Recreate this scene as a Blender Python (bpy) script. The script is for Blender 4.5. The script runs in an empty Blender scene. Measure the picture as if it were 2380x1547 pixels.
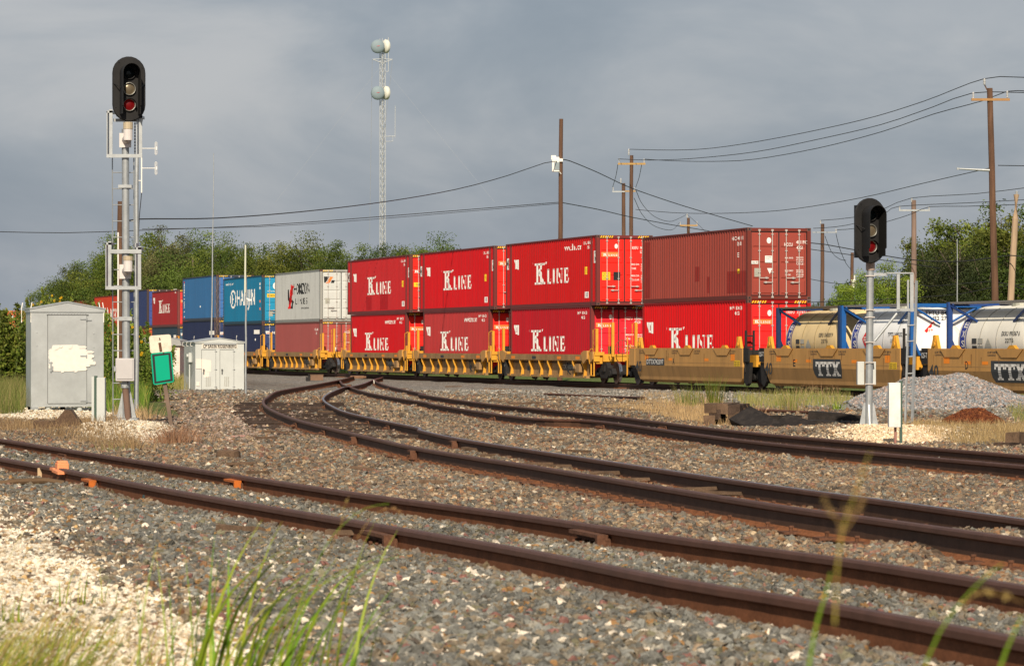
import bpy, math, random
import numpy as np
from mathutils import Vector, Matrix, noise as mnoise

sc = bpy.context.scene
COL = sc.collection
random.seed(7)
rng = np.random.default_rng(11)

# ------------------------------------------------------------------ camera, sky, sun, exposure
EYE = 1.6
cd = bpy.data.cameras.new('camera'); cam = bpy.data.objects.new('camera', cd); COL.objects.link(cam)
cd.sensor_width = 36.0; cd.lens = 119.5; cd.clip_start = 0.2; cd.clip_end = 9000
cam.location = (0, 0, EYE)
cam.rotation_euler = (math.radians(90) + math.atan(29.5 / 7900), 0, 0)
cd.dof.use_dof = True; cd.dof.focus_distance = 95.0; cd.dof.aperture_fstop = 11.0
sc.camera = cam

SUN_EL = math.radians(34); SUN_X = -0.04
sd = Vector((-SUN_X, 1.0, -math.tan(SUN_EL))).normalized()
sl = bpy.data.lights.new('sun', 'SUN'); sun = bpy.data.objects.new('sun', sl); COL.objects.link(sun)
sl.energy = 5.0; sl.angle = math.radians(0.53); sl.color = (1.0, 0.87, 0.69)
sun.rotation_euler = sd.to_track_quat('-Z', 'Y').to_euler()
sun.location = (4, -30, 30)

w = bpy.data.worlds.new('World'); sc.world = w; w.use_nodes = True
nt = w.node_tree; N = nt.nodes; L = nt.links; N.clear()
out = N.new('ShaderNodeOutputWorld'); bg = N.new('ShaderNodeBackground'); bg.inputs['Strength'].default_value = 0.1
sky = N.new('ShaderNodeTexSky'); sky.sky_type = 'NISHITA'; sky.sun_disc = False
sky.sun_elevation = SUN_EL; sky.sun_rotation = math.pi - SUN_X; sky.air_density = 1.2; sky.dust_density = 2.0
tc = N.new('ShaderNodeTexCoord')
mp = N.new('ShaderNodeMapping'); mp.inputs['Scale'].default_value = (1.0, 1.0, 2.4); mp.inputs['Location'].default_value = (3.1, .2, .35)
L.new(tc.outputs['Generated'], mp.inputs['Vector'])
n1 = N.new('ShaderNodeTexNoise'); n1.inputs['Scale'].default_value = 7.5; n1.inputs['Detail'].default_value = 6.0; n1.inputs['Roughness'].default_value = 0.54
n1.inputs['Distortion'].default_value = 0.35
L.new(mp.outputs['Vector'], n1.inputs['Vector'])
cr = N.new('ShaderNodeValToRGB'); cr.color_ramp.interpolation = 'B_SPLINE'
e = cr.color_ramp.elements
e[0].position = 0.34; e[0].color = (.222, .262, .320, 1)
e[1].position = 0.66; e[1].color = (.46, .465, .485, 1)
m_ = e.new(0.50); m_.color = (.288, .325, .378, 1)
L.new(n1.outputs['Fac'], cr.inputs['Fac'])
mx = N.new('ShaderNodeMix'); mx.data_type = 'RGBA'; mx.inputs['Factor'].default_value = 0.90
x10 = N.new('ShaderNodeVectorMath'); x10.operation = 'SCALE'; x10.inputs['Scale'].default_value = 10.0; L.new(cr.outputs['Color'], x10.inputs[0])
L.new(sky.outputs['Color'], mx.inputs[6]); L.new(x10.outputs[0], mx.inputs[7])
L.new(mx.outputs[2], bg.inputs['Color']); L.new(bg.outputs['Background'], out.inputs['Surface'])
sc.view_settings.view_transform = 'Standard'; sc.view_settings.look = 'None'
sc.view_settings.gamma = 1.0; sc.view_settings.exposure = 0.12
sc.view_settings.use_curve_mapping = False

# ------------------------------------------------------------------ layout maths (survey sheet: px of a 2380-wide print -> metres)
FPX = 7900.0; CXP = 1190.0; HZ = 803.0
_HY = [0, 10, 17, 25, 45, 60, 80, 100, 120, 400, 5000]
_HT = [1.0, 1.10, 1.165, 1.28, 1.44, 1.47, 1.49, 1.52, 1.55, 1.55, 1.55]
def htop(Y): return np.interp(Y, _HY, _HT)
def gbase(Y): return EYE - (htop(Y) + np.interp(Y, [0, 42, 60, 9999], [.195, .195, .19, .19]))
def at(x, y, Y): return Vector(((x - CXP) * Y / FPX, Y, EYE - (y - HZ) * Y / FPX))
def solve(y, hf):
    lo, hi = 4.0, 3000.0
    for _ in range(60):
        m = .5 * (lo + hi)
        if FPX * hf(m) / m > y - HZ: lo = m
        else: hi = m
    return .5 * (lo + hi)
def ground_at(x, y):
    Y = solve(y, lambda q: float(EYE - gbase(q)))
    X = (x - CXP) * Y / FPX
    return Vector((X, Y, float(gz(X, Y))))
BUMPS = []   # (X, Y, rx, ry, h)
def bump_px(x, y, rx, ry, h):
    Y = solve(y, lambda q: float(EYE - gbase(q))); BUMPS.append(((x - CXP) * Y / FPX, Y, rx, ry, h))
bump_px(270, 1008, 1.3, 3.0, .22); bump_px(150, 968, 1.8, 2.0, .03)
bump_px(2090, 1012, 1.9, 2.6, .20)
bump_px(2350, 1290, .60, .9, .13); bump_px(2200, 1292, .5, .7, .06)
bump_px(420, 985, 1.5, 6.0, .08)
def fbm(X, Y, s, seed=0.0):
    X = np.asarray(X, float); Y = np.asarray(Y, float)
    r = np.zeros(np.broadcast(X, Y).shape)
    a = 1.0; f = 1.0 / s
    for k in range(4):
        p = seed * 1.7 + k * 2.3
        r = r + a * (np.sin(X * f * 1.9 + p + 1.3 * np.sin(Y * f * 1.1 + p)) * np.cos(Y * f * 1.7 + 2 * p + 1.1 * np.sin(X * f * .9 - p)))
        a *= .5; f *= 2.03
    return r / 1.6
def gz(X, Y):
    X = np.asarray(X, float); Y = np.asarray(Y, float)
    z = gbase(Y) + .022 * fbm(X, Y, 1.6) * np.clip(Y / 30, .4, 2)
    for (bx, by, rx, ry, h) in BUMPS:
        z = z + h * np.exp(-((X - bx) / rx) ** 2 - ((Y - by) / ry) ** 2)
    # the ballast stands higher round the nearest track
    dA = ((X + 7.8) * 35.1 + (Y - 52) * 10.34) / 36.6
    z = z + .045 * np.clip((.75 - dA) / .5, 0, 1) * np.clip((60 - Y) / 10, 0, 1)
    # the train's embankment and the lower field behind it
    dtr = (X - (43.4 + 1.22 - .285 * Y)) * .9617
    z = z - .18 * np.clip((dtr - 2.6) / 3.0, 0, 1)
    return z

# ------------------------------------------------------------------ object helpers
def tag(o, label=None, cat=None, group=None, kind=None):
    if label: o['label'] = label
    if cat: o['category'] = cat
    if group: o['group'] = group
    if kind: o['kind'] = kind
    return o
def empty(name, loc=(0, 0, 0), rz=0.0, label=None, cat=None, group=None):
    o = bpy.data.objects.new(name, None); COL.objects.link(o); o.empty_display_size = .3
    o.location = loc; o.rotation_euler = (0, 0, rz)
    return tag(o, label, cat, group)
def kids(o): return [c for c in COL.objects if c.parent is o]
_CH = {}
def copy_tree(o, parent=None):
    c = o.copy(); COL.objects.link(c); c.parent = parent
    for ch in list(o.children): copy_tree(ch, c)
    return c

class MB:
    def __init__(s): s.v = []; s.f = []; s.m = []; s.n = 0
    def add(s, vs, fs, mi=0):
        k = s.n
        for p in vs: s.v.append((float(p[0]), float(p[1]), float(p[2])))
        s.n += len(vs)
        for f in fs: s.f.append(tuple(i + k for i in f)); s.m.append(mi)
        return s
    def box(s, c, d, mi=0, M=None, rz=0, ry=0, rx=0):
        x, y, z = d[0] / 2, d[1] / 2, d[2] / 2
        vs = [Vector(p) for p in ((-x, -y, -z), (x, -y, -z), (x, y, -z), (-x, y, -z), (-x, -y, z), (x, -y, z), (x, y, z), (-x, y, z))]
        if rx or ry or rz:
            R = Matrix.Rotation(rz, 3, 'Z') @ Matrix.Rotation(ry, 3, 'Y') @ Matrix.Rotation(rx, 3, 'X'); vs = [R @ p for p in vs]
        C = Vector(c); vs = [p + C for p in vs]
        if M is not None: vs = [M @ p for p in vs]
        return s.add(vs, [(3, 2, 1, 0), (4, 5, 6, 7), (0, 1, 5, 4), (1, 2, 6, 5), (2, 3, 7, 6), (3, 0, 4, 7)], mi)
    def b2(s, a, b, mi=0):  # box by two corners
        return s.box([(a[i] + b[i]) / 2 for i in range(3)], [abs(b[i] - a[i]) for i in range(3)], mi)
    def cyl(s, p, q, r0, r1=None, n=10, mi=0, cap=True):
        p = Vector(p); q = Vector(q); r1 = r0 if r1 is None else r1
        d = (q - p).normalized(); a = d.orthogonal().normalized(); b = d.cross(a)
        vs = []
        for (c, r) in ((p, r0), (q, r1)):
            for i in range(n):
                t = 2 * math.pi * i / n; vs.append(c + (a * math.cos(t) + b * math.sin(t)) * r)
        fs = [(i, (i + 1) % n, n + (i + 1) % n, n + i) for i in range(n)]
        if cap: fs += [tuple(range(n - 1, -1, -1)), tuple(range(n, 2 * n))]
        return s.add(vs, fs, mi)
    def tube(s, pts, r, n=6, mi=0):
        pts = [Vector(p) for p in pts]
        vs = []; up = Vector((0, 0, 1)); 
        for i, p in enumerate(pts):
            d = (pts[min(i + 1, len(pts) - 1)] - pts[max(i - 1, 0)]).normalized()
            a = d.cross(up)
            if a.length < .05: a = d.cross(Vector((1, 0, 0)))
            a.normalize(); b = a.cross(d)
            for k in range(n):
                t = 2 * math.pi * k / n; vs.append(p + (a * math.cos(t) + b * math.sin(t)) * (r if not callable(r) else r(i / (len(pts) - 1))))
        fs = []
        for i in range(len(pts) - 1):
            for k in range(n): fs.append((i * n + k, i * n + (k + 1) % n, (i + 1) * n + (k + 1) % n, (i + 1) * n + k))
        fs += [tuple(range(n - 1, -1, -1)), tuple(range((len(pts) - 1) * n, len(pts) * n))]
        return s.add(vs, fs, mi)
    def prism(s, poly, h0, h1, axis='z', mi=0):
        # poly 2D list; axis z: (x,y)->z ; axis y: (x,z) extruded in y ; axis x: (y,z) extruded in x
        n = len(poly); vs = []
        for h in (h0, h1):
            for (a, b) in poly: vs.append((a, b, h) if axis == 'z' else ((a, h, b) if axis == 'y' else (h, a, b)))
        fs = [(i, (i + 1) % n, n + (i + 1) % n, n + i) for i in range(n)] + [tuple(range(n - 1, -1, -1)), tuple(range(n, 2 * n))]
        return s.add(vs, fs, mi)
    def lathe(s, prof, n=20, M=None, mi=0):  # prof (r,z)
        vs = []
        for (r, z) in prof:
            for i in range(n):
                t = 2 * math.pi * i / n; p = Vector((r * math.cos(t), r * math.sin(t), z)); vs.append(M @ p if M is not None else p)
        fs = []
        for j in range(len(prof) - 1):
            for i in range(n): fs.append((j * n + i, j * n + (i + 1) % n, (j + 1) * n + (i + 1) % n, (j + 1) * n + i))
        return s.add(vs, fs, mi)
    def mesh(s, name, mats, smooth=False):
        me = bpy.data.meshes.new(name); me.from_pydata(s.v, [], s.f)
        for m in (mats if isinstance(mats, (list, tuple)) else [mats]): me.materials.append(m)
        me.polygons.foreach_set('material_index', s.m)
        if smooth: me.polygons.foreach_set('use_smooth', [True] * len(s.f))
        me.update(); return me
    def build(s, name, mats, parent=None, smooth=False, fix=True, bevel=0):
        me = s.mesh(name, mats, smooth)
        if fix:
            import bmesh
            bm = bmesh.new(); bm.from_mesh(me); bmesh.ops.recalc_face_normals(bm, faces=bm.faces); bm.to_mesh(me); bm.free()
        return link(name, me, parent, bevel)
def link(name, me, parent=None, bevel=0):
    o = bpy.data.objects.new(name, me); COL.objects.link(o)
    if parent is not None: o.parent = parent
    if bevel:
        m = o.modifiers.new('bevel', 'BEVEL'); m.width = bevel; m.segments = 2; m.limit_method = 'ANGLE'
    return o
def np_mesh(name, verts, faces4, mat, cols=None, smooth=False):
    me = bpy.data.meshes.new(name)
    verts = np.asarray(verts, np.float32); faces = np.asarray(faces4, np.int32)
    k = faces.shape[1]
    me.vertices.add(len(verts)); me.vertices.foreach_set('co', verts.ravel())
    me.loops.add(faces.size); me.loops.foreach_set('vertex_index', faces.ravel())
    me.polygons.add(len(faces)); me.polygons.foreach_set('loop_start', np.arange(len(faces), dtype=np.int32) * k)
    me.polygons.foreach_set('loop_total', np.full(len(faces), k, np.int32))
    if smooth: me.polygons.foreach_set('use_smooth', np.ones(len(faces), bool))
    if cols is not None:
        a = me.attributes.new('col', 'FLOAT_COLOR', 'POINT'); c = np.ones((len(verts), 4), np.float32); c[:, :cols.shape[1]] = cols
        a.data.foreach_set('color', c.ravel())
    me.materials.append(mat); me.update(calc_edges=True); me.validate(); return me

# ------------------------------------------------------------------ materials
MATS = {}
def mat(name, col, rough=.6, metal=0.0, var=.12, vscale=3.0, dirt=0.0, dirtcol=(.08, .06, .045), streak=False, bump=0.0, bscale=40, rand=0.0,
        emit=None, spec=.22, fine=0.0, rust=0.0):
    if name in MATS: return MATS[name]
    m = bpy.data.materials.new(name); m.use_nodes = True; nt = m.node_tree; N = nt.nodes; L = nt.links
    b = N['Principled BSDF']; b.inputs['Roughness'].default_value = rough; b.inputs['Metallic'].default_value = metal
    b.inputs['Specular IOR Level'].default_value = spec
    tc = N.new('ShaderNodeTexCoord'); v = tc.outputs['Object']
    oi = N.new('ShaderNodeObjectInfo')
    ad = N.new('ShaderNodeVectorMath'); ad.operation = 'ADD'; cmb = N.new('ShaderNodeMath'); cmb.operation = 'MULTIPLY'; cmb.inputs[1].default_value = 37.0
    L.new(oi.outputs['Random'], cmb.inputs[0]); L.new(v, ad.inputs[0]); L.new(cmb.outputs[0], ad.inputs[1]); v = ad.outputs[0]
    col4 = (*col, 1)
    n = N.new('ShaderNodeTexNoise'); n.inputs['Scale'].default_value = vscale; n.inputs['Detail'].default_value = 5; n.inputs['Roughness'].default_value = .65
    if streak:
        mp = N.new('ShaderNodeMapping'); mp.inputs['Scale'].default_value = (1, 1, .16); L.new(v, mp.inputs['Vector']); L.new(mp.outputs[0], n.inputs['Vector'])
    else: L.new(v, n.inputs['Vector'])
    h = N.new('ShaderNodeMapRange'); h.inputs[1].default_value = .25; h.inputs[2].default_value = .75; h.inputs[3].default_value = 1 - var; h.inputs[4].default_value = 1 + var
    L.new(n.outputs['Fac'], h.inputs[0])
    mul = N.new('ShaderNodeVectorMath'); mul.operation = 'SCALE'; mul.inputs[0].default_value = col
    L.new(h.outputs[0], mul.inputs['Scale']); c = mul.outputs[0]
    if rand:
        r = N.new('ShaderNodeMapRange'); r.inputs[3].default_value = 1 - rand; r.inputs[4].default_value = 1 + rand; L.new(oi.outputs['Random'], r.inputs[0])
        m2 = N.new('ShaderNodeVectorMath'); m2.operation = 'SCALE'; L.new(c, m2.inputs[0]); L.new(r.outputs[0], m2.inputs['Scale']); c = m2.outputs[0]
    if fine:
        nf = N.new('ShaderNodeTexNoise'); nf.inputs['Scale'].default_value = 60; nf.inputs['Detail'].default_value = 3; L.new(v, nf.inputs['Vector'])
        r = N.new('ShaderNodeMapRange'); r.inputs[1].default_value = .3; r.inputs[2].default_value = .7; r.inputs[3].default_value = 1 - fine; r.inputs[4].default_value = 1 + fine; L.new(nf.outputs['Fac'], r.inputs[0])
        m2 = N.new('ShaderNodeVectorMath'); m2.operation = 'SCALE'; L.new(c, m2.inputs[0]); L.new(r.outputs[0], m2.inputs['Scale']); c = m2.outputs[0]
    def overlay(c, amt, dc, scale, lo, hi, st):
        nd = N.new('ShaderNodeTexNoise'); nd.inputs['Scale'].default_value = scale; nd.inputs['Detail'].default_value = 8; nd.inputs['Roughness'].default_value = .7
        if st:
            mp = N.new('ShaderNodeMapping'); mp.inputs['Scale'].default_value = (1, 1, .1); L.new(v, mp.inputs['Vector']); L.new(mp.outputs[0], nd.inputs['Vector'])
        else: L.new(v, nd.inputs['Vector'])
        mr = N.new('ShaderNodeMapRange'); mr.inputs[1].default_value = lo; mr.inputs[2].default_value = hi; mr.inputs[4].default_value = amt; L.new(nd.outputs['Fac'], mr.inputs[0])
        mxx = N.new('ShaderNodeMix'); mxx.data_type = 'RGBA'; L.new(mr.outputs[0], mxx.inputs['Factor']); L.new(c, mxx.inputs[6]); mxx.inputs[7].default_value = (*dc, 1)
        return mxx.outputs[2]
    if dirt: c = overlay(c, dirt, dirtcol, vscale * 1.7, .48, .78, streak)
    if rust: c = overlay(c, rust, (.13, .05, .02), vscale * 4, .58, .68, False)
    L.new(c, b.inputs['Base Color'])
    if bump:
        nb = N.new('ShaderNodeTexNoise'); nb.inputs['Scale'].default_value = bscale; nb.inputs['Detail'].default_value = 4; L.new(v, nb.inputs['Vector'])
        bp = N.new('ShaderNodeBump'); bp.inputs['Strength'].default_value = bump; bp.inputs['Distance'].default_value = .02; L.new(nb.outputs['Fac'], bp.inputs['Height']); L.new(bp.outputs[0], b.inputs['Normal'])
    if emit: b.inputs['Emission Color'].default_value = (*emit[:3], 1); b.inputs['Emission Strength'].default_value = emit[3]
    MATS[name] = m; return m
def attr_mat(name, atype='GEOMETRY', rough=.85, var=.25, vscale=25, transl=0.0, spec=.3, ground=False):
    m = bpy.data.materials.new(name); m.use_nodes = True; nt = m.node_tree; N = nt.nodes; L = nt.links
    b = N['Principled BSDF']; b.inputs['Roughness'].default_value = rough; b.inputs['Specular IOR Level'].default_value = spec
    a = N.new('ShaderNodeAttribute'); a.attribute_name = 'col'; a.attribute_type = atype
    tc = N.new('ShaderNodeTexCoord'); n = N.new('ShaderNodeTexNoise'); n.inputs['Scale'].default_value = vscale; n.inputs['Detail'].default_value = 4
    L.new(tc.outputs['Object'], n.inputs['Vector'])
    r = N.new('ShaderNodeMapRange'); r.inputs[1].default_value = .3; r.inputs[2].default_value = .7; r.inputs[3].default_value = 1 - var; r.inputs[4].default_value = 1 + var; L.new(n.outputs['Fac'], r.inputs[0])
    m2 = N.new('ShaderNodeVectorMath'); m2.operation = 'SCALE'; L.new(a.outputs['Color'], m2.inputs[0]); L.new(r.outputs[0], m2.inputs['Scale']); c = m2.outputs[0]
    if ground:   # pebble-sized colour cells and relief where the stones get too small to model
        for sc_, amt in ((22, .55), (9, .35)):
            vo = N.new('ShaderNodeTexVoronoi'); vo.inputs['Scale'].default_value = sc_; L.new(tc.outputs['Object'], vo.inputs['Vector'])
            rr = N.new('ShaderNodeSeparateColor'); L.new(vo.outputs['Color'], rr.inputs[0])
            mr = N.new('ShaderNodeMapRange'); mr.inputs[3].default_value = 1 - amt; mr.inputs[4].default_value = 1 + amt; L.new(rr.outputs[0], mr.inputs[0])
            m3 = N.new('ShaderNodeVectorMath'); m3.operation = 'SCALE'; L.new(c, m3.inputs[0]); L.new(mr.outputs[0], m3.inputs['Scale']); c = m3.outputs[0]
        bp = N.new('ShaderNodeBump'); bp.inputs['Strength'].default_value = .8; bp.inputs['Distance'].default_value = .05
        L.new(vo.outputs['Distance'], bp.inputs['Height']); L.new(bp.outputs[0], b.inputs['Normal'])
    if not transl: L.new(c, b.inputs['Base Color'])
    if transl:
        oi = N.new('ShaderNodeObjectInfo'); hs = N.new('ShaderNodeHueSaturation'); L.new(c, hs.inputs['Color'])
        for so, lo, hi in (('Hue', .475, .515), ('Value', .75, 1.3)):
            mr = N.new('ShaderNodeMapRange'); mr.inputs[3].default_value = lo; mr.inputs[4].default_value = hi; mm = N.new('ShaderNodeMath'); mm.operation = 'FRACT'; mu = N.new('ShaderNodeMath'); mu.operation = 'MULTIPLY'; mu.inputs[1].default_value = 1.0 if so == 'Hue' else 7.3
            L.new(oi.outputs['Random'], mu.inputs[0]); L.new(mu.outputs[0], mm.inputs[0]); L.new(mm.outputs[0], mr.inputs[0]); L.new(mr.outputs[0], hs.inputs[so])
        c = hs.outputs['Color']; L.new(c, b.inputs['Base Color'])
        tr = N.new('ShaderNodeBsdfTranslucent'); L.new(c, tr.inputs['Color']); ms = N.new('ShaderNodeMixShader'); ms.inputs[0].default_value = transl
        L.new(b.outputs[0], ms.inputs[1]); L.new(tr.outputs[0], ms.inputs[2]); L.new(ms.outputs[0], N['Material Output'].inputs['Surface'])
    MATS[name] = m; return m

# ------------------------------------------------------------------ lettering
_TX = {}
def text_tris(s):
    """triangles (2D) of a string in the built-in font, cap height 1"""
    if s in _TX: return _TX[s]
    cu = bpy.data.curves.new('t', 'FONT'); cu.body = s; cu.size = 1.0; cu.resolution_u = 2; cu.offset = .012
    o = bpy.data.objects.new('t', cu); COL.objects.link(o)
    dg = bpy.context.evaluated_depsgraph_get(); me = o.evaluated_get(dg).to_mesh()
    me.calc_loop_triangles()
    V = [(v.co.x, v.co.y) for v in me.vertices]
    T = [[V[i] for i in t.vertices] for t in me.loop_triangles]
    o.evaluated_get(dg).to_mesh_clear(); bpy.data.objects.remove(o); bpy.data.curves.remove(cu)
    xs = [p[0] for t in T for p in t]; x0 = min(xs) if xs else 0; k = 1 / .70
    T = [[((p[0] - x0) * k, p[1] * k) for p in t] for t in T]
    _TX[s] = T; return T
def layout(tris, x, z, h, wid=None, sx=1.0):
    """scale tris to height h at (x,z); wid = total width if given"""
    xs = [p[0] for t in tris for p in t]
    if not xs: return []
    W = max(xs)
    k = (wid / W) if wid else h * sx
    return [[(x + p[0] * k, z + p[1] * h) for p in t] for t in tris]
def rect(x0, z0, x1, z1): return [[(x0, z0), (x1, z0), (x1, z1), (x0, z1)]]
def slab(ch):
    """slab-serif capitals built from convex strokes, height 1 (advance width returned)"""
    s = .10
    R = lambda a, b, c, d: [(a, b), (c, b), (c, d), (a, d)]
    if ch == 'K': return [R(.12, 0, .38, 1), R(0, 0, .5, s), R(0, 1 - s, .5, 1), [(.34, .32), (.34, .58), (.70, 1), (.94, 1)], R(.62, 1 - s, 1.08, 1),
                          [(.40, .52), (.60, .74), (1.02, 0), (.70, 0)], R(.62, 0, 1.1, s)], 1.15
    if ch == 'L': return [R(.1, 0, .36, 1), R(0, 1 - s, .42, 1), R(0, 0, .8, s * 1.3), [(.68, 0), (.8, 0), (.8, .36), (.72, .36)]], .86
    if ch == 'I': return [R(.08, 0, .36, 1), R(0, 0, .42, s), R(0, 1 - s, .42, 1)], .5
    if ch == 'N': return [R(.1, 0, .24, 1), R(0, 0, .36, s), [(.1, 1), (.34, 1), (1.06, 0), (.88, 0)], R(.94, 0, 1.08, 1), R(.82, 1 - s, 1.2, 1)], 1.26
    if ch == 'E': return [R(.1, 0, .36, 1), R(0, 0, .8, s * 1.2), R(0, 1 - s * 1.2, .8, 1), R(.3, .45, .6, .56), [(.68, 0), (.8, 0), (.84, .32), (.76, .32)],
                          R(.7, .7, .78, 1), R(.54, .36, .62, .66)], .9
    return [], .5
def kline(x, z, H, W):
    """the two-part logo: tall quoted K and a lower LINE; x,z lower left, H tall, W long"""
    out = []; p, a = slab('K'); kw = W * .30
    for q in p: out.append([(x + u * kw / 1.1, z + v * H) for (u, v) in q])
    for qx in (-.085, .325):   # the quote ticks
        out.append([(x + qx * W, z + H * .93), (x + (qx + .022) * W, z + H * .93), (x + (qx + .03) * W, z + H * 1.04), (x + (qx + .004) * W, z + H * 1.04)])
    cx = x + W * .37; tot = sum(slab(c)[1] for c in 'LINE'); k = W * .66 / (tot + .45)
    for c in 'LINE':
        p, a = slab(c)
        for q in p: out.append([(cx + u * k, z + v * H * .70) for (u, v) in q])
        cx += (a + .15) * k
    return out
def clip(poly, x0, x1):
    def half(P, f):
        R = []
        for i in range(len(P)):
            a = P[i]; b = P[(i + 1) % len(P)]; fa = f(a[0]); fb = f(b[0])
            if fa >= 0: R.append(a)
            if (fa > 0 and fb < 0) or (fa < 0 and fb > 0):
                t = fa / (fa - fb); R.append((a[0] + t * (b[0] - a[0]), a[1] + t * (b[1] - a[1])))
        return R
    P = half(poly, lambda x: x - x0)
    if len(P) > 2: P = half(P, lambda x: x1 - x)
    return P if len(P) > 2 else None
def flat_decal(mb, polys, fn, mi=0):
    for P in polys: mb.add([fn(*p) for p in P], [tuple(range(len(P)))], mi)
# ------------------------------------------------------------------ train line and track curves (survey px)
def trainX(Y): return 43.4 - .285 * Y          # plane of the containers' left sides
def zpx(zx, zy, ox, oy, s): return ((ox + zx * s) / 1.721, (oy + zy * s) / 1.721)
def catmull(P, step=.5):
    P = [Vector(p) for p in P]; out = []
    P = [P[0] * 2 - P[1]] + P + [P[-1] * 2 - P[-2]]
    for i in range(1, len(P) - 2):
        n = max(2, int((P[i + 1] - P[i]).length / step))
        for k in range(n):
            t = k / n; a, b, c, d = P[i - 1:i + 3]
            out.append(.5 * ((2 * b) + (c - a) * t + (2 * a - 5 * b + 4 * c - d) * t * t + (3 * b - a - 3 * c + d) * t ** 3))
    out.append(P[-2]); return out
def rail_path(px, dz=0.0, ext0=0, ext1=0, step=.5, hadd=0.0):
    pts = []
    for (x, y) in px:
        hf = lambda q: float(htop(q)) - hadd
        Y = solve(y, hf); pts.append(Vector(((x - CXP) * Y / FPX, Y, EYE - hf(Y))))
    if ext0: pts = [pts[0] + (pts[0] - pts[1]).normalized() * ext0] + pts
    if ext1: pts = pts + [pts[-1] + (pts[-1] - pts[-2]).normalized() * ext1]
    return catmull(pts, step)
q1 = lambda x, y: zpx(x, y, 900, 1450, .5172)      # three survey sheets
q6 = lambda x, y: zpx(x, y, 1100, 1450, .2521)
RAILS = {}
RAILS['A_far'] = rail_path([(0, 1018.7), (240, 1056), (523, 1098.5), (823.6, 1143), (1190, 1191), (1569, 1245.5), (1978, 1298.3), (2380, 1359.6)], ext0=12, ext1=7)
RAILS['A_near'] = rail_path([(0, 1062.3), (150, 1089), (330.6, 1124), (523, 1158), (877.5, 1216.7), (1220, 1275), (1569, 1342.6), (1910, 1397), (2380, 1482.4)], ext0=12, ext1=4)
RAILS['B_near'] = rail_path([q6(1250, 212), q6(1060, 262), q6(820, 310), q6(540, 360), q6(180, 420), q6(0, 462), q1(330, 262), q1(296, 290), q1(312, 330), q1(400, 380), q1(560, 438), q1(850, 510),
                             q1(1200, 590), q1(1500, 655), q1(2000, 735), q1(2320, 782), (1743, 1161.7), (2060, 1206), (2380, 1249.7)], ext1=8, hadd=.03)
RAILS['B_far'] = rail_path([q6(1700, 232), q6(1555, 270), q6(1400, 330), q6(1210, 375), q6(1100, 382), q6(900, 460), q6(790, 525), q6(765, 580), q6(850, 655), q6(1100, 770), q6(1600, 890), q6(2300, 1030),
                            q1(1500, 515), q1(1850, 590), (1400, 1068.5), (1743, 1119), (2060, 1161), (2380, 1204.7)], ext1=8)
RAILS['C_near'] = rail_path([q6(1262, 214), q6(1120, 248), q6(1045, 272), q6(1040, 300), q6(1100, 350), q6(1180, 374), q6(1400, 450), q6(1800, 530), q6(2380, 620), q1(1650, 325), q1(2320, 420), (1400, 978), (1743, 1022.8), (2380, 1080.5)], ext1=12)
RAILS['C_far'] = rail_path([q6(1710, 226), q6(1600, 262), q6(1600, 290), q6(1700, 335), q6(1900, 390), q6(2380, 490), q1(1500, 240), q1(2000, 310), (1400, 963), (1743, 1003), (2380, 1056.5)], ext1=12)
ZTR = EYE - 1.55
RAILS['T_near'] = [Vector((trainX(Y) + .50, Y, ZTR)) for Y in np.arange(70, 262, 2.0)] + [Vector((-28.8 + .55, 268, ZTR)), Vector((-32.4, 286, ZTR)), Vector((-37.6, 311, ZTR)), Vector((-58.5, 411, ZTR))]
RAILS['T_far'] = [p + Vector((1.49, .05, 0)) for p in RAILS['T_near']]

def dist_path(X, Y, path):
    """distance from each point to a rail polyline (sampled)"""
    P = np.array([(p.x, p.y) for p in path]); d = np.full(X.shape, 1e9)
    for i in range(len(P) - 1):
        a = P[i]; b = P[i + 1]; ab = b - a; l2 = ab @ ab + 1e-9
        t = np.clip(((X - a[0]) * ab[0] + (Y - a[1]) * ab[1]) / l2, 0, 1)
        d = np.minimum(d, np.hypot(X - a[0] - t * ab[0], Y - a[1] - t * ab[1]))
    return d

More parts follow.
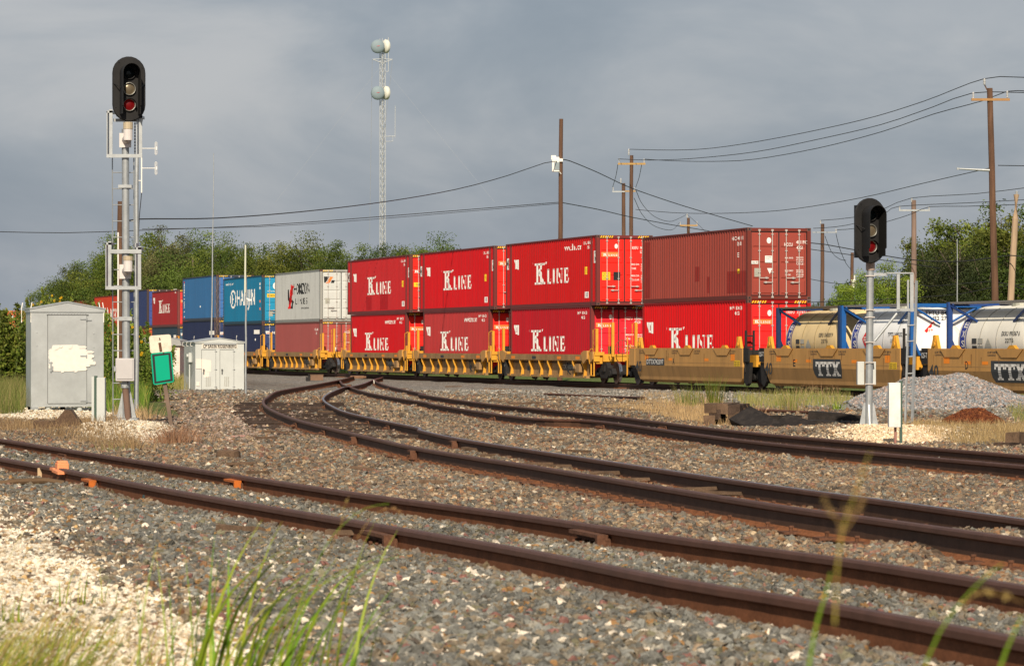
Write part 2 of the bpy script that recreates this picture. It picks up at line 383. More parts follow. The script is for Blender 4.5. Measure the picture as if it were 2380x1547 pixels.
# ------------------------------------------------------------------ ground colour zones
def px_of(X, Y, Z=None):
    Z = gbase(Y) if Z is None else Z
    return CXP + FPX * X / Y, HZ + FPX * (EYE - Z) / Y
def sstep(a, b, x): t = np.clip((x - a) / (b - a), 0, 1); return t * t * (3 - 2 * t)
def zones(X, Y):
    """weights: white chips, brown river mix, blue grey mix, pink, dry grass soil, green field"""
    px, py = px_of(X, Y)
    n = fbm(X, Y, 1.3, 3); n2 = fbm(X, Y, .5, 8)
    # A-track rails in px: y = line
    ynear = np.interp(px, [-400, 0, 523, 1220, 1910, 2380, 3000], [980, 1062, 1158, 1275, 1397, 1482, 1600]) + 30
    yfar = np.interp(px, [-400, 0, 523, 1190, 1978, 2380, 3000], [950, 1019, 1098, 1191, 1298, 1360, 1450]) + 22
    fore = sstep(-6, 10, py - ynear)
    between = sstep(-4, 8, py - yfar) * (1 - fore)
    white = fore * sstep(-60, 210, (py - 1140) * 1.25 - (px - 60) * .70 + n * 55 + n2 * 25)
    mound = np.exp(-((px - 290) / 95) ** 2 - ((py - 1012) / 17) ** 4) + np.exp(-((px - 130) / 130) ** 2 - ((py - 962) / 13) ** 4)
    mound2 = np.exp(-((px - 2085) / 120) ** 2 - ((py - 1014) / 17) ** 4)
    white = np.clip(np.maximum(white, np.maximum(mound, 0) * 1.2), 0, 1)
    cream = np.clip(mound2 * 1.3, 0, 1)
    blue = np.clip(np.maximum(fore, between) * (1 - white), 0, 1)
    train = sstep(9, 3, np.abs(X - trainX(Y) + 3.0))
    grey_far = np.clip(train + .8 * np.exp(-((py - 905) / 16) ** 2), 0, 1) * (1 - blue)
    dry = (np.exp(-((px - 1640) / 170) ** 2 - ((py - 962) / 34) ** 4) + np.exp(-((px - 2310) / 190) ** 2 - ((py - 1012) / 26) ** 4) * .9
           + np.exp(-((px - 90) / 150) ** 2 - ((py - 992) / 26) ** 4) + .6 * np.exp(-((px - 1900) / 120) ** 2 - ((py - 945) / 14) ** 2) + .7 * np.exp(-((px - 380) / 60) ** 2 - ((py - 1030) / 20) ** 2))
    dry = np.clip(dry + .25 * n, 0, 1) * (1 - cream)
    lefty = sstep(0, 25, 350 + 90 * np.sin(py / 9.) * 0 - px + (py - 905) * 1.4) * sstep(990, 950, py)
    green = np.clip(np.maximum(lefty, sstep(4.2, 7, X - trainX(Y) - .0) * (Y > 40)), 0, 1)
    pink = np.exp(-((px - 560) / 200) ** 2 - ((py - 985) / 40) ** 2) * .8
    return dict(white=white, cream=cream, blue=blue, grey=grey_far, dry=dry, green=green, pink=pink, px=px, py=py, fore=fore, between=between)

def rows():
    r = [3.0]
    while r[-1] < 3200: r.append(r[-1] * 1.0135 + .02)
    return np.array([-40, -20, -8, -2, 1.0] + r)
ys = rows(); NX = 190
u = np.linspace(-1, 1, NX); 
XX = np.zeros((len(ys), NX)); YY = np.zeros((len(ys), NX))
for i, yv in enumerate(ys):
    half = 14 + max(yv, 0) * .42; XX[i] = half * (u * .55 + .45 * u ** 3); YY[i] = yv
    if yv > 450: XX[i] = u * (14 + yv * 1.2)
ZZ = gz(XX, YY)
Zn = zones(XX, np.maximum(YY, 3.0))
def base_col(zn):
    c = np.zeros(zn['px'].shape + (3,)); c[:] = (.085, .060, .042)
    def mixin(wt, col):
        nonlocal c
        wt = wt[..., None]; c = c * (1 - wt) + np.array(col) * wt
    mixin(zn['grey'], (.20, .185, .165)); mixin(zn['pink'] * .7, (.25, .185, .15)); mixin(zn['blue'] * .8, (.055, .050, .042)); mixin(zn['white'] * .85, (.38, .30, .21))
    mixin(zn['cream'], (.60, .47, .32)); mixin(zn['dry'] * .8, (.32, .22, .11)); mixin(zn['green'] * (1 - zn['dry']), (.10, .13, .035))
    return c
c = base_col(Zn)
idx = np.arange(len(ys) * NX).reshape(len(ys), NX)
F_ = np.stack([idx[:-1, :-1], idx[:-1, 1:], idx[1:, 1:], idx[1:, :-1]], -1).reshape(-1, 4)
gm = attr_mat('ground_mat', rough=.95, var=.22, vscale=6, ground=True, spec=.1)
me = np_mesh('ground', np.stack([XX, YY, ZZ], -1).reshape(-1, 3), F_, gm, c.reshape(-1, 3), smooth=True)
tag(link('ground', me), kind='structure')

# ------------------------------------------------------------------ loose ballast stones (instanced by geometry nodes on a point mesh)
def stone_group(name, mat_):
    ng = bpy.data.node_groups.new(name, 'GeometryNodeTree')
    ng.interface.new_socket('Geometry', in_out='INPUT', socket_type='NodeSocketGeometry')
    ng.interface.new_socket('Geometry', in_out='OUTPUT', socket_type='NodeSocketGeometry')
    A = ng.nodes; K = ng.links
    gi = A.new('NodeGroupInput'); go = A.new('NodeGroupOutput')
    jn = A.new('GeometryNodeGeometryToInstance')
    for s in range(7):
        ico = A.new('GeometryNodeMeshIcoSphere'); ico.inputs['Radius'].default_value = .5; ico.inputs['Subdivisions'].default_value = 2
        sp = A.new('GeometryNodeSetPosition'); K.new(ico.outputs['Mesh'], sp.inputs['Geometry'])
        nz = A.new('ShaderNodeTexNoise'); nz.noise_dimensions = '4D'; nz.inputs['W'].default_value = s * 5.3; nz.inputs['Scale'].default_value = 1.7; nz.inputs['Detail'].default_value = 1.0
        sub = A.new('ShaderNodeVectorMath'); sub.operation = 'SUBTRACT'; sub.inputs[1].default_value = (.5, .5, .5); K.new(nz.outputs['Color'], sub.inputs[0])
        scl = A.new('ShaderNodeVectorMath'); scl.operation = 'MULTIPLY'; scl.inputs[1].default_value = (1.5, 1.3, 1.2); K.new(sub.outputs[0], scl.inputs[0])
        K.new(scl.outputs[0], sp.inputs['Offset'])
        tr = A.new('GeometryNodeTransform'); tr.inputs['Scale'].default_value = (1.15, .9, .62 + .06 * (s % 3)); K.new(sp.outputs[0], tr.inputs['Geometry'])
        ss = A.new('GeometryNodeSetShadeSmooth'); ss.inputs['Shade Smooth'].default_value = False; K.new(tr.outputs[0], ss.inputs['Geometry'])
        sm = A.new('GeometryNodeSetMaterial'); sm.inputs['Material'].default_value = mat_; K.new(ss.outputs[0], sm.inputs['Geometry'])
        K.new(sm.outputs[0], jn.inputs['Geometry'])
    ip = A.new('GeometryNodeInstanceOnPoints'); K.new(gi.outputs[0], ip.inputs['Points']); K.new(jn.outputs[0], ip.inputs['Instance'])
    ip.inputs['Pick Instance'].default_value = True
    rv = A.new('FunctionNodeRandomValue'); rv.data_type = 'INT'; rv.inputs[4].default_value = 0; rv.inputs[5].default_value = 6; rv.inputs[8].default_value = 3
    K.new(rv.outputs[2], ip.inputs['Instance Index'])
    rr = A.new('FunctionNodeRandomValue'); rr.data_type = 'FLOAT_VECTOR'; rr.inputs[0].default_value = (-.95, -.95, 0); rr.inputs[1].default_value = (.95, .95, 6.28)
    K.new(rr.outputs[0], ip.inputs['Rotation'])
    na = A.new('GeometryNodeInputNamedAttribute'); na.data_type = 'FLOAT'; na.inputs['Name'].default_value = 'size'; K.new(na.outputs['Attribute'], ip.inputs['Scale'])
    K.new(ip.outputs[0], go.inputs[0]); return ng
stone_mat = attr_mat('stone_mat', 'INSTANCER', rough=.9, var=.25, vscale=3.5, spec=.1)
SG = stone_group('stones', stone_mat)
def stone_points(name, P, size, cols, parent=None):
    me = bpy.data.meshes.new(name); me.vertices.add(len(P)); me.vertices.foreach_set('co', P.astype(np.float32).ravel())
    a = me.attributes.new('size', 'FLOAT', 'POINT'); a.data.foreach_set('value', size.astype(np.float32))
    a = me.attributes.new('col', 'FLOAT_COLOR', 'POINT'); c4 = np.ones((len(P), 4), np.float32); c4[:, :3] = cols; a.data.foreach_set('color', c4.ravel())
    me.materials.append(stone_mat)
    o = link(name, me, parent); m = o.modifiers.new('stones', 'NODES'); m.node_group = SG; return o
PAL = {
 'brown': [((.17, .13, .095), 4), ((.225, .165, .11), 3.4), ((.13, .11, .09), 3), ((.25, .14, .075), 1.8), ((.42, .32, .205), 1.1), ((.175, .17, .145), 3), ((.56, .48, .37), .22), ((.20, .11, .08), 1.2), ((.31, .235, .155), 2.2), ((.10, .082, .065), 1.8)],
 'blue': [((.150, .147, .132), 5), ((.215, .212, .19), 3.2), ((.112, .108, .094), 3), ((.19, .155, .11), 4), ((.26, .24, .20), 1.5), ((.28, .16, .07), .7), ((.24, .12, .10), .6), ((.66, .58, .47), .8), ((.17, .155, .10), 1)],
 'white': [((.74, .66, .53), 5), ((.66, .55, .40), 3), ((.50, .34, .16), 1.1), ((.80, .74, .62), 3), ((.22, .20, .16), 1.2), ((.42, .33, .22), 1.2), ((.30, .2, .12), .8)],
 'cream': [((.78, .62, .42), 4), ((.66, .50, .33), 3), ((.85, .74, .58), 2), ((.45, .32, .2), .8)],
 'pink': [((.34, .25, .205), 4), ((.25, .19, .15), 3), ((.40, .31, .25), 2), ((.16, .14, .12), 2), ((.55, .47, .38), .8), ((.20, .12, .07), 1)],
 'grey': [((.24, .225, .20), 4), ((.17, .165, .15), 3), ((.33, .30, .26), 2), ((.46, .42, .36), .8), ((.22, .16, .11), 1)],
}
def pick(pal, n):
    c = np.array([p[0] for p in PAL[pal]]); p = np.array([p[1] for p in PAL[pal]]); p = p / p.sum()
    r = c[rng.choice(len(c), n, p=p)] * (np.array((1.05, 1.05, 1.06)) if pal == 'brown' else 1.0); return r * rng.uniform(.68, 1.12, (n, 1))
def scatter(y0, y1, spacing, smin, smax, wide=.44, pad=3.4):
    area = (wide / 2 * (y1 ** 2 - y0 ** 2)) + pad * (y1 - y0); n = int(area / spacing ** 2)
    Y = np.sqrt(rng.uniform(y0 ** 2, y1 ** 2, n)); X = rng.uniform(-.5, .5, n) * (wide * Y + pad)
    return X, Y, rng.uniform(0, 1, n) ** 2.3 * (smax - smin) + smin
BIG = []
for a in ((9.5, 24, .0240, .014, .055), (24, 45, .034, .020, .060), (45, 78, .062, .032, .075), (78, 130, .14, .05, .10)):
    BIG.append(scatter(*a))
X = np.concatenate([b[0] for b in BIG]); Y = np.concatenate([b[1] for b in BIG]); S = np.concatenate([b[2] for b in BIG])
zn = zones(X, Y); n = len(X)
cols = pick('brown', n)
ru = rng.uniform(0, 1, n)
for key in ('grey', 'pink', 'blue', 'cream'):
    m = ru < zn[key] * .95; cols[m] = pick(key, int(m.sum()))
ru = rng.uniform(0, 1, n); thr = np.clip(zn['white'], 0, 1) ** 1.1 * .93 + zn['fore'] * .12 * sstep(1150, 350, zn['px']) * (.5 + .9 * sstep(-.2, .5, fbm(X, Y, .7, 5))); m = ru < thr; cols[m] = pick('white', int(m.sum()))
S = np.where(m, S * .62, S)
S = S * np.where(zn['between'] > .5, .85, 1) * (1 - .45 * np.clip(zn['dry'], 0, 1)) * (1 - .62 * np.clip(np.maximum(zn['cream'], (zn['white'] > .3) * (zn['fore'] < .5)), 0, 1))
keep = (zn['green'] < rng.uniform(.2, .6, n)) & (zn['dry'] * .8 < rng.uniform(0, 1, n))
# keep the rail heads clear; thin the stones where the long switch timbers show
dAll = np.full(n, 1e9)
for k, pth in RAILS.items():
    if k[0] == 'T': continue
    d = dist_path(X, Y, pth[::1]); keep &= d > (.075 + S * .25) * np.where(k[0] == 'A', .9, 1)
    dAll = np.minimum(dAll, d)
dT = np.abs(X - (trainX(Y) + 1.22)); keep &= dT > 1.0
timber = (zn['px'] > 555) & (zn['px'] < 830) & (zn['py'] > 888) & (zn['py'] < 1006) & (dAll < .95)
keep &= ~(timber & (rng.uniform(0, 1, n) < np.where(zn['px'] < 650, .86, .66)))
X, Y, S, cols = X[keep], Y[keep], S[keep], cols[keep]
Z = gz(X, Y) + S * rng.uniform(-.12, .42, len(S))
# rust dust near the rails
cols = cols * (1 + .20 * fbm(X, Y, 2.1, 4) + .10 * fbm(X, Y, .6, 9))[:, None].clip(.6, 1.3)
rb = np.exp(-(dAll[keep] / .16) ** 2)[:, None] * .6; cols = cols * (1 - rb) + np.array((.15, .085, .05)) * rb
o = stone_points('ballast', np.stack([X, Y, Z], -1), S * 1.12, cols); tag(o, kind='stuff', label='loose crushed stone ballast covering the yard between the tracks', cat='ballast')
print('stones', len(X))

# finer chips on the pale mounds under the signals and the cabinet
MX, MY, MS = scatter(56, 96, .05, .018, .045); mz = zones(MX, MY); wv = np.maximum(np.where(mz['fore'] < .5, mz['white'], 0), mz['cream']); k_ = wv > rng.uniform(.25, .9, len(MX)); MX, MY, MS = MX[k_], MY[k_], MS[k_]
k2 = mz['cream'][k_] > .4; mc = pick('white', len(MX)) * .95; mc[k2] = pick('cream', int(k2.sum()))
dm = np.full(len(MX), 9.0)
for key in ('C_near', 'C_far'): dm = np.minimum(dm, dist_path(MX, MY, RAILS[key]))
k3 = dm > .12; MX, MY, MS, mc = MX[k3], MY[k3], MS[k3], mc[k3]
o = stone_points('limestone_chips', np.stack([MX, MY, gz(MX, MY) + MS * .3], -1), MS * 1.3, mc); tag(o, kind='stuff', label='fine pale chips heaped round the feet of the signals', cat='gravel')
# ------------------------------------------------------------------ tracks
rail_head = mat('rail_head', (.110, .052, .036), rough=.55, metal=.2, var=.25, vscale=4)
rail_shine = mat('rail_shine', (.22, .19, .19), rough=.32, metal=.75, var=.2, vscale=3)
rail_web = mat('rail_web', (.085, .044, .027), rough=.75, var=.3, vscale=5, fine=.2)
rail_foot = mat('rail_foot', (.22, .088, .040), rough=.95, var=.35, vscale=7, fine=.3, spec=.1)
steel_rust = mat('steel_rust', (.12, .055, .032), rough=.85, var=.4, vscale=9, fine=.3)
orange_paint = mat('orange_paint', (.50, .13, .02), rough=.6, var=.2, vscale=9, dirt=.6, dirtcol=(.16, .05, .02))
orange_pale = mat('orange_pale', (.85, .30, .13), rough=.6, var=.12, vscale=9, dirt=.3)
tie_wood = mat('tie_wood', (.062, .042, .032), rough=.95, var=.45, vscale=6, streak=False, bump=.8, bscale=60, rand=.35, fine=.35, spec=.1)
PROF = [(-.07, 0), (-.07, .012), (-.03, .024), (-.011, .042), (-.009, .132), (-.036, .146), (-.037, .172), (-.029, .185), (.029, .185), (.037, .172), (.036, .146), (.009, .132), (.011, .042), (.03, .024), (.07, .012), (.07, 0)]
PROF = [(a_, b_ * 1.13) for (a_, b_) in PROF]; RH = .209
PM = [2, 2, 2, 1, 1, 0, 0, 3, 0, 0, 1, 1, 2, 2, 2, 2]
rail_web_rust = mat('rail_web_rust', (.175, .068, .031), rough=.9, var=.3, vscale=5, fine=.2, spec=.2)
def sweep_rail(path, name, parent, shine=False, k=1.0, rusty=False):
    mb = MB(); n = len(PROF); vs = []; fs = []; ms = []
    for i, p in enumerate(path):
        d = path[min(i + 1, len(path) - 1)] - path[max(i - 1, 0)]; a = Vector((d.y, -d.x, 0)).normalized()
        for (u_, h) in PROF: vs.append(p + a * u_ * (1 + (k - 1) * .7) + Vector((0, 0, (h - RH) * k)))
    for i in range(len(path) - 1):
        for j in range(n): fs.append((i * n + j, i * n + (j + 1) % n, (i + 1) * n + (j + 1) % n, (i + 1) * n + j)); ms.append(PM[j])
    mb.v = [tuple(v) for v in vs]; mb.n = len(vs); mb.f = fs + [tuple(range(n)), tuple(range(len(vs) - 1, len(vs) - n - 1, -1))]; mb.m = ms + [1, 1]
    return mb.build(name, [rail_head, rail_web_rust if rusty else rail_web, rail_foot, rail_shine if shine else rail_head], parent)
tracks = {}; KS = dict(A=1.0, B=1.0, C=.95, T=1.0)
def mid(k): p = RAILS[k][len(RAILS[k]) // 2]; return Vector((p.x, p.y, 0))
for key, lab, sh in (('A', 'nearest rusty railway track with orange joint clamps crossing the foreground', 0), ('B', 'curving railway track in the middle that bends sharply left to the switch', 1),
                 ('C', 'third railway track, passing the black scrap pile on its way to the switch', 0), ('T', 'far railway track on which the container train stands', 0)):
    t = empty('railway_track', (0, 0, 0), 0, lab, 'railway track', 'railway tracks'); tracks[key] = t
    for s in ('far', 'near'):
        r = sweep_rail(RAILS[key + '_' + s], 'rail', t, shine=(key == 'B' and s == 'far'), k=KS[key], rusty=key == 'A'); tracks[key + s] = r
def path_at_px(path, x):
    best = None
    for i in range(len(path) - 1):
        a = path[i]; b = path[i + 1]
        xa = CXP + FPX * a.x / max(a.y, 1); xb = CXP + FPX * b.x / max(b.y, 1)
        if (xa - x) * (xb - x) <= 0 and xa != xb:
            t = (x - xa) / (xb - xa); p = a.lerp(b, t); d = (b - a).normalized()
            if best is None or p.y < best[0].y: best = (p, d)
    return best
def joint(key, x, L=.62, m=None, big=False, nb=4, tab=False):
    """joint bar with bolts clamped on the side of a rail that faces the camera"""
    hit = path_at_px(RAILS[key], x)
    if not hit: return
    p, d = hit; a = Vector((d.y, -d.x, 0)).normalized()
    if a.y > 0: a = -a
    if abs(a.x) > .98: pass
    m = m or steel_rust
    M = Matrix(((d.x, a.x, 0), (d.y, a.y, 0), (0, 0, 1))).to_4x4(); K_ = KS[key[0]]; M = Matrix(((d.x, a.x, 0), (d.y, a.y, 0), (0, 0, K_))).to_4x4(); M.translation = p + Vector((0, 0, -RH * K_)); M = M @ Matrix.Scale(1 + (K_ - 1) * .8, 4, (0, 1, 0))
    mb = MB()
    mb.box((0, .030, .085), (L, .030, .075), 0, M); mb.box((0, .045, .036), (L, .05, .022), 0, M); mb.box((0, .034, .128), (L, .040, .018), 0, M)
    for i in range(nb):
        bx = -L / 2 + L * (i + .5) / nb
        mb.cyl(M @ Vector((bx, .04, .085)), M @ Vector((bx, .085, .085)), .020, n=6, mi=0); mb.cyl(M @ Vector((bx, .075, .085)), M @ Vector((bx, .11, .085)), .011, n=6)
    if tab:
        mb.box((0, .072, .150), (L * .98, .075, .024), 1, M); mb.box((L * .46, .078, .10), (.05, .07, .125), 1, M, )
    mb.build('joint_bar', [steel_rust, m], tracks[key[0] + key.split('_')[1]])
joint('A_near', 900, .75, steel_rust, tab=True); joint('A_far', 1390, .8, steel_rust, tab=True)
joint('A_near', 222, .62, orange_paint, tab=True); joint('A_far', 556, .62, orange_paint, tab=True); joint('A_far', 150, .5)
for x in (690, 830, 968): joint('B_near', x, .35 if x != 690 else .6, tab=(x != 690))
for x in (757, 858, 905, 1062): joint('B_far', x, .45, nb=2, tab=(x == 1062))
for x in (1150,): joint('C_near', x, .5, nb=2)
for x in (755,): joint('B_near', x, .5)
for x in (905,): joint('C_far', x, .7)
joint('C_near', 1400, .6); joint('C_far', 1545, .7, nb=4)
# spikes along the feet
def spikes(key, x0, x1, every):
    path = RAILS[key]; mb = MB(); acc = 0
    for i in range(1, len(path)):
        acc += (path[i] - path[i - 1]).length
        px = CXP + FPX * path[i].x / path[i].y
        if acc > every and x0 < px < x1:
            acc = 0; d = (path[i] - path[i - 1]).normalized(); a = Vector((d.y, -d.x, 0))
            if a.y > 0: a = -a
            for s in (1,):
                q = path[i] + a * .088 * s + Vector((0, 0, -.195 * KS[key[0]])); mb.box(q + Vector((0, 0, .005)), (.19, .17, .02), 0, rz=math.atan2(d.y, d.x))
                mb.cyl(q - Vector((0, 0, .02)), q + Vector((0, 0, .05)), .014, n=6); mb.box(q + Vector((0, 0, .052)), (.034, .034, .014), 0, rz=math.atan2(d.y, d.x))
    if mb.n: tag(mb.build('rail_spikes', steel_rust, tracks[key[0]]), kind='stuff')
for k in ('A_near', 'A_far', 'B_near', 'B_far', 'C_near', 'C_far'): spikes(k, -50, 2450, .54)
# sleepers: parts of their track; shared mesh, tops just under the stones, long timbers at the switch
def sleeper_mesh(Lx, seed):
    mb = MB(); r = random.Random(seed); nseg = 5
    secs = []
    for i in range(nseg + 1):
        x = -Lx / 2 + Lx * i / nseg; j = lambda: r.uniform(-.008, .008)
        secs.append([(x, -.11 + j(), -.16), (x, .11 + j(), -.16), (x, .11 + j(), -.01 + j()), (x, .02, j()), (x, -.11 + j(), -.01 + j())])
    vs = [p for s in secs for p in s]; fs = []
    for i in range(nseg):
        for k in range(5): fs.append((i * 5 + k, i * 5 + (k + 1) % 5, (i + 1) * 5 + (k + 1) % 5, (i + 1) * 5 + k))
    fs += [tuple(range(4, -1, -1)), tuple(range(nseg * 5, nseg * 5 + 5))]
    mb.add(vs, fs); mb2 = mb
    import bmesh
    me = mb.mesh('sleeper', tie_wood); bm = bmesh.new(); bm.from_mesh(me); bmesh.ops.recalc_face_normals(bm, faces=bm.faces); bm.to_mesh(me); bm.free(); return me
SLM = [sleeper_mesh(2.6, 1), sleeper_mesh(2.6, 2), sleeper_mesh(3.0, 3)]
def sleepers(key, y0, y1, step, dz, long_=False, jitter=.02):
    nr = RAILS[key + '_near']; fr = RAILS[key + '_far']; acc = step; cnt = 0
    FP = np.array([(p.x, p.y) for p in fr])
    for i in range(1, len(nr)):
        acc += (nr[i] - nr[i - 1]).length; p = nr[i]
        if acc < step or not (y0 < p.y < y1): continue
        acc = 0; j = int(np.argmin(np.hypot(FP[:, 0] - p.x, FP[:, 1] - p.y))); q = fr[j]
        c_ = (p + q) / 2; d = q - p
        if d.length > 3.2 or d.length < .7: continue
        o = link('sleeper', SLM[2] if long_ and random.random() < .9 else SLM[cnt % 2], tracks[key]); cnt += 1
        e_ = d.normalized() * (1 if d.x > 0 else -1); o.location = (c_.x - e_.x * (.12 if long_ else 0), c_.y - e_.y * (.12 if long_ else 0), float(gz(c_.x, c_.y)) + dz + random.uniform(-.01, .01))
        o.rotation_euler = (random.uniform(-.02, .02), random.uniform(-.015, .015), math.atan2(d.y, d.x) + random.uniform(-.03, .03))
sleepers('A', 9, 60, .56, -.10); sleepers('B', 20, 58, .58, -.11); sleepers('B', 60, 100, .46, .055, True); sleepers('C', 40, 110, .6, -.06)
sleepers('T', 84, 150, .6, -.02)
# frog where the rails cross, and the switch machine box
fp = at(*q6(1180, 390), 88); fp = ground_at(*q6(1180, 425))
f_ = MB(); f_.box((0, 0, .10), (.16, .5, .2)); f_.build('frog', steel_rust, tracks['B']).location = (fp.x, fp.y, fp.z)
# ------------------------------------------------------------------ shipping containers
def paint(name, col, **k):
    kw = dict(rough=.55, var=.10, vscale=1.1, streak=True, dirt=.38, dirtcol=tuple(c * .50 + .02 for c in col), rand=0.0, rust=.18); kw.update(k); return mat(name, col, **kw)
white_print = mat('white_print', (.80, .78, .74), rough=.6, var=.05)
black_print = mat('black_print', (.02, .02, .022), rough=.6, var=.05)
grey_print = mat('grey_print', (.045, .05, .055), rough=.6, var=.1)
yellow_print = mat('yellow_print', (.85, .55, .03), rough=.6, var=.05)
orange_print = mat('orange_print', (.85, .22, .05), rough=.6, var=.05)
red_print = mat('red_print', (.65, .02, .02), rough=.6, var=.05)
blue_print = mat('blue_print', (.03, .05, .28), rough=.6, var=.05)
plate_metal = mat('plate_metal', (.42, .42, .36), rough=.5, metal=.4, var=.15, vscale=8)
rod_metal = mat('rod_metal', (.50, .46, .43), rough=.45, metal=.3, var=.15, vscale=6, rust=.25)
dark_rubber = mat('dark_rubber', (.03, .028, .03), rough=.8)
casting_mat = mat('casting_mat', (.12, .055, .045), rough=.8, var=.3, vscale=8)
PRINT = dict(m=mat('repaint_maroon', (.22, .024, .018), rough=.55), d=mat('repaint_red', (.34, .008, .012), rough=.5), w=white_print, k=black_print, g=grey_print, y=yellow_print, o=orange_print, r=red_print, b=blue_print, p=plate_metal)
WD = 2.438; CORR = .278; DEP = .036
def corr_breaks(x0, x1):
    """(x, depth) break points of the trapezoid corrugation between x0 and x1"""
    n = max(1, int(round((x1 - x0) / CORR))); P = (x1 - x0) / n; out = [(x0, DEP)]
    for i in range(n):
        b = x0 + i * P
        for (f, d) in ((.13, DEP), (.37, 0), (.63, 0), (.87, DEP)): out.append((b + f * P, d))
    out.append((x1, DEP)); return out
def side_mesh(Lx, H, m, sgn, panels):
    mb = MB()
    for (x0, x1) in panels:
        br = corr_breaks(x0, x1); vs = []
        for (x, d) in br:
            y = sgn * (WD / 2 - .012 - d); vs += [(x, y, .155), (x, y, H - .055)]
        fs = [(2 * i, 2 * i + 2, 2 * i + 3, 2 * i + 1) for i in range(len(br) - 1)]
        mb.add(vs, fs)
    return mb
_FR = {}
def container(name, label, Lx, H, col, mname, side=(), doors=(), door_col=None, frame_col=None, hazard=True, group='shipping containers on the train', detail=2, marks=()):
    """side: list of (polys, print key) in metres from the far bottom corner along the visible side; doors: same on the door end (0..2.44)"""
    m = paint(mname, col); md = paint(mname + '_door', door_col or col, dirt=.12, var=.06); mf = paint(mname + '_frame', frame_col or tuple(c * .5 for c in col), rust=.5)  # door_col is mostly a brighter copy of col: sunlight on the doors as colour
    t = empty(name, (0, 0, 0), 0, label, 'container', group)
    ext = Lx > 12.5; a = Lx / 2
    pan = [(-a + .13, a - .13)] if not ext else [(-a + .05, -6.16), (-6.0, 6.0), (6.16, a - .10)]
    sp = side_mesh(Lx, H, m, -1, pan).build('side_panel', m, t, fix=False)
    for p_ in sp.data.polygons: pass
    side_mesh(Lx, H, m, 1, [(-a + .13, a - .13)]).build('side_panel', m, t, fix=False)
    # frame
    fb = MB()
    for s in (-1, 1):
        y = s * (WD / 2 - .03)
        fb.box((0, y, H - .03), (Lx - .02, .06, .06)); fb.box((0, y + s * .006, .075), (Lx - .1, .05, .15)); fb.box((0, y - s * .015, .012), (Lx - .1, .07, .02))
        for x in ([-a + .075, a - .075] + ([-6.08, 6.08] if ext else [])):
            fb.box((x, s * (WD / 2 - .07), H / 2), (.15 if abs(x) > 6.1 or not ext else .13, .14, H - .2))
    for x in (-a + .04, a - .05):
        fb.box((x, 0, .07), (.08, WD - .3, .12)); fb.box((x, 0, H - .07), (.08, WD - .3, .12))
    fb.build('frame', mf, t)
    if detail > 1:
        key = 'cast'
        if key not in _FR:
            cb = MB(); cb.box((0, 0, 0), (.178, .162, .118)); cb.cyl((0, -.078, 0), (0, -.0825, 0), .032, n=8, mi=1); cb.cyl((.087, 0, 0), (.0905, 0, 0), .034, n=8, mi=1); _FR[key] = cb.mesh('corner_casting', [casting_mat, black_print])
        for x in ([-a + .087, a - .087] + ([-6.08, 6.08] if ext else [])):
            for y in (-1, 1):
                for z in (.059, H - .059):
                    o = link('corner_casting', _FR[key], t); o.location = (x, y * (WD / 2 - .079), z)
                    if y > 0: o.rotation_euler = (0, 0, 0)
    rb = MB(); rb.box((0, 0, H - .045), (Lx - .2, WD - .1, .03))
    for i in range(int(Lx / .6)): rb.box((-a + .4 + i * .6, 0, H - .026), (.25, WD - .16, .018))
    rb.build('roof_panel', m, t)
    MB().box((-a + .07, 0, H / 2), (.04, WD - .26, H - .2)).build('end_wall', m, t)
    MB().box((0, 0, .16), (Lx - .2, WD - .1, .03)).build('floor', casting_mat, t)
    # doors on the near end
    for s in (-1, 1):
        d = MB(); x = a - .045; w2 = WD / 2 - .16; yc = s * w2 / 2 + s * .006
        d.box((x - .02, yc, H / 2 + .0), (.03, w2 - .02, H - .30))
        z0 = .17; z1 = H - .17; nb = 5 if H > 2.8 else 4; hs = (z1 - z0) / nb
        for i in range(nb):
            y0 = yc - (w2 - .13) / 2; y1 = yc + (w2 - .13) / 2; za = z0 + i * hs + .04; zb = z0 + (i + 1) * hs - .035
            xo = x - .005; xi = x + .019
            vs = [(xo, y0, za), (xo, y1, za), (xo, y1, zb), (xo, y0, zb), (xi, y0 + .03, za + .035), (xi, y1 - .03, za + .035), (xi, y1 - .03, zb - .02), (xi, y0 + .03, zb - .02)]
            d.add(vs, [(4, 5, 6, 7), (0, 1, 5, 4), (1, 2, 6, 5), (2, 3, 7, 6), (3, 0, 4, 7)])
        dd = d.build('door', md, t)
        g = MB(); g.box((x - .012, yc + w2 / 2 * .985, H / 2), (.03, .018, H - .30)); g.box((x - .012, yc - w2 / 2 * .985, H / 2), (.03, .018, H - .30)); g.box((x - .012, yc, .155), (.03, w2, .022)); g.box((x - .012, yc, H - .155), (.03, w2, .022))
        g.build('door_gasket', dark_rubber, dd)
        if detail > 1:
            for k in (-1, 1):
                yr = yc + k * w2 * .235 - s * .02
                r = MB(); r.cyl((x + .055, yr, .07), (x + .055, yr, H - .07), .017, n=8)
                for z in (.09, .24, H * .38, H * .68, H - .24, H - .09): r.box((x + .045, yr, z), (.05, .085, .06 if z in (.09, H - .09) else .035))
                rod = r.build('locking_rod', rod_metal, dd)
                zz = .62 + (.16 if k < 0 else 0); hb = MB(); hb.box((x + .085, yr + .17 * (1 if k < 0 else -1), zz), (.02, .36, .032)); hb.box((x + .07, yr + .26 * (1 if k < 0 else -1), zz), (.04, .08, .07)); hb.build('door_handle', rod_metal, dd)
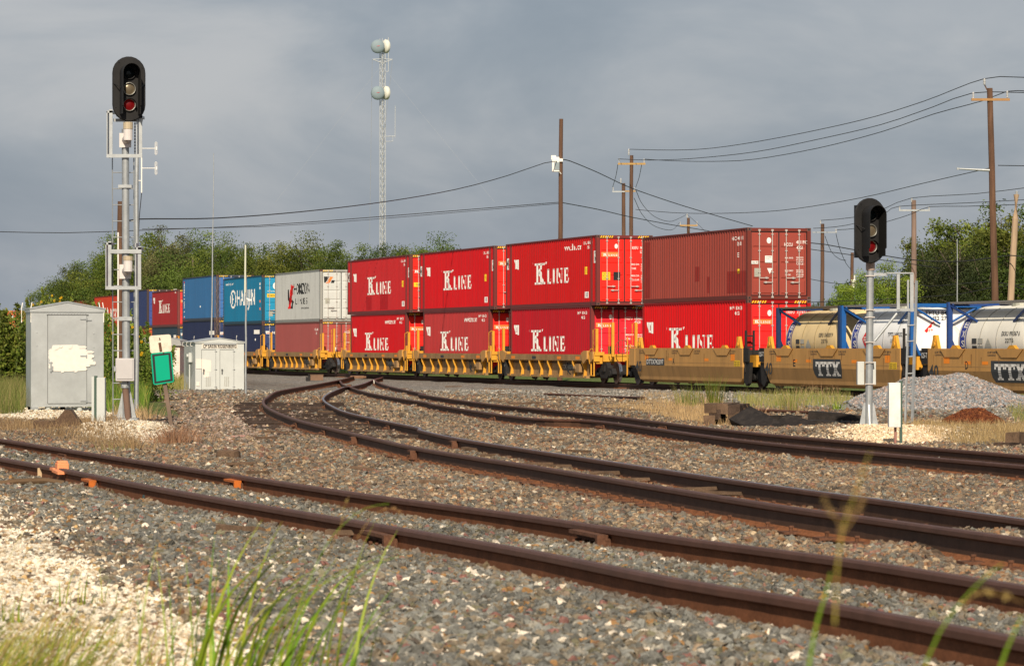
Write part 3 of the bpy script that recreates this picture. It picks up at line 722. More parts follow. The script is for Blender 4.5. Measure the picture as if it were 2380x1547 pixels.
    if hazard:
        hz = MB()
        for s in (-1, 1):
            for i in range(6):
                y0 = s * (.58 + i * .095); xx = a - .008
                hz.add([(xx, y0, H - .118), (xx, y0 + .045, H - .118), (xx, y0 + .095, H - .03), (xx, y0 + .05, H - .03)], [(0, 1, 2, 3)], 0)
        hz.build('warning_stripe', yellow_print, t, fix=False)
    # print on the corrugated side: cut at each fold so that it follows the metal
    EPS = .004
    brk = [b for p_ in pan for b in corr_breaks(*p_)]
    def put_side(polys, key, nm='lettering'):
        mb = MB()
        for P in polys:
            P = [(p[0] - a, p[1]) for p in P]; xa = min(p[0] for p in P); xb = max(p[0] for p in P)
            for i in range(len(brk) - 1):
                (u0, d0), (u1, d1) = brk[i], brk[i + 1]
                if u1 <= xa or u0 >= xb or u1 - u0 < 1e-4: continue
                Q = clip(P, max(u0, xa - 1), min(u1, xb + 1))
                if not Q: continue
                vs = []
                for (x, z) in Q:
                    f = (x - u0) / (u1 - u0); y = -(WD / 2 - .012 - (d0 + (d1 - d0) * f)) - EPS; vs.append((x, y, z))
                mb.add(vs, [tuple(range(len(vs)))])
        if mb.n: mb.build(nm, PRINT[key], sp, fix=False)
    for (polys, key) in side: put_side(polys, key)
    if doors:
        groups = {}
        for (polys, key, *lift) in doors: groups.setdefault((key, lift[0] if lift else 0), []).extend(polys)
        for (key, lf), polys in groups.items():
            mb = MB()
            for P in polys: mb.add([(a - .045 + .0215 + .003 * lf + .002, y - WD / 2, z) for (y, z) in P], [tuple(range(len(P)))])
            mb.build('lettering' if key not in 'p' else 'data_plate', PRINT[key], t, fix=False)
    return t
def put_at(t, Lx, xpx=None, Y=None, tanv=.285, zb=.31, dx=0.0, X=None):
    """stand a container so that its near left edge is at depth Y on the train line (or at the given X)"""
    th = math.atan(tanv); u = Vector((math.sin(th), -math.cos(th), 0)); r = Vector((math.cos(th), math.sin(th), 0))
    P = Vector((trainX(Y) if X is None else X, Y, 0))
    c = P - u * (Lx / 2) + r * (WD / 2); t.location = (c.x, c.y, ZTR + zb); t.rotation_euler = (0, 0, math.atan2(u.y, u.x)); return t
T = lambda s, x, z, h, wid=None, sx=1.0: layout(text_tris(s), x, z, h, wid, sx)
def flag(x, z, w_=.78, h_=.46): return [[(x, z + h_), (x + .16, z), (x + .30, z + .06), (x + .26, z + h_ * .98)], [(x + .26, z + h_ * .98), (x + .30, z + .06), (x + w_, z), (x + w_, z + h_)]]
def kline_side(Lx, tz=0.0, url=True, marks45=False, url_s='www.kline.com', tk=True):
    o = 0 if Lx < 12.5 else .0
    near = lambda d: Lx - d
    s = [(kline(near(8.9 + (0 if Lx < 12.5 else .2)), 1.0, .92, 5.0), 'w'), (flag(near(11.65 if Lx < 12.5 else 12.4), 1.70), 'w'),
         (layout(text_tris('K'), near(11.3 if Lx < 12.5 else 12.05), 1.83, .22, wid=.2), 'r')]
    if url: s.append((T(url_s, near(4.6), Lx and (2.36 if tz == 0 else tz), .26, wid=2.4), 'w'))
    s.append((T('KLFU 180603', near(1.9), 2.55, .12, wid=1.2), 'w')); s.append((T('45G1', near(1.4), 2.36, .12, wid=.5), 'w'))
    if marks45:
        s += [(rect(.10, 1.75, .42, 2.25), 'w'), (T('4', .14, 1.80, .40, wid=.24), 'k'), (rect(Lx - .46, 1.75, Lx - .13, 2.25), 'w'), (T('5', Lx - .42, 1.80, .40, wid=.24), 'k')]
        s += [(rect(near(1.75), 1.30, near(1.35), 1.62), 'y'), (T('9½', near(1.70), 1.35, .2, wid=.28), 'k'), (rect(near(1.75), .32, near(1.2), .58), 'w'), (rect(near(1.5), .36, near(1.25), .55), 'b')]
    return s
def stdoor(prefix, num, typ, kl=False, box=False, cap=None, seal=(.62, 2.28), high=False, H=2.9):
    d = []
    if kl: d += [(rect(.22, H * .69, .98, H * .755), 'o', 0), (kline(.29, H * .698, .12, .62), 'w', 1)]
    d += [([[(.86 + .07 * math.cos(k * .524), H * .84 + .10 * math.sin(k * .524)) for k in range(12)]], 'w', 0)]
    d += [(T(prefix, 1.55, H * .80, .115, wid=.26), 'w', 0), (T(num, 1.90, H * .80, .115, wid=.36), 'w', 0), (T(typ, 1.90, H * .745, .115, wid=.26), 'w', 0)]
    yy = H * .575
    for i, (a_, b_) in enumerate(cap or (('MAX.GW.', '30,480 KGS.'), ('', '67,200 LBS.'), ('TARE', '4,870 KGS.'), ('', '10,740 LBS.'), ('MAX.CW.', '25,610 KGS.'), ('', '56,460 LBS.'), ('CU.CAP.', '85.9 CU.M.'), ('', '3,031 CU.FT.'))):
        z = yy - i * .085 - (.13 if i > 3 else 0)
        if a_: d.append((T(a_, 1.52, z - .01, .075, wid=.05 * len(a_)), 'w', 0))
        d.append((T(b_, 1.93, z, .055, wid=.031 * len(b_)), 'w', 0))
    if box: d += [(rect(.25, H * .36, .60, H * .47), 'y', 0), (T('CAUTION', .28, H * .437, .055, wid=.28), 'k', 1), (T('9\'6" HIGH', .28, H * .405, .055, wid=.28), 'k', 1), (T('CONTAINER', .28, H * .373, .055, wid=.28), 'k', 1), (rect(.74, H * .355, 1.04, H * .475), 'k', 0)]
    d += [(rect(2.03, H * .17, 2.22, H * .265), 'p', 0), (rect(2.02, H * .285, 2.22, H * .32), 'w', 0)]
    return d
RED = (.55, .006, .008); REDD = (.78, .022, .014); MAROON = (.23, .040, .030)
H9, H8, L40, L45 = 2.896, 2.591, 12.19, 13.72
# stack A (nearest): plain maroon box over a red one
c = container('shipping_container', 'plain maroon container, upper box of the stack furthest right, doors towards us', L40, H8, (.30, .056, .040), 'maroon', hazard=False,
    side=[(rect(9.9, .25, 12.0, 1.05), 'm'), (rect(6.35, .75, 6.75, 1.3), 'm'), (rect(7.6, .3, 8.0, .9), 'm'), (rect(.25, .2, .9, 2.4), 'm'), (T('HCCU 401191', L40 - 1.7, H8 - .42, .13, wid=1.2), 'w'), (T('42G1', L40 - 1.25, H8 - .62, .13, wid=.5), 'w'), (T('E', L40 - 1.1, 1.55, .16), 'w'), (rect(L40 - 1.1, .95, L40 - .95, 1.12), 'y')],
    doors=[(rect(.16, 1.28, .42, 1.39), 'w', 0), (T('102191', .18, 1.30, .07, wid=.22), 'k', 1), (rect(.68, 1.33, .98, 1.58), 'w', 0), (T('DANGER', .72, 1.52, .035, wid=.2), 'k', 1), (T('PRODUCT', .72, 1.46, .03, wid=.2), 'k', 1),
           ([[(.76, 1.13), (.96, 1.13), (.86, .92)]], 'w', 0), (rect(.27, .82, .51, 1.13), 'p', 0), ([[(.83 + .085 * math.cos(k * .524), 2.13 + .11 * math.sin(k * .524)) for k in range(12)]], 'w', 0),
           (T('HCCU', 1.42, 1.93, .12, wid=.32), 'w', 0), (T('401191', 1.88, 2.02, .12, wid=.36), 'w', 0), (T('2', 2.28, 2.02, .12), 'w', 0), (T('42G1', 1.89, 1.82, .12, wid=.24), 'w', 0)]
          + [(T(s_, 1.45, z_, .055, wid=w_), 'w', 0) for (s_, z_, w_) in (('MAX. GROSS', 1.48, .31), ('TARE', 1.33, .12), ('MAX. CARGO', 1.02, .31), ('CU. CAP.', .87, .22))]
          + [(T(s_, 1.88, z_, .05, wid=.27), 'w', 0) for (s_, z_) in (('30,480 KG', 1.50), ('67,200 LB', 1.42), ('3,530 KG', 1.34), ('7,780 LB', 1.26), ('26,950 KG', 1.04), ('59,420 LB', .97), ('67.7 CU.M', .88), ('2,390 CU.FT', .80))])
put_at(c, L40, Y=122.5, zb=.31 + H9 + .01)
c = container('shipping_container', 'bright red lettered container beneath the plain maroon one, low in the tan well car', L40, H9, (.64, .006, .008), 'red_a', side=kline_side(L40, url=False), door_col=(.80, .02, .02),
    doors=[(rect(.22, 2.02, .95, 2.19), 'o', 0), (kline(.28, 2.05, .12, .60), 'w', 1), ([[(.85 + .08 * math.cos(k * .524), 2.42 + .11 * math.sin(k * .524)) for k in range(12)]], 'w', 0), (T('KKFU', 1.55, 2.40, .12, wid=.26), 'w', 0), (T('751972', 1.90, 2.40, .12, wid=.38), 'w', 0)])
put_at(c, L40, Y=122.5)
KCAP = None
for i, (Y_, lab_u, lab_l, cu_, cl_) in enumerate((
    (140.8, 'long red container with yellow caution sticker on its doors, left of the maroon one', 'crimson lettered container below the box with the caution sticker', (.52, .008, .008), (.43, .008, .016)),
    (155.9, 'long red lettered container in the middle of the three long red upper boxes', 'faded pinkish red lettered container below the middle long red box', (.55, .006, .010), (.42, .036, .036)),
    (171.0, 'leftmost of the three long red upper boxes, with one darker patch low on its side', 'deep red lettered container below the leftmost long red box, next to the pale maroon one', (.48, .018, .022), (.52, .006, .010)))):
    dr = stdoor('KKFU', '906500', 'L5G0', kl=True, box=(i != 1)) if i < 2 else stdoor('KKFU', '905154', 'L5G0', kl=False, box=False) + [(rect(.22, 1.28, .85, 1.50), 'y', 0), (T('HIGH', .36, 1.33, .13, wid=.4), 'k', 1), (kline(.25, 1.98, .14, .9), 'w', 0)]
    c = container('shipping_container', lab_u, L45, H9, cu_, 'red_u%d' % i, side=([(rect(L45 - 6.4, .2, L45 - 4.8, 1.0), 'd'), (rect(L45 - 9.4, .2, L45 - 8.2, .9), 'd')] if i == 2 else [(rect(L45 - 9.3, .2, L45 - 9.05, 1.9), 'd')] if i == 1 else []) + kline_side(L45, url=(i == 0), marks45=True), door_col=REDD, doors=dr, frame_col=(.17, .03, .028))
    put_at(c, L45, Y=Y_ - .735, zb=.31 + H9 + .01)
    c = container('shipping_container', lab_l, L40, H9, cl_, 'red_l%d' % i, side=kline_side(L40, url=(i != 0)), door_col=(.70, .02, .035) if i == 0 else (.78, .02, .015), doors=stdoor('KLFU', '180603', '45G0', kl=True, box=False) + [(rect(.74, H9 * .30, 1.04, H9 * .42), 'k', 0)], frame_col=(.17, .03, .028))
    put_at(c, L40, Y=Y_)
# grey box over pale maroon one
c = container('shipping_container', 'light grey container with black and red lettering, upper box of its stack', L40, H9, (.46, .47, .46), 'grey_box', side=[
    (T('HORIZON', 5.2, 1.60, .62, wid=4.2), 'k'), (T('L I N E S', 5.6, 1.02, .34, wid=3.2), 'k'), (T('www.horizonlines.com', 7.2, .74, .13, wid=2.0), 'k'),
    ([[(3.6, .78), (4.3, .78), (5.0, 2.0), (4.4, 2.2)], [(4.0, 1.3), (4.4, 1.0), (5.1, 2.05), (4.9, 2.25)]], 'r'), ([[(3.5, 1.9), (3.9, 1.9), (4.0, 1.0), (3.6, 1.3)], [(4.4, .78), (4.9, .78), (5.1, 1.2), (4.7, 1.3)]], 'k')],
    door_col=(.56, .57, .55), frame_col=(.30, .30, .28), doors=[([[(.22, 2.50), (.55, 2.50), (.30, 2.15), (.24, 2.15)]], 'k', 0), ([[(.32, 2.12), (.52, 2.12), (.75, 2.48), (.58, 2.50), (.45, 2.25)]], 'o', 1), ([[(.62, 2.14), (.8, 2.14), (.84, 2.3), (.68, 2.3)]], 'k', 0),
    (rect(.30, .98, .55, 1.3), 'p', 0)] + stdoor('HRZU', '460111', '45G1')[1:12])
put_at(c, L40, Y=189.9, zb=.31 + H8 + .01)
c = container('shipping_container', 'faded pale maroon container under the light grey one', L40, H8, (.30, .075, .07), 'pale_maroon', side=[(T('HCCU 466', L40 - 1.5, H8 - .5, .13, wid=.9), 'w'), (T('42G1', L40 - 1.1, H8 - .72, .13, wid=.3), 'w')],
    door_col=(.38, .07, .06), frame_col=(.22, .10, .08), doors=[(T('HCCU', 1.42, 1.93, .13, wid=.34), 'w', 0), (T('405466', 1.88, 1.93, .13, wid=.36), 'w', 0), (rect(.74, .95, .98, 1.15), 'w', 0), (rect(.30, .85, .42, .98), 'w', 0), (T('MAX. GROSS', 1.45, 1.40, .05, wid=.3), 'w', 0)])
put_at(c, L40, Y=189.9)
# teal box over navy
teal = (.012, .16, .30)
c = container('shipping_container', 'bright blue container with large white lettering and ring emblem, left of the grey one', L40, H9, teal, 'teal', side=[
    (T('HANJIN', 4.3, 1.15, .95, wid=5.6), 'w'), (T('www.hanjin.com', .7, 2.45, .17, wid=2.6), 'w'), (T('H', 2.8, 1.25, .62, wid=.5), 'w'),
    ([[(3.1 + r1 * math.cos(k_) * 1.15, 1.55 + r1 * .74 * math.sin(k_)), (3.1 + r0 * math.cos(k_) * 1.15, 1.55 + r0 * .74 * math.sin(k_)), (3.1 + r0 * math.cos(k_ + .35) * 1.15, 1.55 + r0 * .74 * math.sin(k_ + .35)), (3.1 + r1 * math.cos(k_ + .35) * 1.15, 1.55 + r1 * .74 * math.sin(k_ + .35))] for k_ in np.arange(0, 6.28, .349) for (r0, r1) in ((.62, .80),)], 'w'),
    (rect(L40 - .95, 2.30, L40 - .65, 2.45), 'w'), (rect(L40 - .95, 2.05, L40 - .65, 2.22), 'w'), (rect(L40 - .85, 1.25, L40 - .6, 1.4), 'o'), (rect(L40 - .85, .8, L40 - .6, .95), 'o')],
    door_col=(.018, .26, .45), frame_col=(.02, .07, .11), doors=[([[(.86 + .2 * math.cos(k * .524), 2.25 + .22 * math.sin(k * .524)) for k in range(12)]], 'w', 0), (T('H', .78, 2.15, .2, wid=.17), 'b', 1), (T('www.hanjin.com', .32, 1.90, .07, wid=1.0), 'w', 0),
    (rect(.30, 1.55, .85, 1.78), 'y', 0), (T('29 HIGH', .33, 1.60, .12, wid=.48), 'k', 1), (rect(.42, .42, .66, .72), 'p', 0), (rect(1.6, 2.2, 2.2, 2.35), 'w', 0)])
put_at(c, L40, Y=205.2, zb=.31 + H8 + .01)
def ship(x, z): return [[(x, z), (x + .5, z), (x + .62, z + .12), (x + .1, z + .12)]] + [[(x + .2 + .09 * i, z + .15 + .11 * i), (x + .32 + .09 * i, z + .15 + .11 * i), (x + .36 + .09 * i, z + .24 + .11 * i), (x + .25 + .09 * i, z + .24 + .11 * i)] for i in range(6)] + \
    [[(x + .42 + .07 * i, z + .15 + .11 * i), (x + .5 + .07 * i, z + .15 + .11 * i), (x + .54 + .07 * i, z + .22 + .11 * i), (x + .46 + .07 * i, z + .22 + .11 * i)] for i in range(5)]
navy = (.020, .028, .075)
nside = [(ship(3.6, 1.2), 'w'), (T('NYK', 3.4, .85, .26, wid=1.4), 'w'), (rect(L40 - 2.6, 1.95, L40 - 1.0, 2.2), 'w'), (rect(L40 - 2.3, 1.55, L40 - 2.1, 1.68), 'w')]
ndoor = [([[(.25, 1.95), (.50, 1.95), (.46, 2.12), (.21, 2.12)]], 'w', 0), ([[(.28, 2.0), (.5, 2.0), (.49, 2.04), (.27, 2.04)]], 'r', 1), (T('NYK', .62, 1.95, .16, wid=.5), 'w', 0), (rect(1.6, 1.95, 2.1, 2.06), 'w', 0)]
c = container('shipping_container', 'navy container with small white ship mark under the bright blue lettered one', L40, H8, navy, 'navy_a', side=nside, doors=ndoor, door_col=(.03, .05, .14), frame_col=(.03, .03, .04))
put_at(c, L40, Y=205.2)
c = container('shipping_container', 'mid blue container with upright white lettering at its far edge, behind the lattice mast', L40, H9, (.035, .13, .30), 'mid_blue',
    side=[([[(.45 + (1 - p[1] + 1 - 1) * .0 + (p[1]) * -1 * .0 + p[1] * .30, .25 + p[0]) for p in t_] for t_ in layout(text_tris('CONTSHIP'), 0, 0, 1, wid=2.3)], 'w'), (rect(.42, 2.58, .82, 2.66), 'r'), (rect(.42, .14, .82, .22), 'r'), (rect(6.2, .85, 6.5, .98), 'w')],
    door_col=(.05, .16, .42), frame_col=(.05, .06, .09), doors=[(rect(.5, .8, .75, 1.05), 'p', 0), ([[(.62 + .11 * math.cos(k * .524), 2.28 + .11 * math.sin(k * .524)) for k in range(12)]], 'w', 0)])
put_at(c, L40, Y=219.1, zb=.31 + H9 + .01, X=trainX(219.1))
c = container('shipping_container', 'navy container with white ship mark under the mid blue one', L40, H9, navy, 'navy_b', side=nside, doors=ndoor + [(rect(.2, 1.2, .7, 1.45), 'y', 0)], door_col=(.03, .05, .14), frame_col=(.03, .03, .04))
put_at(c, L40, Y=219.1)
c = container('shipping_container', 'dull red lettered container seen just right of the left signal mast', L40, H8, (.30, .022, .025), 'red_far', side=kline_side(L40, url=False, tz=2.2), door_col=(.62, .045, .045), frame_col=(.17, .05, .045), doors=[(rect(.22, 1.68, .98, 1.88), 'o', 0), (kline(.29, 1.72, .12, .62), 'w', 1)])
put_at(c, L40, Y=240, X=-23.6, zb=.31 + H8 + .01, tanv=.26)
c = container('shipping_container', 'dark slate blue container below the dull red lettered one', L40, H8, (.03, .05, .075), 'slate_blue', side=[(rect(L40 - 2.0, 1.7, L40 - .9, 2.0), 'w')], doors=ndoor, door_col=(.05, .10, .16), frame_col=(.04, .04, .05))
put_at(c, L40, Y=240, X=-23.6, tanv=.26)
c = container('shipping_container', 'dark blue container with orange edged roof, directly behind the left signal mast', L40, H9, (.03, .045, .13), 'dark_blue', side=[(rect(4.2, 1.9, 6.2, 2.4), 'w'), (T('COSCO', 4.4, 2.0, .3, wid=1.6), 'b')], door_col=(.05, .08, .28), frame_col=(.06, .04, .04))
put_at(c, L40, Y=257, X=-27.6, zb=.31 + H8 + .01, tanv=.235)
c = container('shipping_container', 'rust orange container below the dark blue one behind the signal mast', L40, H8, (.33, .06, .025), 'rust_orange', door_col=(.45, .08, .03), side=[(rect(L40 - 1.6, 1.8, L40 - 1.1, 2.1), 'w')])
put_at(c, L40, Y=257, X=-27.6, tanv=.235)
c = container('shipping_container', 'orange red container with angular white lettering, between the silver cabinet and the signal mast', L40, H9, (.48, .045, .018), 'orange_red', side=[(T('YXA', 2.5, .7, 1.2, wid=5.5), 'w'), (T('MOX', 8.5, .7, 1.1, wid=3.2), 'w')], door_col=(.6, .06, .02))
put_at(c, L40, Y=286, X=-33.2, zb=.31 + H8 + .01, tanv=.29)
c = container('shipping_container', 'red container under the one with angular lettering', L40, H8, (.40, .05, .02), 'orange_red2'); put_at(c, L40, Y=286, X=-33.2, tanv=.29)
c = container('shipping_container', 'brown container peeping over the roof of the silver cabinet', L40, H9, (.22, .05, .03), 'brown_box', door_col=(.42, .09, .05)); put_at(c, L40, Y=311, X=-37.8, zb=.31 + H8 + .01, tanv=.33)
c = container('shipping_container', 'brown container low behind the bushes and the silver cabinet', L40, H8, (.22, .05, .03), 'brown_box2'); put_at(c, L40, Y=311, X=-37.8, tanv=.33)
for (X_, Y_, cc, nn, lab) in ((-61.2, 411, (.60, .12, .04), 'far_orange', 'orange container far off at the left edge above the bushes, doors towards us'), (-58.4, 409, (.03, .05, .05), 'far_dark', 'dark green container beside the far orange one')):
    c2 = container('shipping_container', ('lower far container hidden behind the bushes under the orange one' if nn == 'far_orange' else 'lower far container hidden behind the bushes under the dark green one'), L40, H8, cc, nn + 'l', detail=1); put_at(c2, L40, Y=Y_, X=X_, zb=.31, tanv=.2)
    c = container('shipping_container', lab, L40, H9, cc, nn, doors=[(rect(.6, 2.0, .95, 2.3), 'w', 0), (rect(1.6, 2.1, 2.2, 2.3), 'w', 0), (rect(1.6, 1.4, 2.2, 1.6), 'w', 0)] if nn == 'far_orange' else ()); put_at(c, L40, Y=Y_, X=X_, zb=.31 + H8, tanv=.2)

# ------------------------------------------------------------------ well cars
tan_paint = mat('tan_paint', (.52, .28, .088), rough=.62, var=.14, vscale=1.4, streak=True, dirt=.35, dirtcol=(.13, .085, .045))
tan_low = mat('tan_low', (.38, .215, .08), rough=.75, var=.18, vscale=1.6, streak=True, dirt=.4, dirtcol=(.10, .07, .04))  # darker copy of the tan: shade of the inward-sloping lower side as colour
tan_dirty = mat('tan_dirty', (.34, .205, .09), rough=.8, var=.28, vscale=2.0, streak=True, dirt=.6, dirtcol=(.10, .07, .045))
cat_yellow = mat('cat_yellow', (.66, .32, .035), rough=.55, var=.14, vscale=3, dirt=.35, dirtcol=(.25, .12, .04), rust=.2)
truck_black = mat('truck_black', (.020, .019, .019), rough=.75, var=.4, vscale=5, dirt=.4, dirtcol=(.06, .045, .035))
wheel_steel = mat('wheel_steel', (.10, .06, .045), rough=.5, metal=.6, var=.3, vscale=6)
wheel_tread = mat('wheel_tread', (.5, .48, .47), rough=.25, metal=1.0, var=.1)
reflector = mat('reflector', (.95, .27, .01), rough=.4, var=.05)
def wheel_mesh():
    mb = MB(); R = Matrix.Rotation(math.pi / 2, 4, 'X')
    mb.lathe([(.06, -.09), (.12, -.09), (.13, -.05), (.30, -.02), (.38, -.05), (.42, -.055)], 24, R, 0); mb.lathe([(.42, -.055), (.425, .05), (.46, .06), (.46, .085)], 24, R, 1)
    mb.lathe([(.46, .085), (.38, .08), (.30, .02), (.13, .06), (.0, .06)], 24, R, 0); mb.lathe([(.0, -.11), (.06, -.11), (.06, -.09)], 12, R, 0)
    return mb.mesh('wheel', [wheel_steel, wheel_tread], True)
WH = wheel_mesh()
def truck_parts():
    mb = MB()
    for s in (-1, 1):
        y = s * 1.0
        mb.prism([(-1.15, .40), (-1.0, .62), (-.5, .66), (-.28, .86), (.28, .86), (.5, .66), (1.0, .62), (1.15, .40), (.95, .33), (.72, .42), (.40, .22), (-.40, .22), (-.72, .42), (-.95, .33)], y - .09, y + .09, 'y')
        for x in (-.89, .89): mb.cyl((x, y - .15, .42), (x, y + .15, .42), .12, n=10)
        for x in (-.22, 0, .22):
            for k in range(6): mb.cyl((x, y, .30 + k * .06), (x, y, .335 + k * .06), .085, n=8)
    mb.box((0, 0, .62), (.42, 2.3, .26)); 
    for x in (-.89, .89): mb.cyl((x, -.8, .42), (x, .8, .42), .075, n=8); mb.box((x * 1.45, 0, .45), (.08, 1.7, .10))
    return mb.mesh('truck', truck_black)
TR = truck_parts()
def add_truck(t, x):
    o = link('truck', TR, t); o.location = (x, 0, 0)
    for sx in (-.89, .89):
        for sy in (-1, 1):
            w_ = link('wheel', WH, o); w_.location = (sx, sy * .77, .455); w_.scale = (1, 1 if sy < 0 else -1, 1)
def txt_side(t, s, x, z, h, wid, m, y, name='lettering'):
    mb = MB(); flat_decal(mb, layout(text_tris(s), x, z, h, wid), lambda a_, b_: (a_, y, b_)); return mb.build(name, m, t, fix=False)
def rect_side(t, x0, z0, x1, z1, m, y, name): mb = MB(); mb.add([(x0, y, z0), (x1, y, z0), (x1, y, z1), (x0, y, z1)], [(0, 1, 2, 3)]); return mb.build(name, m, t, fix=False)
tabm = MB(); tabm.prism([(-.30, 0), (.30, 0), (.22, .14), (.10, .42), (-.08, .42), (-.20, .16)], -.05, .05, 'y'); tabm.cyl((0, -.09, .14), (0, .07, .14), .08, n=8); tabm.box((0, -.045, .30), (.16, .06, .2)); TABM = tabm.mesh('guide_bracket', cat_yellow)
dom = MB(); dom.prism([(-.32, 0), (.32, 0), (.12, .11), (-.12, .11)], -.06, .05, 'y'); DOM = dom.mesh('side_guide', cat_yellow)
def ttx_unit(label, letter, plate=None, logo=False, near_end='art', far_end='art'):
    t = empty('well_car', (0, 0, 0), 0, label, 'well car', 'tan well cars with smooth sides'); YS = 1.47
    for s in (-1, 1):
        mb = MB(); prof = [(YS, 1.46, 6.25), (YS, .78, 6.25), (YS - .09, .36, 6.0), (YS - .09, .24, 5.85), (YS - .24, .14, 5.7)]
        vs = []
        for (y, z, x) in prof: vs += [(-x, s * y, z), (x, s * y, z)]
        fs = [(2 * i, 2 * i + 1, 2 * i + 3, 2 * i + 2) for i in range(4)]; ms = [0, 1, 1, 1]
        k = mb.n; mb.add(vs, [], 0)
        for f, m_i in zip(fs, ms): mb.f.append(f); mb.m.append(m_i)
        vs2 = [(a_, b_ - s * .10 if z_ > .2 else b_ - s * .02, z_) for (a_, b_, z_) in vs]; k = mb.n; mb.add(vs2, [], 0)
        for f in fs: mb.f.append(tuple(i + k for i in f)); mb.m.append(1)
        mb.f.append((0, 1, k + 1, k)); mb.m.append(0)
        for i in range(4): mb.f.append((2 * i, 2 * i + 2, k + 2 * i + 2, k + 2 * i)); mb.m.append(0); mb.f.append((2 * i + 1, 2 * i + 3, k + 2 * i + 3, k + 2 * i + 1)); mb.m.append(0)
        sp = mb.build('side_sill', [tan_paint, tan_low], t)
        if s < 0:
            for x in (-4.3, -.1, 4.1):   # trapezoid gussets
                g = MB(); g.prism([(x - .95, 1.44), (x + .95, 1.44), (x + .55, 1.20), (x - .55, 1.20)], -YS - .03, -YS + .0, 'y'); g.build('gusset', tan_paint, sp)
            for x in (-5.0, -2.1, 2.1, 5.0, -3.4): rect_side(sp, x, .98 if abs(x) != 5.0 else 1.0, x + .45, 1.08 if abs(x) != 5.0 else 1.24, reflector, -YS - .004, 'reflector')
            for x in (-5.3, -1.3, 1.3, 5.2): txt_side(sp, 'LD LMT 15200 RE', x - .4, 1.32, .06, .7, grey_print, -YS - .005); txt_side(sp, 'CLEARANCE', x - .4, 1.24, .05, .6, grey_print, -YS - .005)
            txt_side(sp, '40', -6.15, .42, .42, .75, grey_print, -YS + .05).location = (0, -.06, .12)
            rect_side(sp, 5.35, .80, 6.0, 1.02, yellow_print, -YS - .004, 'placard')
            for q in range(3): txt_side(sp, 'KEEP CLEAR', 5.4, .82 + q * .06, .035, .55, grey_print, -YS - .007)
            if letter: txt_side(sp, letter, -3.35 if logo else -1.6, .84, .24, .22, black_print, -YS - .005)
            if plate: rect_side(sp, -4.85, .79, -2.6, 1.07, grey_print, -YS - .004, 'number_plate'); txt_side(sp, plate, -4.76, .84, .18, 2.05, white_print, -YS - .008)
            if logo:
                mb = MB(); flat_decal(mb, [[(-1.45, 1.10), (-1.45, .785), (1.22, .785), (1.10, 1.10)]], lambda a_, b_: (a_, -YS - .004, b_)); flat_decal(mb, [[(-1.45, .785), (-1.40, .60), (-1.22, .46), (1.08, .46), (1.22, .785)]], lambda a_, b_: (a_, -YS - .004 + max(0, .78 - b_) * .214, b_)); mb.build('logo_panel', grey_print, sp, fix=False)
                polys = []
                for i_, ch in enumerate('TTX'):
                    B = lambda u0, v0, u1, v1: [(u0, v0), (u1, v0), (u1, v1), (u0, v1)]
                    g_ = [B(0, .82, 1, 1), B(.36, 0, .64, 1), B(.22, 0, .78, .12), B(0, .66, .14, .9), B(.86, .66, 1, .9)] if ch == 'T' else [[(.04, 1), (.34, 1), (.96, 0), (.66, 0)], [(.66, 1), (.96, 1), (.34, 0), (.04, 0)], B(-.02, .88, .42, 1), B(.6, .88, 1.02, 1), B(-.02, 0, .42, .12), B(.6, 0, 1.02, .12)]
                    polys += [[(-1.18 + i_ * .74 + u_ * .72, .53 + v_ * .48) for (u_, v_) in P_] for P_ in g_]
                sk = lambda a_, b_, e_: (a_, -YS - e_ + max(0, .78 - b_) * .214, b_)
                def split(P_): return [P_]
                up = []; lo = []
                for P_ in polys:
                    sw = [(b_, a_) for (a_, b_) in P_]
                    for dst, z0_, z1_ in ((lo, .0, .78), (up, .78, 2.0)):
                        c_ = clip(sw, z0_, z1_)
                        if c_: dst.append([(a_, b_) for (b_, a_) in c_])
                mb = MB(); flat_decal(mb, up + lo, lambda a_, b_: sk(a_, b_, .010)); mb.build('logo', white_print, sp, fix=False)
                mb = MB(); flat_decal(mb, [[(-.95, z), (.85, z), (.85, z + .014), (-.95, z + .014)] for z in (.64, .69, .74, .80)], lambda a_, b_: sk(a_, b_, .015)); mb.build('logo', grey_print, sp, fix=False)
        if s < 0:
            sm = MB()
            for x in (-5.6, -2.6, 2.75, 4.75, 5.9): sm.add([(x, -YS - .003, .79), (x + .02, -YS - .003, .79), (x + .02, -YS - .003, 1.44), (x, -YS - .003, 1.44)], [(0, 1, 2, 3)])
            sm.add([(-6.2, -YS - .003, .90), (6.2, -YS - .003, .90), (6.2, -YS - .003, .912), (-6.2, -YS - .003, .912)], [(0, 1, 2, 3)]); sm.build('weld_seam', tan_dirty, sp, fix=False)
            rs = random.Random(len(label)); st = MB()
            for k in range(16): x = rs.uniform(-6, 6); w_ = rs.uniform(.02, .07); z1_ = rs.uniform(1.1, 1.44); z0_ = z1_ - rs.uniform(.15, .5); st.add([(x, -YS - .0045, z0_), (x + w_ * .4, -YS - .0045, z0_), (x + w_, -YS - .0045, z1_), (x, -YS - .0045, z1_)], [(0, 1, 2, 3)])
            st.build('rust_run', mat('rust_run', (.22, .11, .045), rough=.9, var=.3), sp, fix=False)
        for x in (-4.2, 0, 4.2):
            o = link('side_guide', DOM, t); o.location = (x, s * (YS - .06), 1.455)
        for x in (-5.75, 5.75): o = link('guide_bracket', TABM, t); o.location = (x, s * (YS - .06), 1.46)
    MB().box((0, 0, .22), (11.4, 2.5, .06)).build('well_floor', tan_low, t)
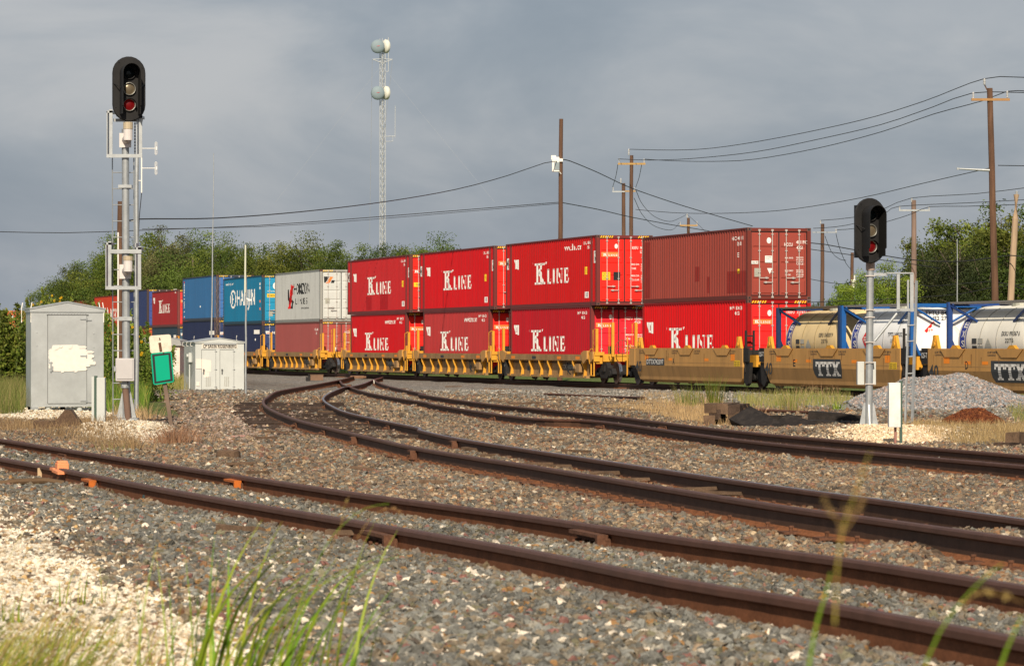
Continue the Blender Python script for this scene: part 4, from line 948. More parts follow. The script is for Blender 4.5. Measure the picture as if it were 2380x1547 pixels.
    for s, kind in ((1, near_end), (-1, far_end)):   # end platforms
        e_ = MB(); e_.box((s * 6.9, 0, 1.18), (1.35, 2.3, .12)); e_.box((s * 6.35, 0, .95), (.12, 2.75, .9)); e_.box((s * 7.15, 0, .95), (.9, .6, .4)); e_.build('end_platform', truck_black, t)
        y_ = MB(); y_.box((s * 6.75, -1.0, 1.0), (.7, .5, .42)); y_.box((s * 6.75, 1.0, 1.0), (.7, .5, .42)); y_.box((s * 6.9, 0, 1.28), (.9, 1.5, .08)); y_.build('end_casting', cat_yellow, t)
        if kind == 'art':
            b_ = MB(); b_.box((s * 6.55, -1.42, 1.22), (.55, .06, .5)); b_.build('end_plate', truck_black, t)
            if s < 0: txt_side(t, '125-T', s * 6.55 - .24, 1.17, .16, .46, white_print, -1.462)
            r_ = MB()
            for yy in (-1.4, -1.1): r_.box((s * 6.42, yy, 1.35), (.07, .07, 1.5))
            for zz in (.7, 1.1, 1.5, 1.9): r_.box((s * 6.42, -1.25, zz), (.05, .3, .05))
            if s > 0: r_.build('ladder', truck_black, t)
            j_ = MB(); j_.prism([(s * 6.2, .95), (s * 6.2, .30), (s * 6.45, .10), (s * 6.7, .2), (s * 6.85, .95)], -1.40, -1.28, 'y'); j_.build('end_bracket', truck_black, t)
        else:
            r_ = MB(); r_.tube([(s * 7.5, -1.4, .35), (s * 7.5, -1.4, 1.5), (s * 7.4, -1.3, 1.6), (s * 7.2, -1.3, 1.2)], .02)
            r_.box((s * 7.3, -1.35, .95), (.1, .08, .5)); r_.tube([(s * 7.75, -1.3, .4), (s * 7.75, -1.3, 1.9)], .022); r_.build('handrail', cat_yellow, t)
            c_ = MB(); c_.box((s * 8.0, 0, .80), (1.2, .28, .28)); c_.box((s * 8.55, 0, .80), (.3, .36, .34)); c_.build('coupler', truck_black, t)
            wk = MB(); wk.box((s * 7.2, -.9, 1.50), (.8, .7, .04)); wk.box((s * 6.6, -1.46, 1.12), (.7, .05, .68)); wk.build('end_panel', tan_paint, t)
    add_truck(t, 7.4)
    if far_end != 'art': add_truck(t, -6.9)
    return t
def ribbed_unit(label, number=None, near_end='art', far_end='art', base_dark=False):
    t = empty('well_car', (0, 0, 0), 0, label, 'well car', 'dirty yellow well cars with ribbed sides')
    for s in (-1, 1):
        mb = MB(); mb.box((0, s * 1.42, 1.05), (12.9, .20, .24)); mb.box((0, s * 1.30, .60), (12.3, .04, .76)); mb.box((0, s * 1.36, .25), (12.3, .16, .10)); mb.box((0, s * 1.36, 1.175), (12.6, .12, .02))
        sp = mb.build('side_sill', tan_dirty, t)
        ribm = MB(); ribm.prism([(-1.32, .93), (-1.52, .93), (-1.52, .80), (-1.42, .55), (-1.46, .24), (-1.32, .20)], -.04, .04, 'x'); me_ = ribm.mesh('rib', cat_yellow)
        for x in (-5.3, -3.6, -2.1, -.6, .7, 2.3, 4.4, 5.8) if s < 0 else (-5.6, 0, 5.6): 
            o = link('rib', me_, t); o.location = (x, 0, 0); o.rotation_euler = (0, 0, 0 if s < 0 else math.pi)
        for x in (-4.9, -1.6, 2.2, 4.9): rect_side(sp, x, .98, x + .6, 1.10, reflector if x != -1.6 else grey_print, -1.524, 'reflector') if s < 0 else None
        if s < 0:
            pp = MB(); pp.tube([(-6.0, -1.40, .84), (5.9, -1.40, .84)], .022, 5); pp.tube([(3.4, -1.42, .84), (3.5, -1.45, .5), (3.9, -1.45, .35)], .03, 5); pp.build('brake_pipe', truck_black, t)
            bb = MB(); bb.box((5.1, -1.42, .62), (.5, .2, .34)); bb.cyl((4.6, -1.42, .62), (4.9, -1.42, .62), .12, n=10); bb.build('brake_gear', tan_dirty, t)
            for x in (-3.0, .2, 3.0): rect_side(sp, x, .46, x + .35, .66, PRINT['g'], -1.324, 'stencil')
        if s < 0 and number:
            rect_side(sp, 1.9, .52, 4.2, .80, grey_print, -1.323, 'number_plate'); txt_side(sp, number, 2.0, .57, .18, 2.1, PRINT['p'], -1.328)
        if s < 0:
            dk = MB(); dk.prism([(-6.15, .95), (-6.15, .2), (-5.85, .2), (-5.95, .95)], -1.50, -1.33, 'y'); dk.build('end_bracket', truck_black, t); txt_side(t, '125-T', -6.12, .62, .1, .2, PRINT['p'], -1.505)
    MB().box((0, 0, .24), (11.8, 2.5, .06)).build('well_floor', tan_dirty, t)
    for s, kind in ((1, near_end), (-1, far_end)):
        e_ = MB(); e_.box((s * 6.75, -1.25, 1.22), (1.25, .42, .14)); e_.box((s * 6.75, 1.25, 1.22), (1.25, .42, .14)); e_.box((s * 6.85, 0, 1.05), (1.1, 2.2, .3)); e_.box((s * 7.2, -.9, .98), (.12, .9, .34))
        e_.box((s * 7.3, -1.35, 1.05), (.08, .25, .3)); e_.build('end_platform', cat_yellow, t)
        k_ = MB(); k_.prism([(s * 5.75, 1.24), (s * 6.15, 1.34), (s * 6.6, 1.34), (s * 6.6, 1.0), (s * 6.1, .80), (s * 5.9, .95)], -1.56, -1.46, 'y'); k_.prism([(s * 6.6, 1.30), (s * 7.25, 1.30), (s * 7.25, 1.0), (s * 6.9, .86), (s * 6.6, 1.0)], -1.50, -1.42, 'y'); k_.build('side_bracket', tan_paint, t)
        h_ = MB(); h_.box((s * 6.85, -1.45, .70), (.05, .05, .8)); h_.box((s * 7.25, -1.45, .70), (.05, .05, .8)); h_.box((s * 7.05, -1.45, .32), (.44, .06, .04)); h_.tube([(s * 6.8, -1.5, .8), (s * 6.8, -1.55, 1.2), (s * 6.95, -1.5, 1.42), (s * 7.2, -1.5, 1.42)], .018, 5)
        h_.build('step', cat_yellow, t)
        if kind == 'art' and s > 0:
            r_ = MB(); r_.box((s * 7.0, -1.3, 1.75), (.14, .10, .95)); r_.box((s * 7.5, -.95, 1.8), (.14, .10, 1.1)); r_.tube([(s * 7.0, -1.36, 1.2), (s * 7.0, -1.50, 1.3), (s * 7.0, -1.50, 2.15), (s * 7.0, -1.34, 2.24)], .018, 5)
            r_.box((s * 6.5, -1.28, 1.40), (.36, .12, .3)); r_.build('handrail', cat_yellow, t)
        if kind != 'art':
            r_ = MB()
            for (x, y, zt) in ((7.15, -1.3, 2.25), (7.75, -.8, 2.5), (7.75, .2, 2.5)):
                r_.box((s * x, y, zt / 2 + .55), (.12, .10, zt - 1.1)); r_.tube([(s * x, y - .03, 1.0), (s * (x - .18), y - .1, 1.15), (s * (x - .18), y - .1, zt - .05), (s * x, y - .03, zt - .02)], .02, 5)
            r_.build('handrail', cat_yellow, t)
            c_ = MB(); c_.box((s * 8.0, 0, .80), (1.2, .28, .28)); c_.box((s * 8.6, 0, .80), (.3, .36, .34)); c_.build('coupler', truck_black, t)
            bw = MB(); R_ = Matrix.Translation((s * 7.95, -.45, 1.5)) @ Matrix.Rotation(math.pi / 2, 4, 'Y'); ring = [R_ @ Vector((.28 * math.cos(k * .3927), .28 * math.sin(k * .3927), 0)) for k in range(17)]; bw.tube(ring, .02, 5)
            for k in range(0, 16, 4): bw.tube([R_ @ Vector((0, 0, 0)), ring[k]], .014, 5)
            bw.build('brake_wheel', mat('brake_red', (.25, .06, .04), rough=.6), t)
    add_truck(t, 7.5)
    if far_end != 'art': add_truck(t, -7.0)
    return t
def place_unit(t, Y, X=None, tanv=.285):
    put_at(t, L40, Y=Y, X=X, tanv=tanv, zb=0.0); return t
place_unit(ttx_unit('tan smooth sided well car bearing a number plate, under the plain maroon container', 'A', plate='DTTX742597', far_end='cpl'), 122.5)
place_unit(ttx_unit('tan smooth sided well car with logo panel under the beige tank container', 'E', logo=True), 108.3)
place_unit(ttx_unit('tan smooth sided well car cut off by the right edge of the picture', 'D', logo=True), 94.1)
place_unit(ribbed_unit('dirty yellow ribbed well car with plate 400765 at the coupled end, beside the tan cars', 'DTTX 400765', near_end='cpl'), 140.8)
place_unit(ribbed_unit('dirty yellow ribbed well car under the faded pinkish red container'), 155.9)
place_unit(ribbed_unit('dirty yellow ribbed well car behind the switch, with the dark red pair of boxes', 'DTTX 400788', far_end='cpl'), 171.0)
place_unit(ribbed_unit('dirty yellow ribbed well car under the pale maroon container', 'DTTX 72322', near_end='cpl'), 189.9)
place_unit(ribbed_unit('dirty yellow ribbed well car half hidden by the small signal hut'), 205.2)
place_unit(ribbed_unit('dirty yellow ribbed well car behind the small signal hut'), 219.1)
place_unit(ribbed_unit('dirty yellow ribbed well car behind the blank green sign'), 240, X=-23.6, tanv=.26)
place_unit(ribbed_unit('dirty yellow ribbed well car behind the left signal mast', far_end='cpl'), 257, X=-27.6, tanv=.235)

# ------------------------------------------------------------------ tank containers
def tank_container(label, tcol, fcol, tname, txt, un=False, rear_text=False, brown=False):
    t = empty('tank_container', (0, 0, 0), 0, label, 'tank container', 'tank containers in the tan well cars')
    tm = mat('tank_' + tname, tcol, rough=.5, var=.08, vscale=1.5, dirt=.4 if brown else .05, dirtcol=(.35, .22, .10) if brown else (.45, .40, .32), rust=.05); fm = mat('tankframe_' + tname, fcol, rough=.5, var=.1, dirt=.3, rust=.1)
    a = 3.03; H = 2.59; R = 1.10; ZC = 1.36
    mb = MB(); prof = []
    for i in range(9):
        th = i / 8 * math.pi / 2; prof.append((max(R * math.sin(th), .001), -2.35 - .48 * math.cos(th)))
    prof += [(R, -1.5), (R, -.5), (R, .5), (R, 1.5)] + [(r_, -z_) for (r_, z_) in reversed(prof[:9])]
    MR = Matrix.Translation((0, 0, ZC)) @ Matrix.Rotation(math.pi / 2, 4, 'Y')
    mb.lathe(prof, 48, MR); tank = mb.build('tank', tm, t, smooth=True)
    bd = MB()
    for x in (-1.9, -.75, .45, 1.6): bd.lathe([(R + .002, x - .03), (R + .012, x - .025), (R + .012, x + .025), (R + .002, x + .03)], 48, MR)
    bd.build('band', mat('bandm_' + tname, tuple(c_ * .55 for c_ in tcol), rough=.6), tank, smooth=True)
    f = MB()
    for x in (-a + .06, a - .06):
        for y in (-1, 1): f.box((x, y * 1.14, H / 2), (.15, .15, H - .02)); f.cyl((x, y * 1.1, H - .12), (x * .98, y * .15, H - .65), .04, n=6)
        f.box((x, 0, H - .07), (.13, 2.2, .12)); f.box((x, 0, .08), (.13, 2.2, .14))
        for y in (-1, 1): f.cyl((x, y * 1.1, 1.45), (x, y * .55, .2), .045, n=6)
        for y in (-1, 1): f.cyl((x, y * 1.12, H - .1), (x * .45, y * .92, H - .62), .045, n=6); f.cyl((x, y * 1.12, .1), (x * .5, y * .85, .45), .05, n=6)
    f.box((0, 1.14, .07), (6.0, .06, .08)); f.box((0, -1.14, .07), (6.0, .06, .08)); f.box((-a + .5, 0, .2), (.8, 1.6, .1)); f.box((a - .5, 0, .2), (.8, 1.6, .1)); f.build('frame', fm, t)
    w_ = MB(); 
    for y in (-1, 1): w_.box((0, y * 1.14, H - .03), (5.9, .05, .05), 0)
    w_.box((0, -.78, H - .05), (5.9, .50, .04), 0); w_.box((0, .72, H - .05), (5.9, .45, .04), 0); w_.build('walkway', mat('walk_' + tname, (.30, .28, .26) if not brown else (.20, .15, .10), rough=.6, metal=.4, var=.2), t)
    h_ = MB(); h_.cyl((-.2, 0, 2.42), (-.2, 0, 2.55), .28, n=14); h_.cyl((1.1, 0, 2.42), (1.1, 0, 2.55), .12, n=10); h_.build('manhole', plate_metal, tank)
    def on_tank(polys, m_, off=.006, nm='lettering'):
        mb = MB()
        for P in polys:
            z0 = min(p[1] for p in P); z1 = max(p[1] for p in P)
            # split along the height so that print follows the curve
            sw = [[(q[1], q[0]) for q in P]]; n_ = max(1, int((z1 - z0) / .09)); 
            for i in range(n_):
                Q = clip(sw[0], z0 + (z1 - z0) * i / n_, z0 + (z1 - z0) * (i + 1) / n_)
                if not Q: continue
                vs = []
                for (v, u_) in Q: an = v / R; vs.append((u_, -(R + off) * math.cos(an), ZC + (R + off) * math.sin(an)))
                mb.add(vs, [tuple(range(len(vs)))][0:1] and [tuple(range(len(vs)))])
        mb.build(nm, m_, tank)
    on_tank(rect(-2.28, -1.05, -1.80, .78), blue_print, .006, 'name_stripe')
    for i, ch in enumerate('EXSIF'):
        on_tank([[(-2.04 - (q[1] - .5) * .22 * 0 + (q[0] - .35) * .3, .44 - i * .30 + q[1] * .2) for q in P] for P in layout(text_tris(ch), 0, 0, 1, wid=.8)], white_print, .014)
    on_tank(layout(text_tris(txt), .8, .18, .13, wid=1.3), grey_print, .014); on_tank(layout(text_tris('US2276' if un else '22T6'), 1.1, -.02, .12, wid=.6), grey_print, .014)
    for q in range(3): on_tank(layout(text_tris('24000 KG'), 1.5, -.28 - q * .12, .07, wid=.5), grey_print, .014)
    if un:
        on_tank([[(-1.35, .10), (-1.05, .42), (-.75, .10), (-1.05, -.22)]], red_print, .014, 'placard'); on_tank(rect(-1.22, .04, -.88, .17), white_print, .02, 'placard'); on_tank(layout(text_tris('1993'), -1.2, .06, .09, wid=.3), red_print, .026)
        on_tank([[(-1.0, -.25), (-.75, .0), (-.5, -.25), (-.75, -.5)]], white_print, .018, 'placard')
    else:
        for k in range(4): on_tank(rect(-1.35 + (k % 2) * .45, -.05 - (k // 2) * .22, -1.0 + (k % 2) * .45, .10 - (k // 2) * .22), grey_print if k % 2 == 0 else mat('label_grey', (.4, .4, .36)), .014, 'placard')
        on_tank([[(-.4, -.15), (-.15, .12), (.1, -.15), (-.15, -.42)]], mat('label_grey', (.4, .4, .36)), .014, 'placard')
    if rear_text:   # flat board and placards on the end that faces the camera
        e_ = MB(); e_.box((2.7175, 0, 1.33), (.035, 2.06, 2.16)); pl = e_.build('end_shield', tm, t)
        def on_end(polys, m_, lf, nm='lettering'):
            mb = MB(); flat_decal(mb, polys, lambda a_, b_: (2.75 + lf * .012, a_ - 1.22, b_)); mb.build(nm, m_, t, fix=False)
        on_end(T('TPTU 840', .62, 2.22, .13, wid=.85), grey_print, 0); on_end(T('US2 276', .80, 2.06, .12, wid=.66), grey_print, 0)
        on_end([[(.60, 1.72), (.90, 2.02), (1.20, 1.72), (.90, 1.42)]], red_print, 0, 'placard'); on_end(rect(.72, 1.65, 1.08, 1.80), white_print, 1, 'placard'); on_end(T('1993', .74, 1.68, .09, wid=.32), red_print, 2); on_end(T('3', .87, 1.49, .09, wid=.06), white_print, 1)
        on_end([[(.86, 1.85), (.94, 1.85), (.96, 1.90), (.90, 1.97), (.84, 1.90)]], white_print, 1, 'placard')
        on_end([[(1.35, 1.67), (1.6, 1.92), (1.85, 1.67), (1.6, 1.42)]], mat('label_grey', (.4, .4, .36)), 0, 'placard'); on_end([[(1.37, 1.67), (1.6, 1.90), (1.83, 1.67), (1.6, 1.44)]], white_print, 1, 'placard')
        on_end(T('Leased To', 1.0, 1.24, .07, wid=.4), grey_print, 0); on_end(T('INVISTA', .95, 1.12, .08, wid=.45), blue_print, 0); on_end(rect(.95, .90, 1.5, 1.06), blue_print, 0); on_end(T('EXSIF', 1.0, .94, .09, wid=.4), white_print, 1)
    return t
BLUEF = (.012, .10, .34)
put_at(tank_container('beige weathered tank container with dark blue frame, beside the red container doors', (.72, .55, .29), (.015, .035, .10), 'beige', 'GEFU 1545507 9', brown=True), 6.06, Y=113.85)
put_at(tank_container('white tank container with bright blue frame and red 1993 placards behind the right signal mast', (.84, .85, .85), BLUEF, 'white', 'TPTU 840321', un=True, rear_text=True), 6.06, Y=107.9)
put_at(tank_container('cream white tank container cut by the right edge of the picture', (.80, .77, .68), (.02, .06, .22), 'cream', 'EXXU 993567 6'), 6.06, Y=99.3)
# ------------------------------------------------------------------ lineside equipment
galv = mat('galvanised_steel', (.40, .42, .43), rough=.45, metal=.55, var=.18, vscale=6, dirt=.3, dirtcol=(.22, .22, .21), rust=.06)
alu = mat('bare_aluminium', (.52, .54, .54), rough=.40, metal=.55, var=.16, vscale=1.3, dirt=.55, dirtcol=(.40, .405, .40), bump=.05, bscale=3)
grey_paint = mat('grey_paint', (.52, .54, .52), rough=.55, var=.06, vscale=2, dirt=.15, dirtcol=(.4, .4, .38))
white_paint = mat('white_paint', (.82, .79, .73), rough=.7, var=.05, vscale=6)
pink_paint = mat('pinkish_primer', (.78, .68, .60), rough=.7, var=.05)
dark_seam = mat('dark_seam', (.10, .10, .10), rough=.7)
sig_black = mat('signal_black', (.016, .0155, .016), rough=.55, var=.25, vscale=5, dirt=.15, dirtcol=(.05, .045, .04))
sig_inner = mat('signal_inner_black', (.008, .008, .008), rough=.9)
lens_ring = mat('lens_ring', (.26, .26, .24), rough=.4, metal=.7)
lens_clear = mat('lens_clear', (.15, .12, .08), rough=.3, metal=.3)
lens_dark = mat('lens_dark', (.008, .014, .016), rough=.15)
lens_red = mat('lens_red', (.11, .003, .004), rough=.3, emit=(.8, .01, .015, .03))
brown_pipe = mat('brown_pipe', (.16, .10, .075), rough=.8, var=.15)
green_post = mat('green_post', (.06, .10, .08), rough=.6)
beige_fit = mat('beige_fitting', (.48, .40, .28), rough=.6, metal=.2)
wood_pole = mat('pole_wood', (.125, .068, .043), rough=.9, var=.4, vscale=4, streak=True, dirt=.5, dirtcol=(.07, .048, .038), fine=.25)
wood_pale = mat('pole_wood_pale', (.42, .30, .20), rough=.9, var=.25, vscale=3, streak=True, dirt=.4, dirtcol=(.25, .18, .13))
wood_old = mat('weathered_wood', (.11, .070, .045), rough=.95, var=.4, vscale=5, rand=.2, fine=.3)
concrete = mat('concrete', (.42, .36, .28), rough=.9, var=.15)
insul = mat('insulator', (.50, .50, .50), rough=.3)
wire_mat = mat('wire', (.035, .035, .038), rough=.6)
black_panel = mat('black_panel', (.020, .016, .014), rough=.8, var=.5, vscale=4, dirt=.6, dirtcol=(.07, .055, .045), fine=.3)

def pxm(Y): return FPX / Y
def Pm(t, x, y, dy=0.0):
    """survey px -> local metres of thing t (unrotated)"""
    l = t.location; p = at(x, y, l.y + dy); return Vector((p.x - l.x, dy, p.z - l.z))
def px_box(mb, t, x0, y0, x1, y1, d0, d1, mi=0):
    a = Pm(t, x0, y1); b = Pm(t, x1, y0); mb.b2((a.x, d0, a.z), (b.x, d1, b.z), mi); return mb
def px_poly(t, poly, dy=0.0):
    return [(Pm(t, x, y).x, Pm(t, x, y).z) for (x, y) in poly]
def thing_at(name, x, y, label, cat, group=None, rz=0.0, sink=0.0):
    g = ground_at(x, y); return empty(name, (g.x, g.y, g.z - sink), rz, label, cat, group)

def signal_head(t, cx, cy, turn):
    """three-lamp searchlight head with its deep hood, facing -y then turned"""
    c = Pm(t, cx, cy, -.25); W, Hh = .325, .635
    M = Matrix.Translation(c) @ Matrix.Rotation(turn, 4, 'Z')
    def stad(w, h, n=12):
        r = w; z = h - r
        return [(r * math.cos(a), z + r * math.sin(a)) for a in np.linspace(0, math.pi, n)] + [(r * math.cos(a), -z + r * math.sin(a)) for a in np.linspace(math.pi, 2 * math.pi, n)]
    b = MB(); o = stad(W, Hh); i_ = stad(W - .02, Hh - .02); n = len(o)
    vs = [M @ Vector((p[0], -.02, p[1])) for p in i_] + [M @ Vector((p[0], .0, p[1])) for p in o] + [M @ Vector((p[0], .02, p[1])) for p in o]
    b.add(vs, [tuple(range(n))] + [(k, (k + 1) % n, n + (k + 1) % n, n + k) for k in range(n)] + [(n + k, n + (k + 1) % n, 2 * n + (k + 1) % n, 2 * n + k) for k in range(n)] + [tuple(range(3 * n - 1, 2 * n - 1, -1))])
    for (x, z) in ((-.30, .10), (.30, .10), (-.26, -.36), (.26, .42), (-.20, .52), (.1, -.58)): b.cyl(M @ Vector((x, -.02, z)), M @ Vector((x, -.034, z)), .011, n=6)
    plate = b.build('backplate', sig_black, t, fix=True)
    cas = MB(); cas.add([M @ Vector(p) for p in [(x * .2, y, z) for y in (.02, .30) for (x, z) in ((-1, -.52), (1, -.52), (1, .50), (-1, .50))]], [(0, 1, 2, 3), (4, 7, 6, 5), (0, 4, 5, 1), (1, 5, 6, 2), (2, 6, 7, 3), (3, 7, 4, 0)]); cas.build('lamp_case', sig_black, t)
    # hood: an open-bottomed arch with wall thickness, longer at the top
    r = .185; prof = [(-r, -.50)] + [(-r, z) for z in (-.36, -.34, -.1, .1)] + [(r * math.cos(a), .30 + r * math.sin(a)) for a in np.linspace(math.pi, 0, 13)] + [(r, z) for z in (.1, -.1, -.34, -.36)] + [(r, -.50)]
    h = MB(); outer = []; n = len(prof)
    for (x, z) in prof:
        dep = .36 if z > -.35 else .31
        f = (r - .010) / r; xi = x * f; zi = z if z < .30 else .30 + (z - .30) * f
        outer.append((M @ Vector((x, -.02, z)), M @ Vector((x * .97, -.02 - dep, z)), M @ Vector((xi * .97, -.02 - dep, zi)), M @ Vector((xi, -.02, zi))))
    vs = [p for q in outer for p in q]; fs = []; ms = []
    for k in range(n - 1):
        for j in range(3): fs.append((4 * k + j, 4 * k + j + 1, 4 * k + 5 + j, 4 * k + 4 + j)); ms.append(1 if j == 2 else 0)
    h.add(vs, []); h.f = fs; h.m = ms
    h.build('hood', [sig_black, sig_inner], t, fix=False)
    st = MB(); st.tube([M @ Vector((-.30, -.03, .10)), M @ Vector((-.19, -.20, .02))], .010, 5); st.tube([M @ Vector((.30, -.03, .10)), M @ Vector((.19, -.20, .02))], .010, 5); st.build('hood_stay', sig_black, t)
    for z, mm in ((.31, lens_dark), (0, lens_clear), (-.31, lens_red)):
        R = M @ Matrix.Translation((0, -.02, z)) @ Matrix.Rotation(math.pi / 2, 4, 'X')
        l_ = MB(); l_.lathe([(.001, .028), (.03, .027), (.06, .022), (.09, .013), (.112, .0)], 24, R); lo = l_.build('lens', mm, t, smooth=True)
        g = MB(); g.lathe([(.108, .0), (.110, .045), (.126, .045), (.128, .0)], 24, R); g.build('lens_ring', lens_ring if z != .31 else sig_black, lo, smooth=True)
        if z == -.31:
            v = MB(); vr = [(.128 * math.cos(a), .128 * math.sin(a)) for a in np.linspace(-.5, math.pi * .80, 12)]
            vv = []
            for k, (x, q) in enumerate(vr): vv += [M @ Vector((x, -.02, z + q)), M @ Vector((x, -.14, z + q * .96))]
            v.add(vv, [(2 * k, 2 * k + 1, 2 * k + 3, 2 * k + 2) for k in range(len(vr) - 1)]); v.build('lens_shade', sig_inner, lo, fix=False)

# ---- left signal
t = thing_at('signal_mast', 293, 1001, 'tall left signal mast with ladder, its black head showing red in the lowest lamp', 'signal', 'railway signals')
m = MB(); a = Pm(t, 291, 300); b = Pm(t, 291, 890); base = Pm(t, 294, 992)
m.cyl((base.x, 0, .1), (a.x, 0, a.z), .078, .070, n=16); m.build('mast', galv, t, smooth=False)
m = MB(); m.tube([Pm(t, 290, 886, -.14), Pm(t, 291, 900, -.14), Pm(t, 295, 940, -.16), Pm(t, 300, 1001, -.2)], .062, 10); m.build('conduit', brown_pipe, t)
m = MB()
for dx in (-1, 1): m.prism([(base.x, .10), (base.x + dx * .19, .10), (base.x + dx * .08, .62), (base.x + dx * .07, .72), (base.x, .72)], -.012, .012, 'y')
m.box((base.x, 0, .07), (.46, .46, .04)); m.prism([(-.2, .1), (.2, .1), (.07, .7), (-.07, .7)], base.x - .012, base.x + .012, 'x'); m.build('base_fins', galv, t)
m = MB(); m.cyl((base.x, 0, -.2), (base.x, 0, .03), .42, n=20); m.build('footing', concrete, t)
m = MB(); px_box(m, t, 273, 832, 316, 885, -.33, -.10); bx = m.build('junction_box', mat('box_grey', (.48, .46, .46), rough=.6, var=.06), t, bevel=.012)
m = MB(); px_box(m, t, 276, 835, 313, 880, -.345, -.33); m.build('box_lid', MATS['box_grey'], bx, bevel=.006)
m = MB(); px_box(m, t, 270, 853, 274, 862, -.36, -.30); m.build('latch', galv, bx)
m = MB(); px_box(m, t, 286, 886, 298, 896, -.22, -.07); m.cyl(Pm(t, 291, 889, -.14), Pm(t, 291, 901, -.14), .085, n=12); m.build('pipe_collar', galv, t)
for (y0, y1) in ((255, 365), (561, 671)):   # the two cages
    off = 0 if y0 < 300 else -2.5
    for (xa, xb) in ((249 + off, 262.6 + off), (318 + off, 331.6 + off)):
        m = MB(); px_box(m, t, xa + 6, y0 if xa < 300 else y0 + 12, xb, y1, -.10, -.085); px_box(m, t, xa, y0 + 4, xa + 2, y1, -.10, .35); px_box(m, t, xa, y0 + (3 if xa < 300 else 14), xb, y0 + 8 + (0 if xa < 300 else 12), -.10, .35); m.build('cage_channel', galv, t)
    m = MB(); px_box(m, t, 249 + off, y1 - 6, 332 + off, y1 + 2, -.12, -.09); px_box(m, t, 262, y0 + 20, 330, y0 + 27, .1, .13) if y0 < 300 else px_box(m, t, 258, 580, 330, 589, -.12, -.09); m.build('clamp_band', galv, t)
m = MB(); px_box(m, t, 276, 430, 307, 437, -.1, .1); px_box(m, t, 276, 736, 308, 745, -.1, .1); m.build('clamp_band', galv, t)
m = MB()
for x in (261, 311): m.tube([Pm(t, x, 367, .22), Pm(t, x + 2, 985, .22)], .012, 5)
yy = 401
while yy < 985: m.tube([Pm(t, 261, yy, .22), Pm(t, 312, yy, .22)], .010, 5); yy += 37.6
m.build('ladder', galv, t)
for (yc, wm) in ((312, 0), (617, 0)):
    m = MB(); m.cyl(Pm(t, 297.5, yc - 12, -.30), Pm(t, 297.5, yc + 14, -.30), .088, n=14, mi=0); m.cyl(Pm(t, 297.5, yc + 8, -.30), Pm(t, 292, yc + 14, -.05), .085, n=12, mi=0); m.box(Pm(t, 291, yc + 14, -.09), (.23, .03, .28), 0)
    m.cyl(Pm(t, 297.5, yc - 28 if yc < 400 else yc - 22, -.30), Pm(t, 297.5, yc - 12, -.30), .096, n=14, mi=1)
    m.build('pipe_elbow', [mat('elbow_white', (.62, .58, .56), rough=.5), beige_fit], t)
m = MB()
k_ = 0; yv = 284
while yv < 360: p = Pm(t, 313.5, yv, -.1); m.box(p, (.028 if k_ % 2 else .010, .010 if k_ % 2 else .028, .04)); yv += 3.6; k_ += 1
m.build('chain', truck_black, t)
signal_head(t, 299.5, 207, .27)
# ---- right signal
t = thing_at('signal_mast', 2020, 1002, 'short right signal mast with black head in front of the white tank container', 'signal', 'railway signals')
base = Pm(t, 2019, 994)
m = MB(); top_ = Pm(t, 2023, 610); m.cyl((base.x, 0, .05), (top_.x, 0, top_.z), .074, .070, n=16); m.build('mast', galv, t)
m = MB(); m.cyl(Pm(t, 2023, 628), Pm(t, 2023, 608), .088, n=14); m.build('mast_cap', mat('rusty_cap', (.40, .30, .25), rough=.6, metal=.3, rust=.5), t)
m = MB()
for dx in (-1, 1): m.prism([(base.x, .06), (base.x + dx * .19, .06), (base.x + dx * .10, .52), (base.x, .56)], -.012, .012, 'y')
m.box((base.x, 0, .05), (.46, .46, .035)); m.prism([(-.19, .06), (.19, .06), (.07, .5), (-.07, .5)], base.x - .012, base.x + .012, 'x'); m.build('base_fins', galv, t)
m = MB(); m.cyl((base.x + .1, 0, -.25), (base.x + .1, 0, -.02), .58, n=24); m.build('footing', concrete, t)
for (xa, xb) in ((1994, 2010), (2022, 2037)):
    m = MB(); px_box(m, t, xa, 840, xb, 894, .09, .30); o_ = m.build('control_box', grey_paint, t, bevel=.008)
m = MB()
for yv in (842, 892, 641, 720, 737, 795): m.box(Pm(t, 2021, yv, 0), (.19, .19, .02))
m.build('clamp_band', rod_metal, t)
m = MB(); px_box(m, t, 2031, 634, 2062, 641, -.02, .02); px_box(m, t, 2060, 633, 2121, 636, -.05, .05); px_box(m, t, 2031, 717, 2125, 723, -.02, .02); px_box(m, t, 2084, 636, 2091, 720, -.04, .04); px_box(m, t, 2115, 634, 2123, 724, -.04, .04); px_box(m, t, 2110, 650, 2114, 722, .1, .16)
m.build('bracket_frame', galv, t)
m = MB(); m.cyl(Pm(t, 2085, 728), Pm(t, 2033, 792), .028, n=6); m.build('diagonal_brace', galv, t)
m = MB(); m.tube([Pm(t, 2130, 652, -.05), Pm(t, 2127, 760, -.08), Pm(t, 2119, 1010, -.15)], .030, 5); m.tube([Pm(t, 2113, 725, -.05), Pm(t, 2109, 800, -.08), Pm(t, 2103, 1009, -.15)], .025, 5)
for yv in (756, 793, 829, 868, 905, 943, 981): f = (yv - 650) / 360; m.tube([Pm(t, 2112 - 9 * f, yv, -.1), Pm(t, 2129.5 - 10 * f, yv - 1, -.1)], .014, 5)
m.build('ladder', galv, t)
signal_head(t, 2022, 536, .33)

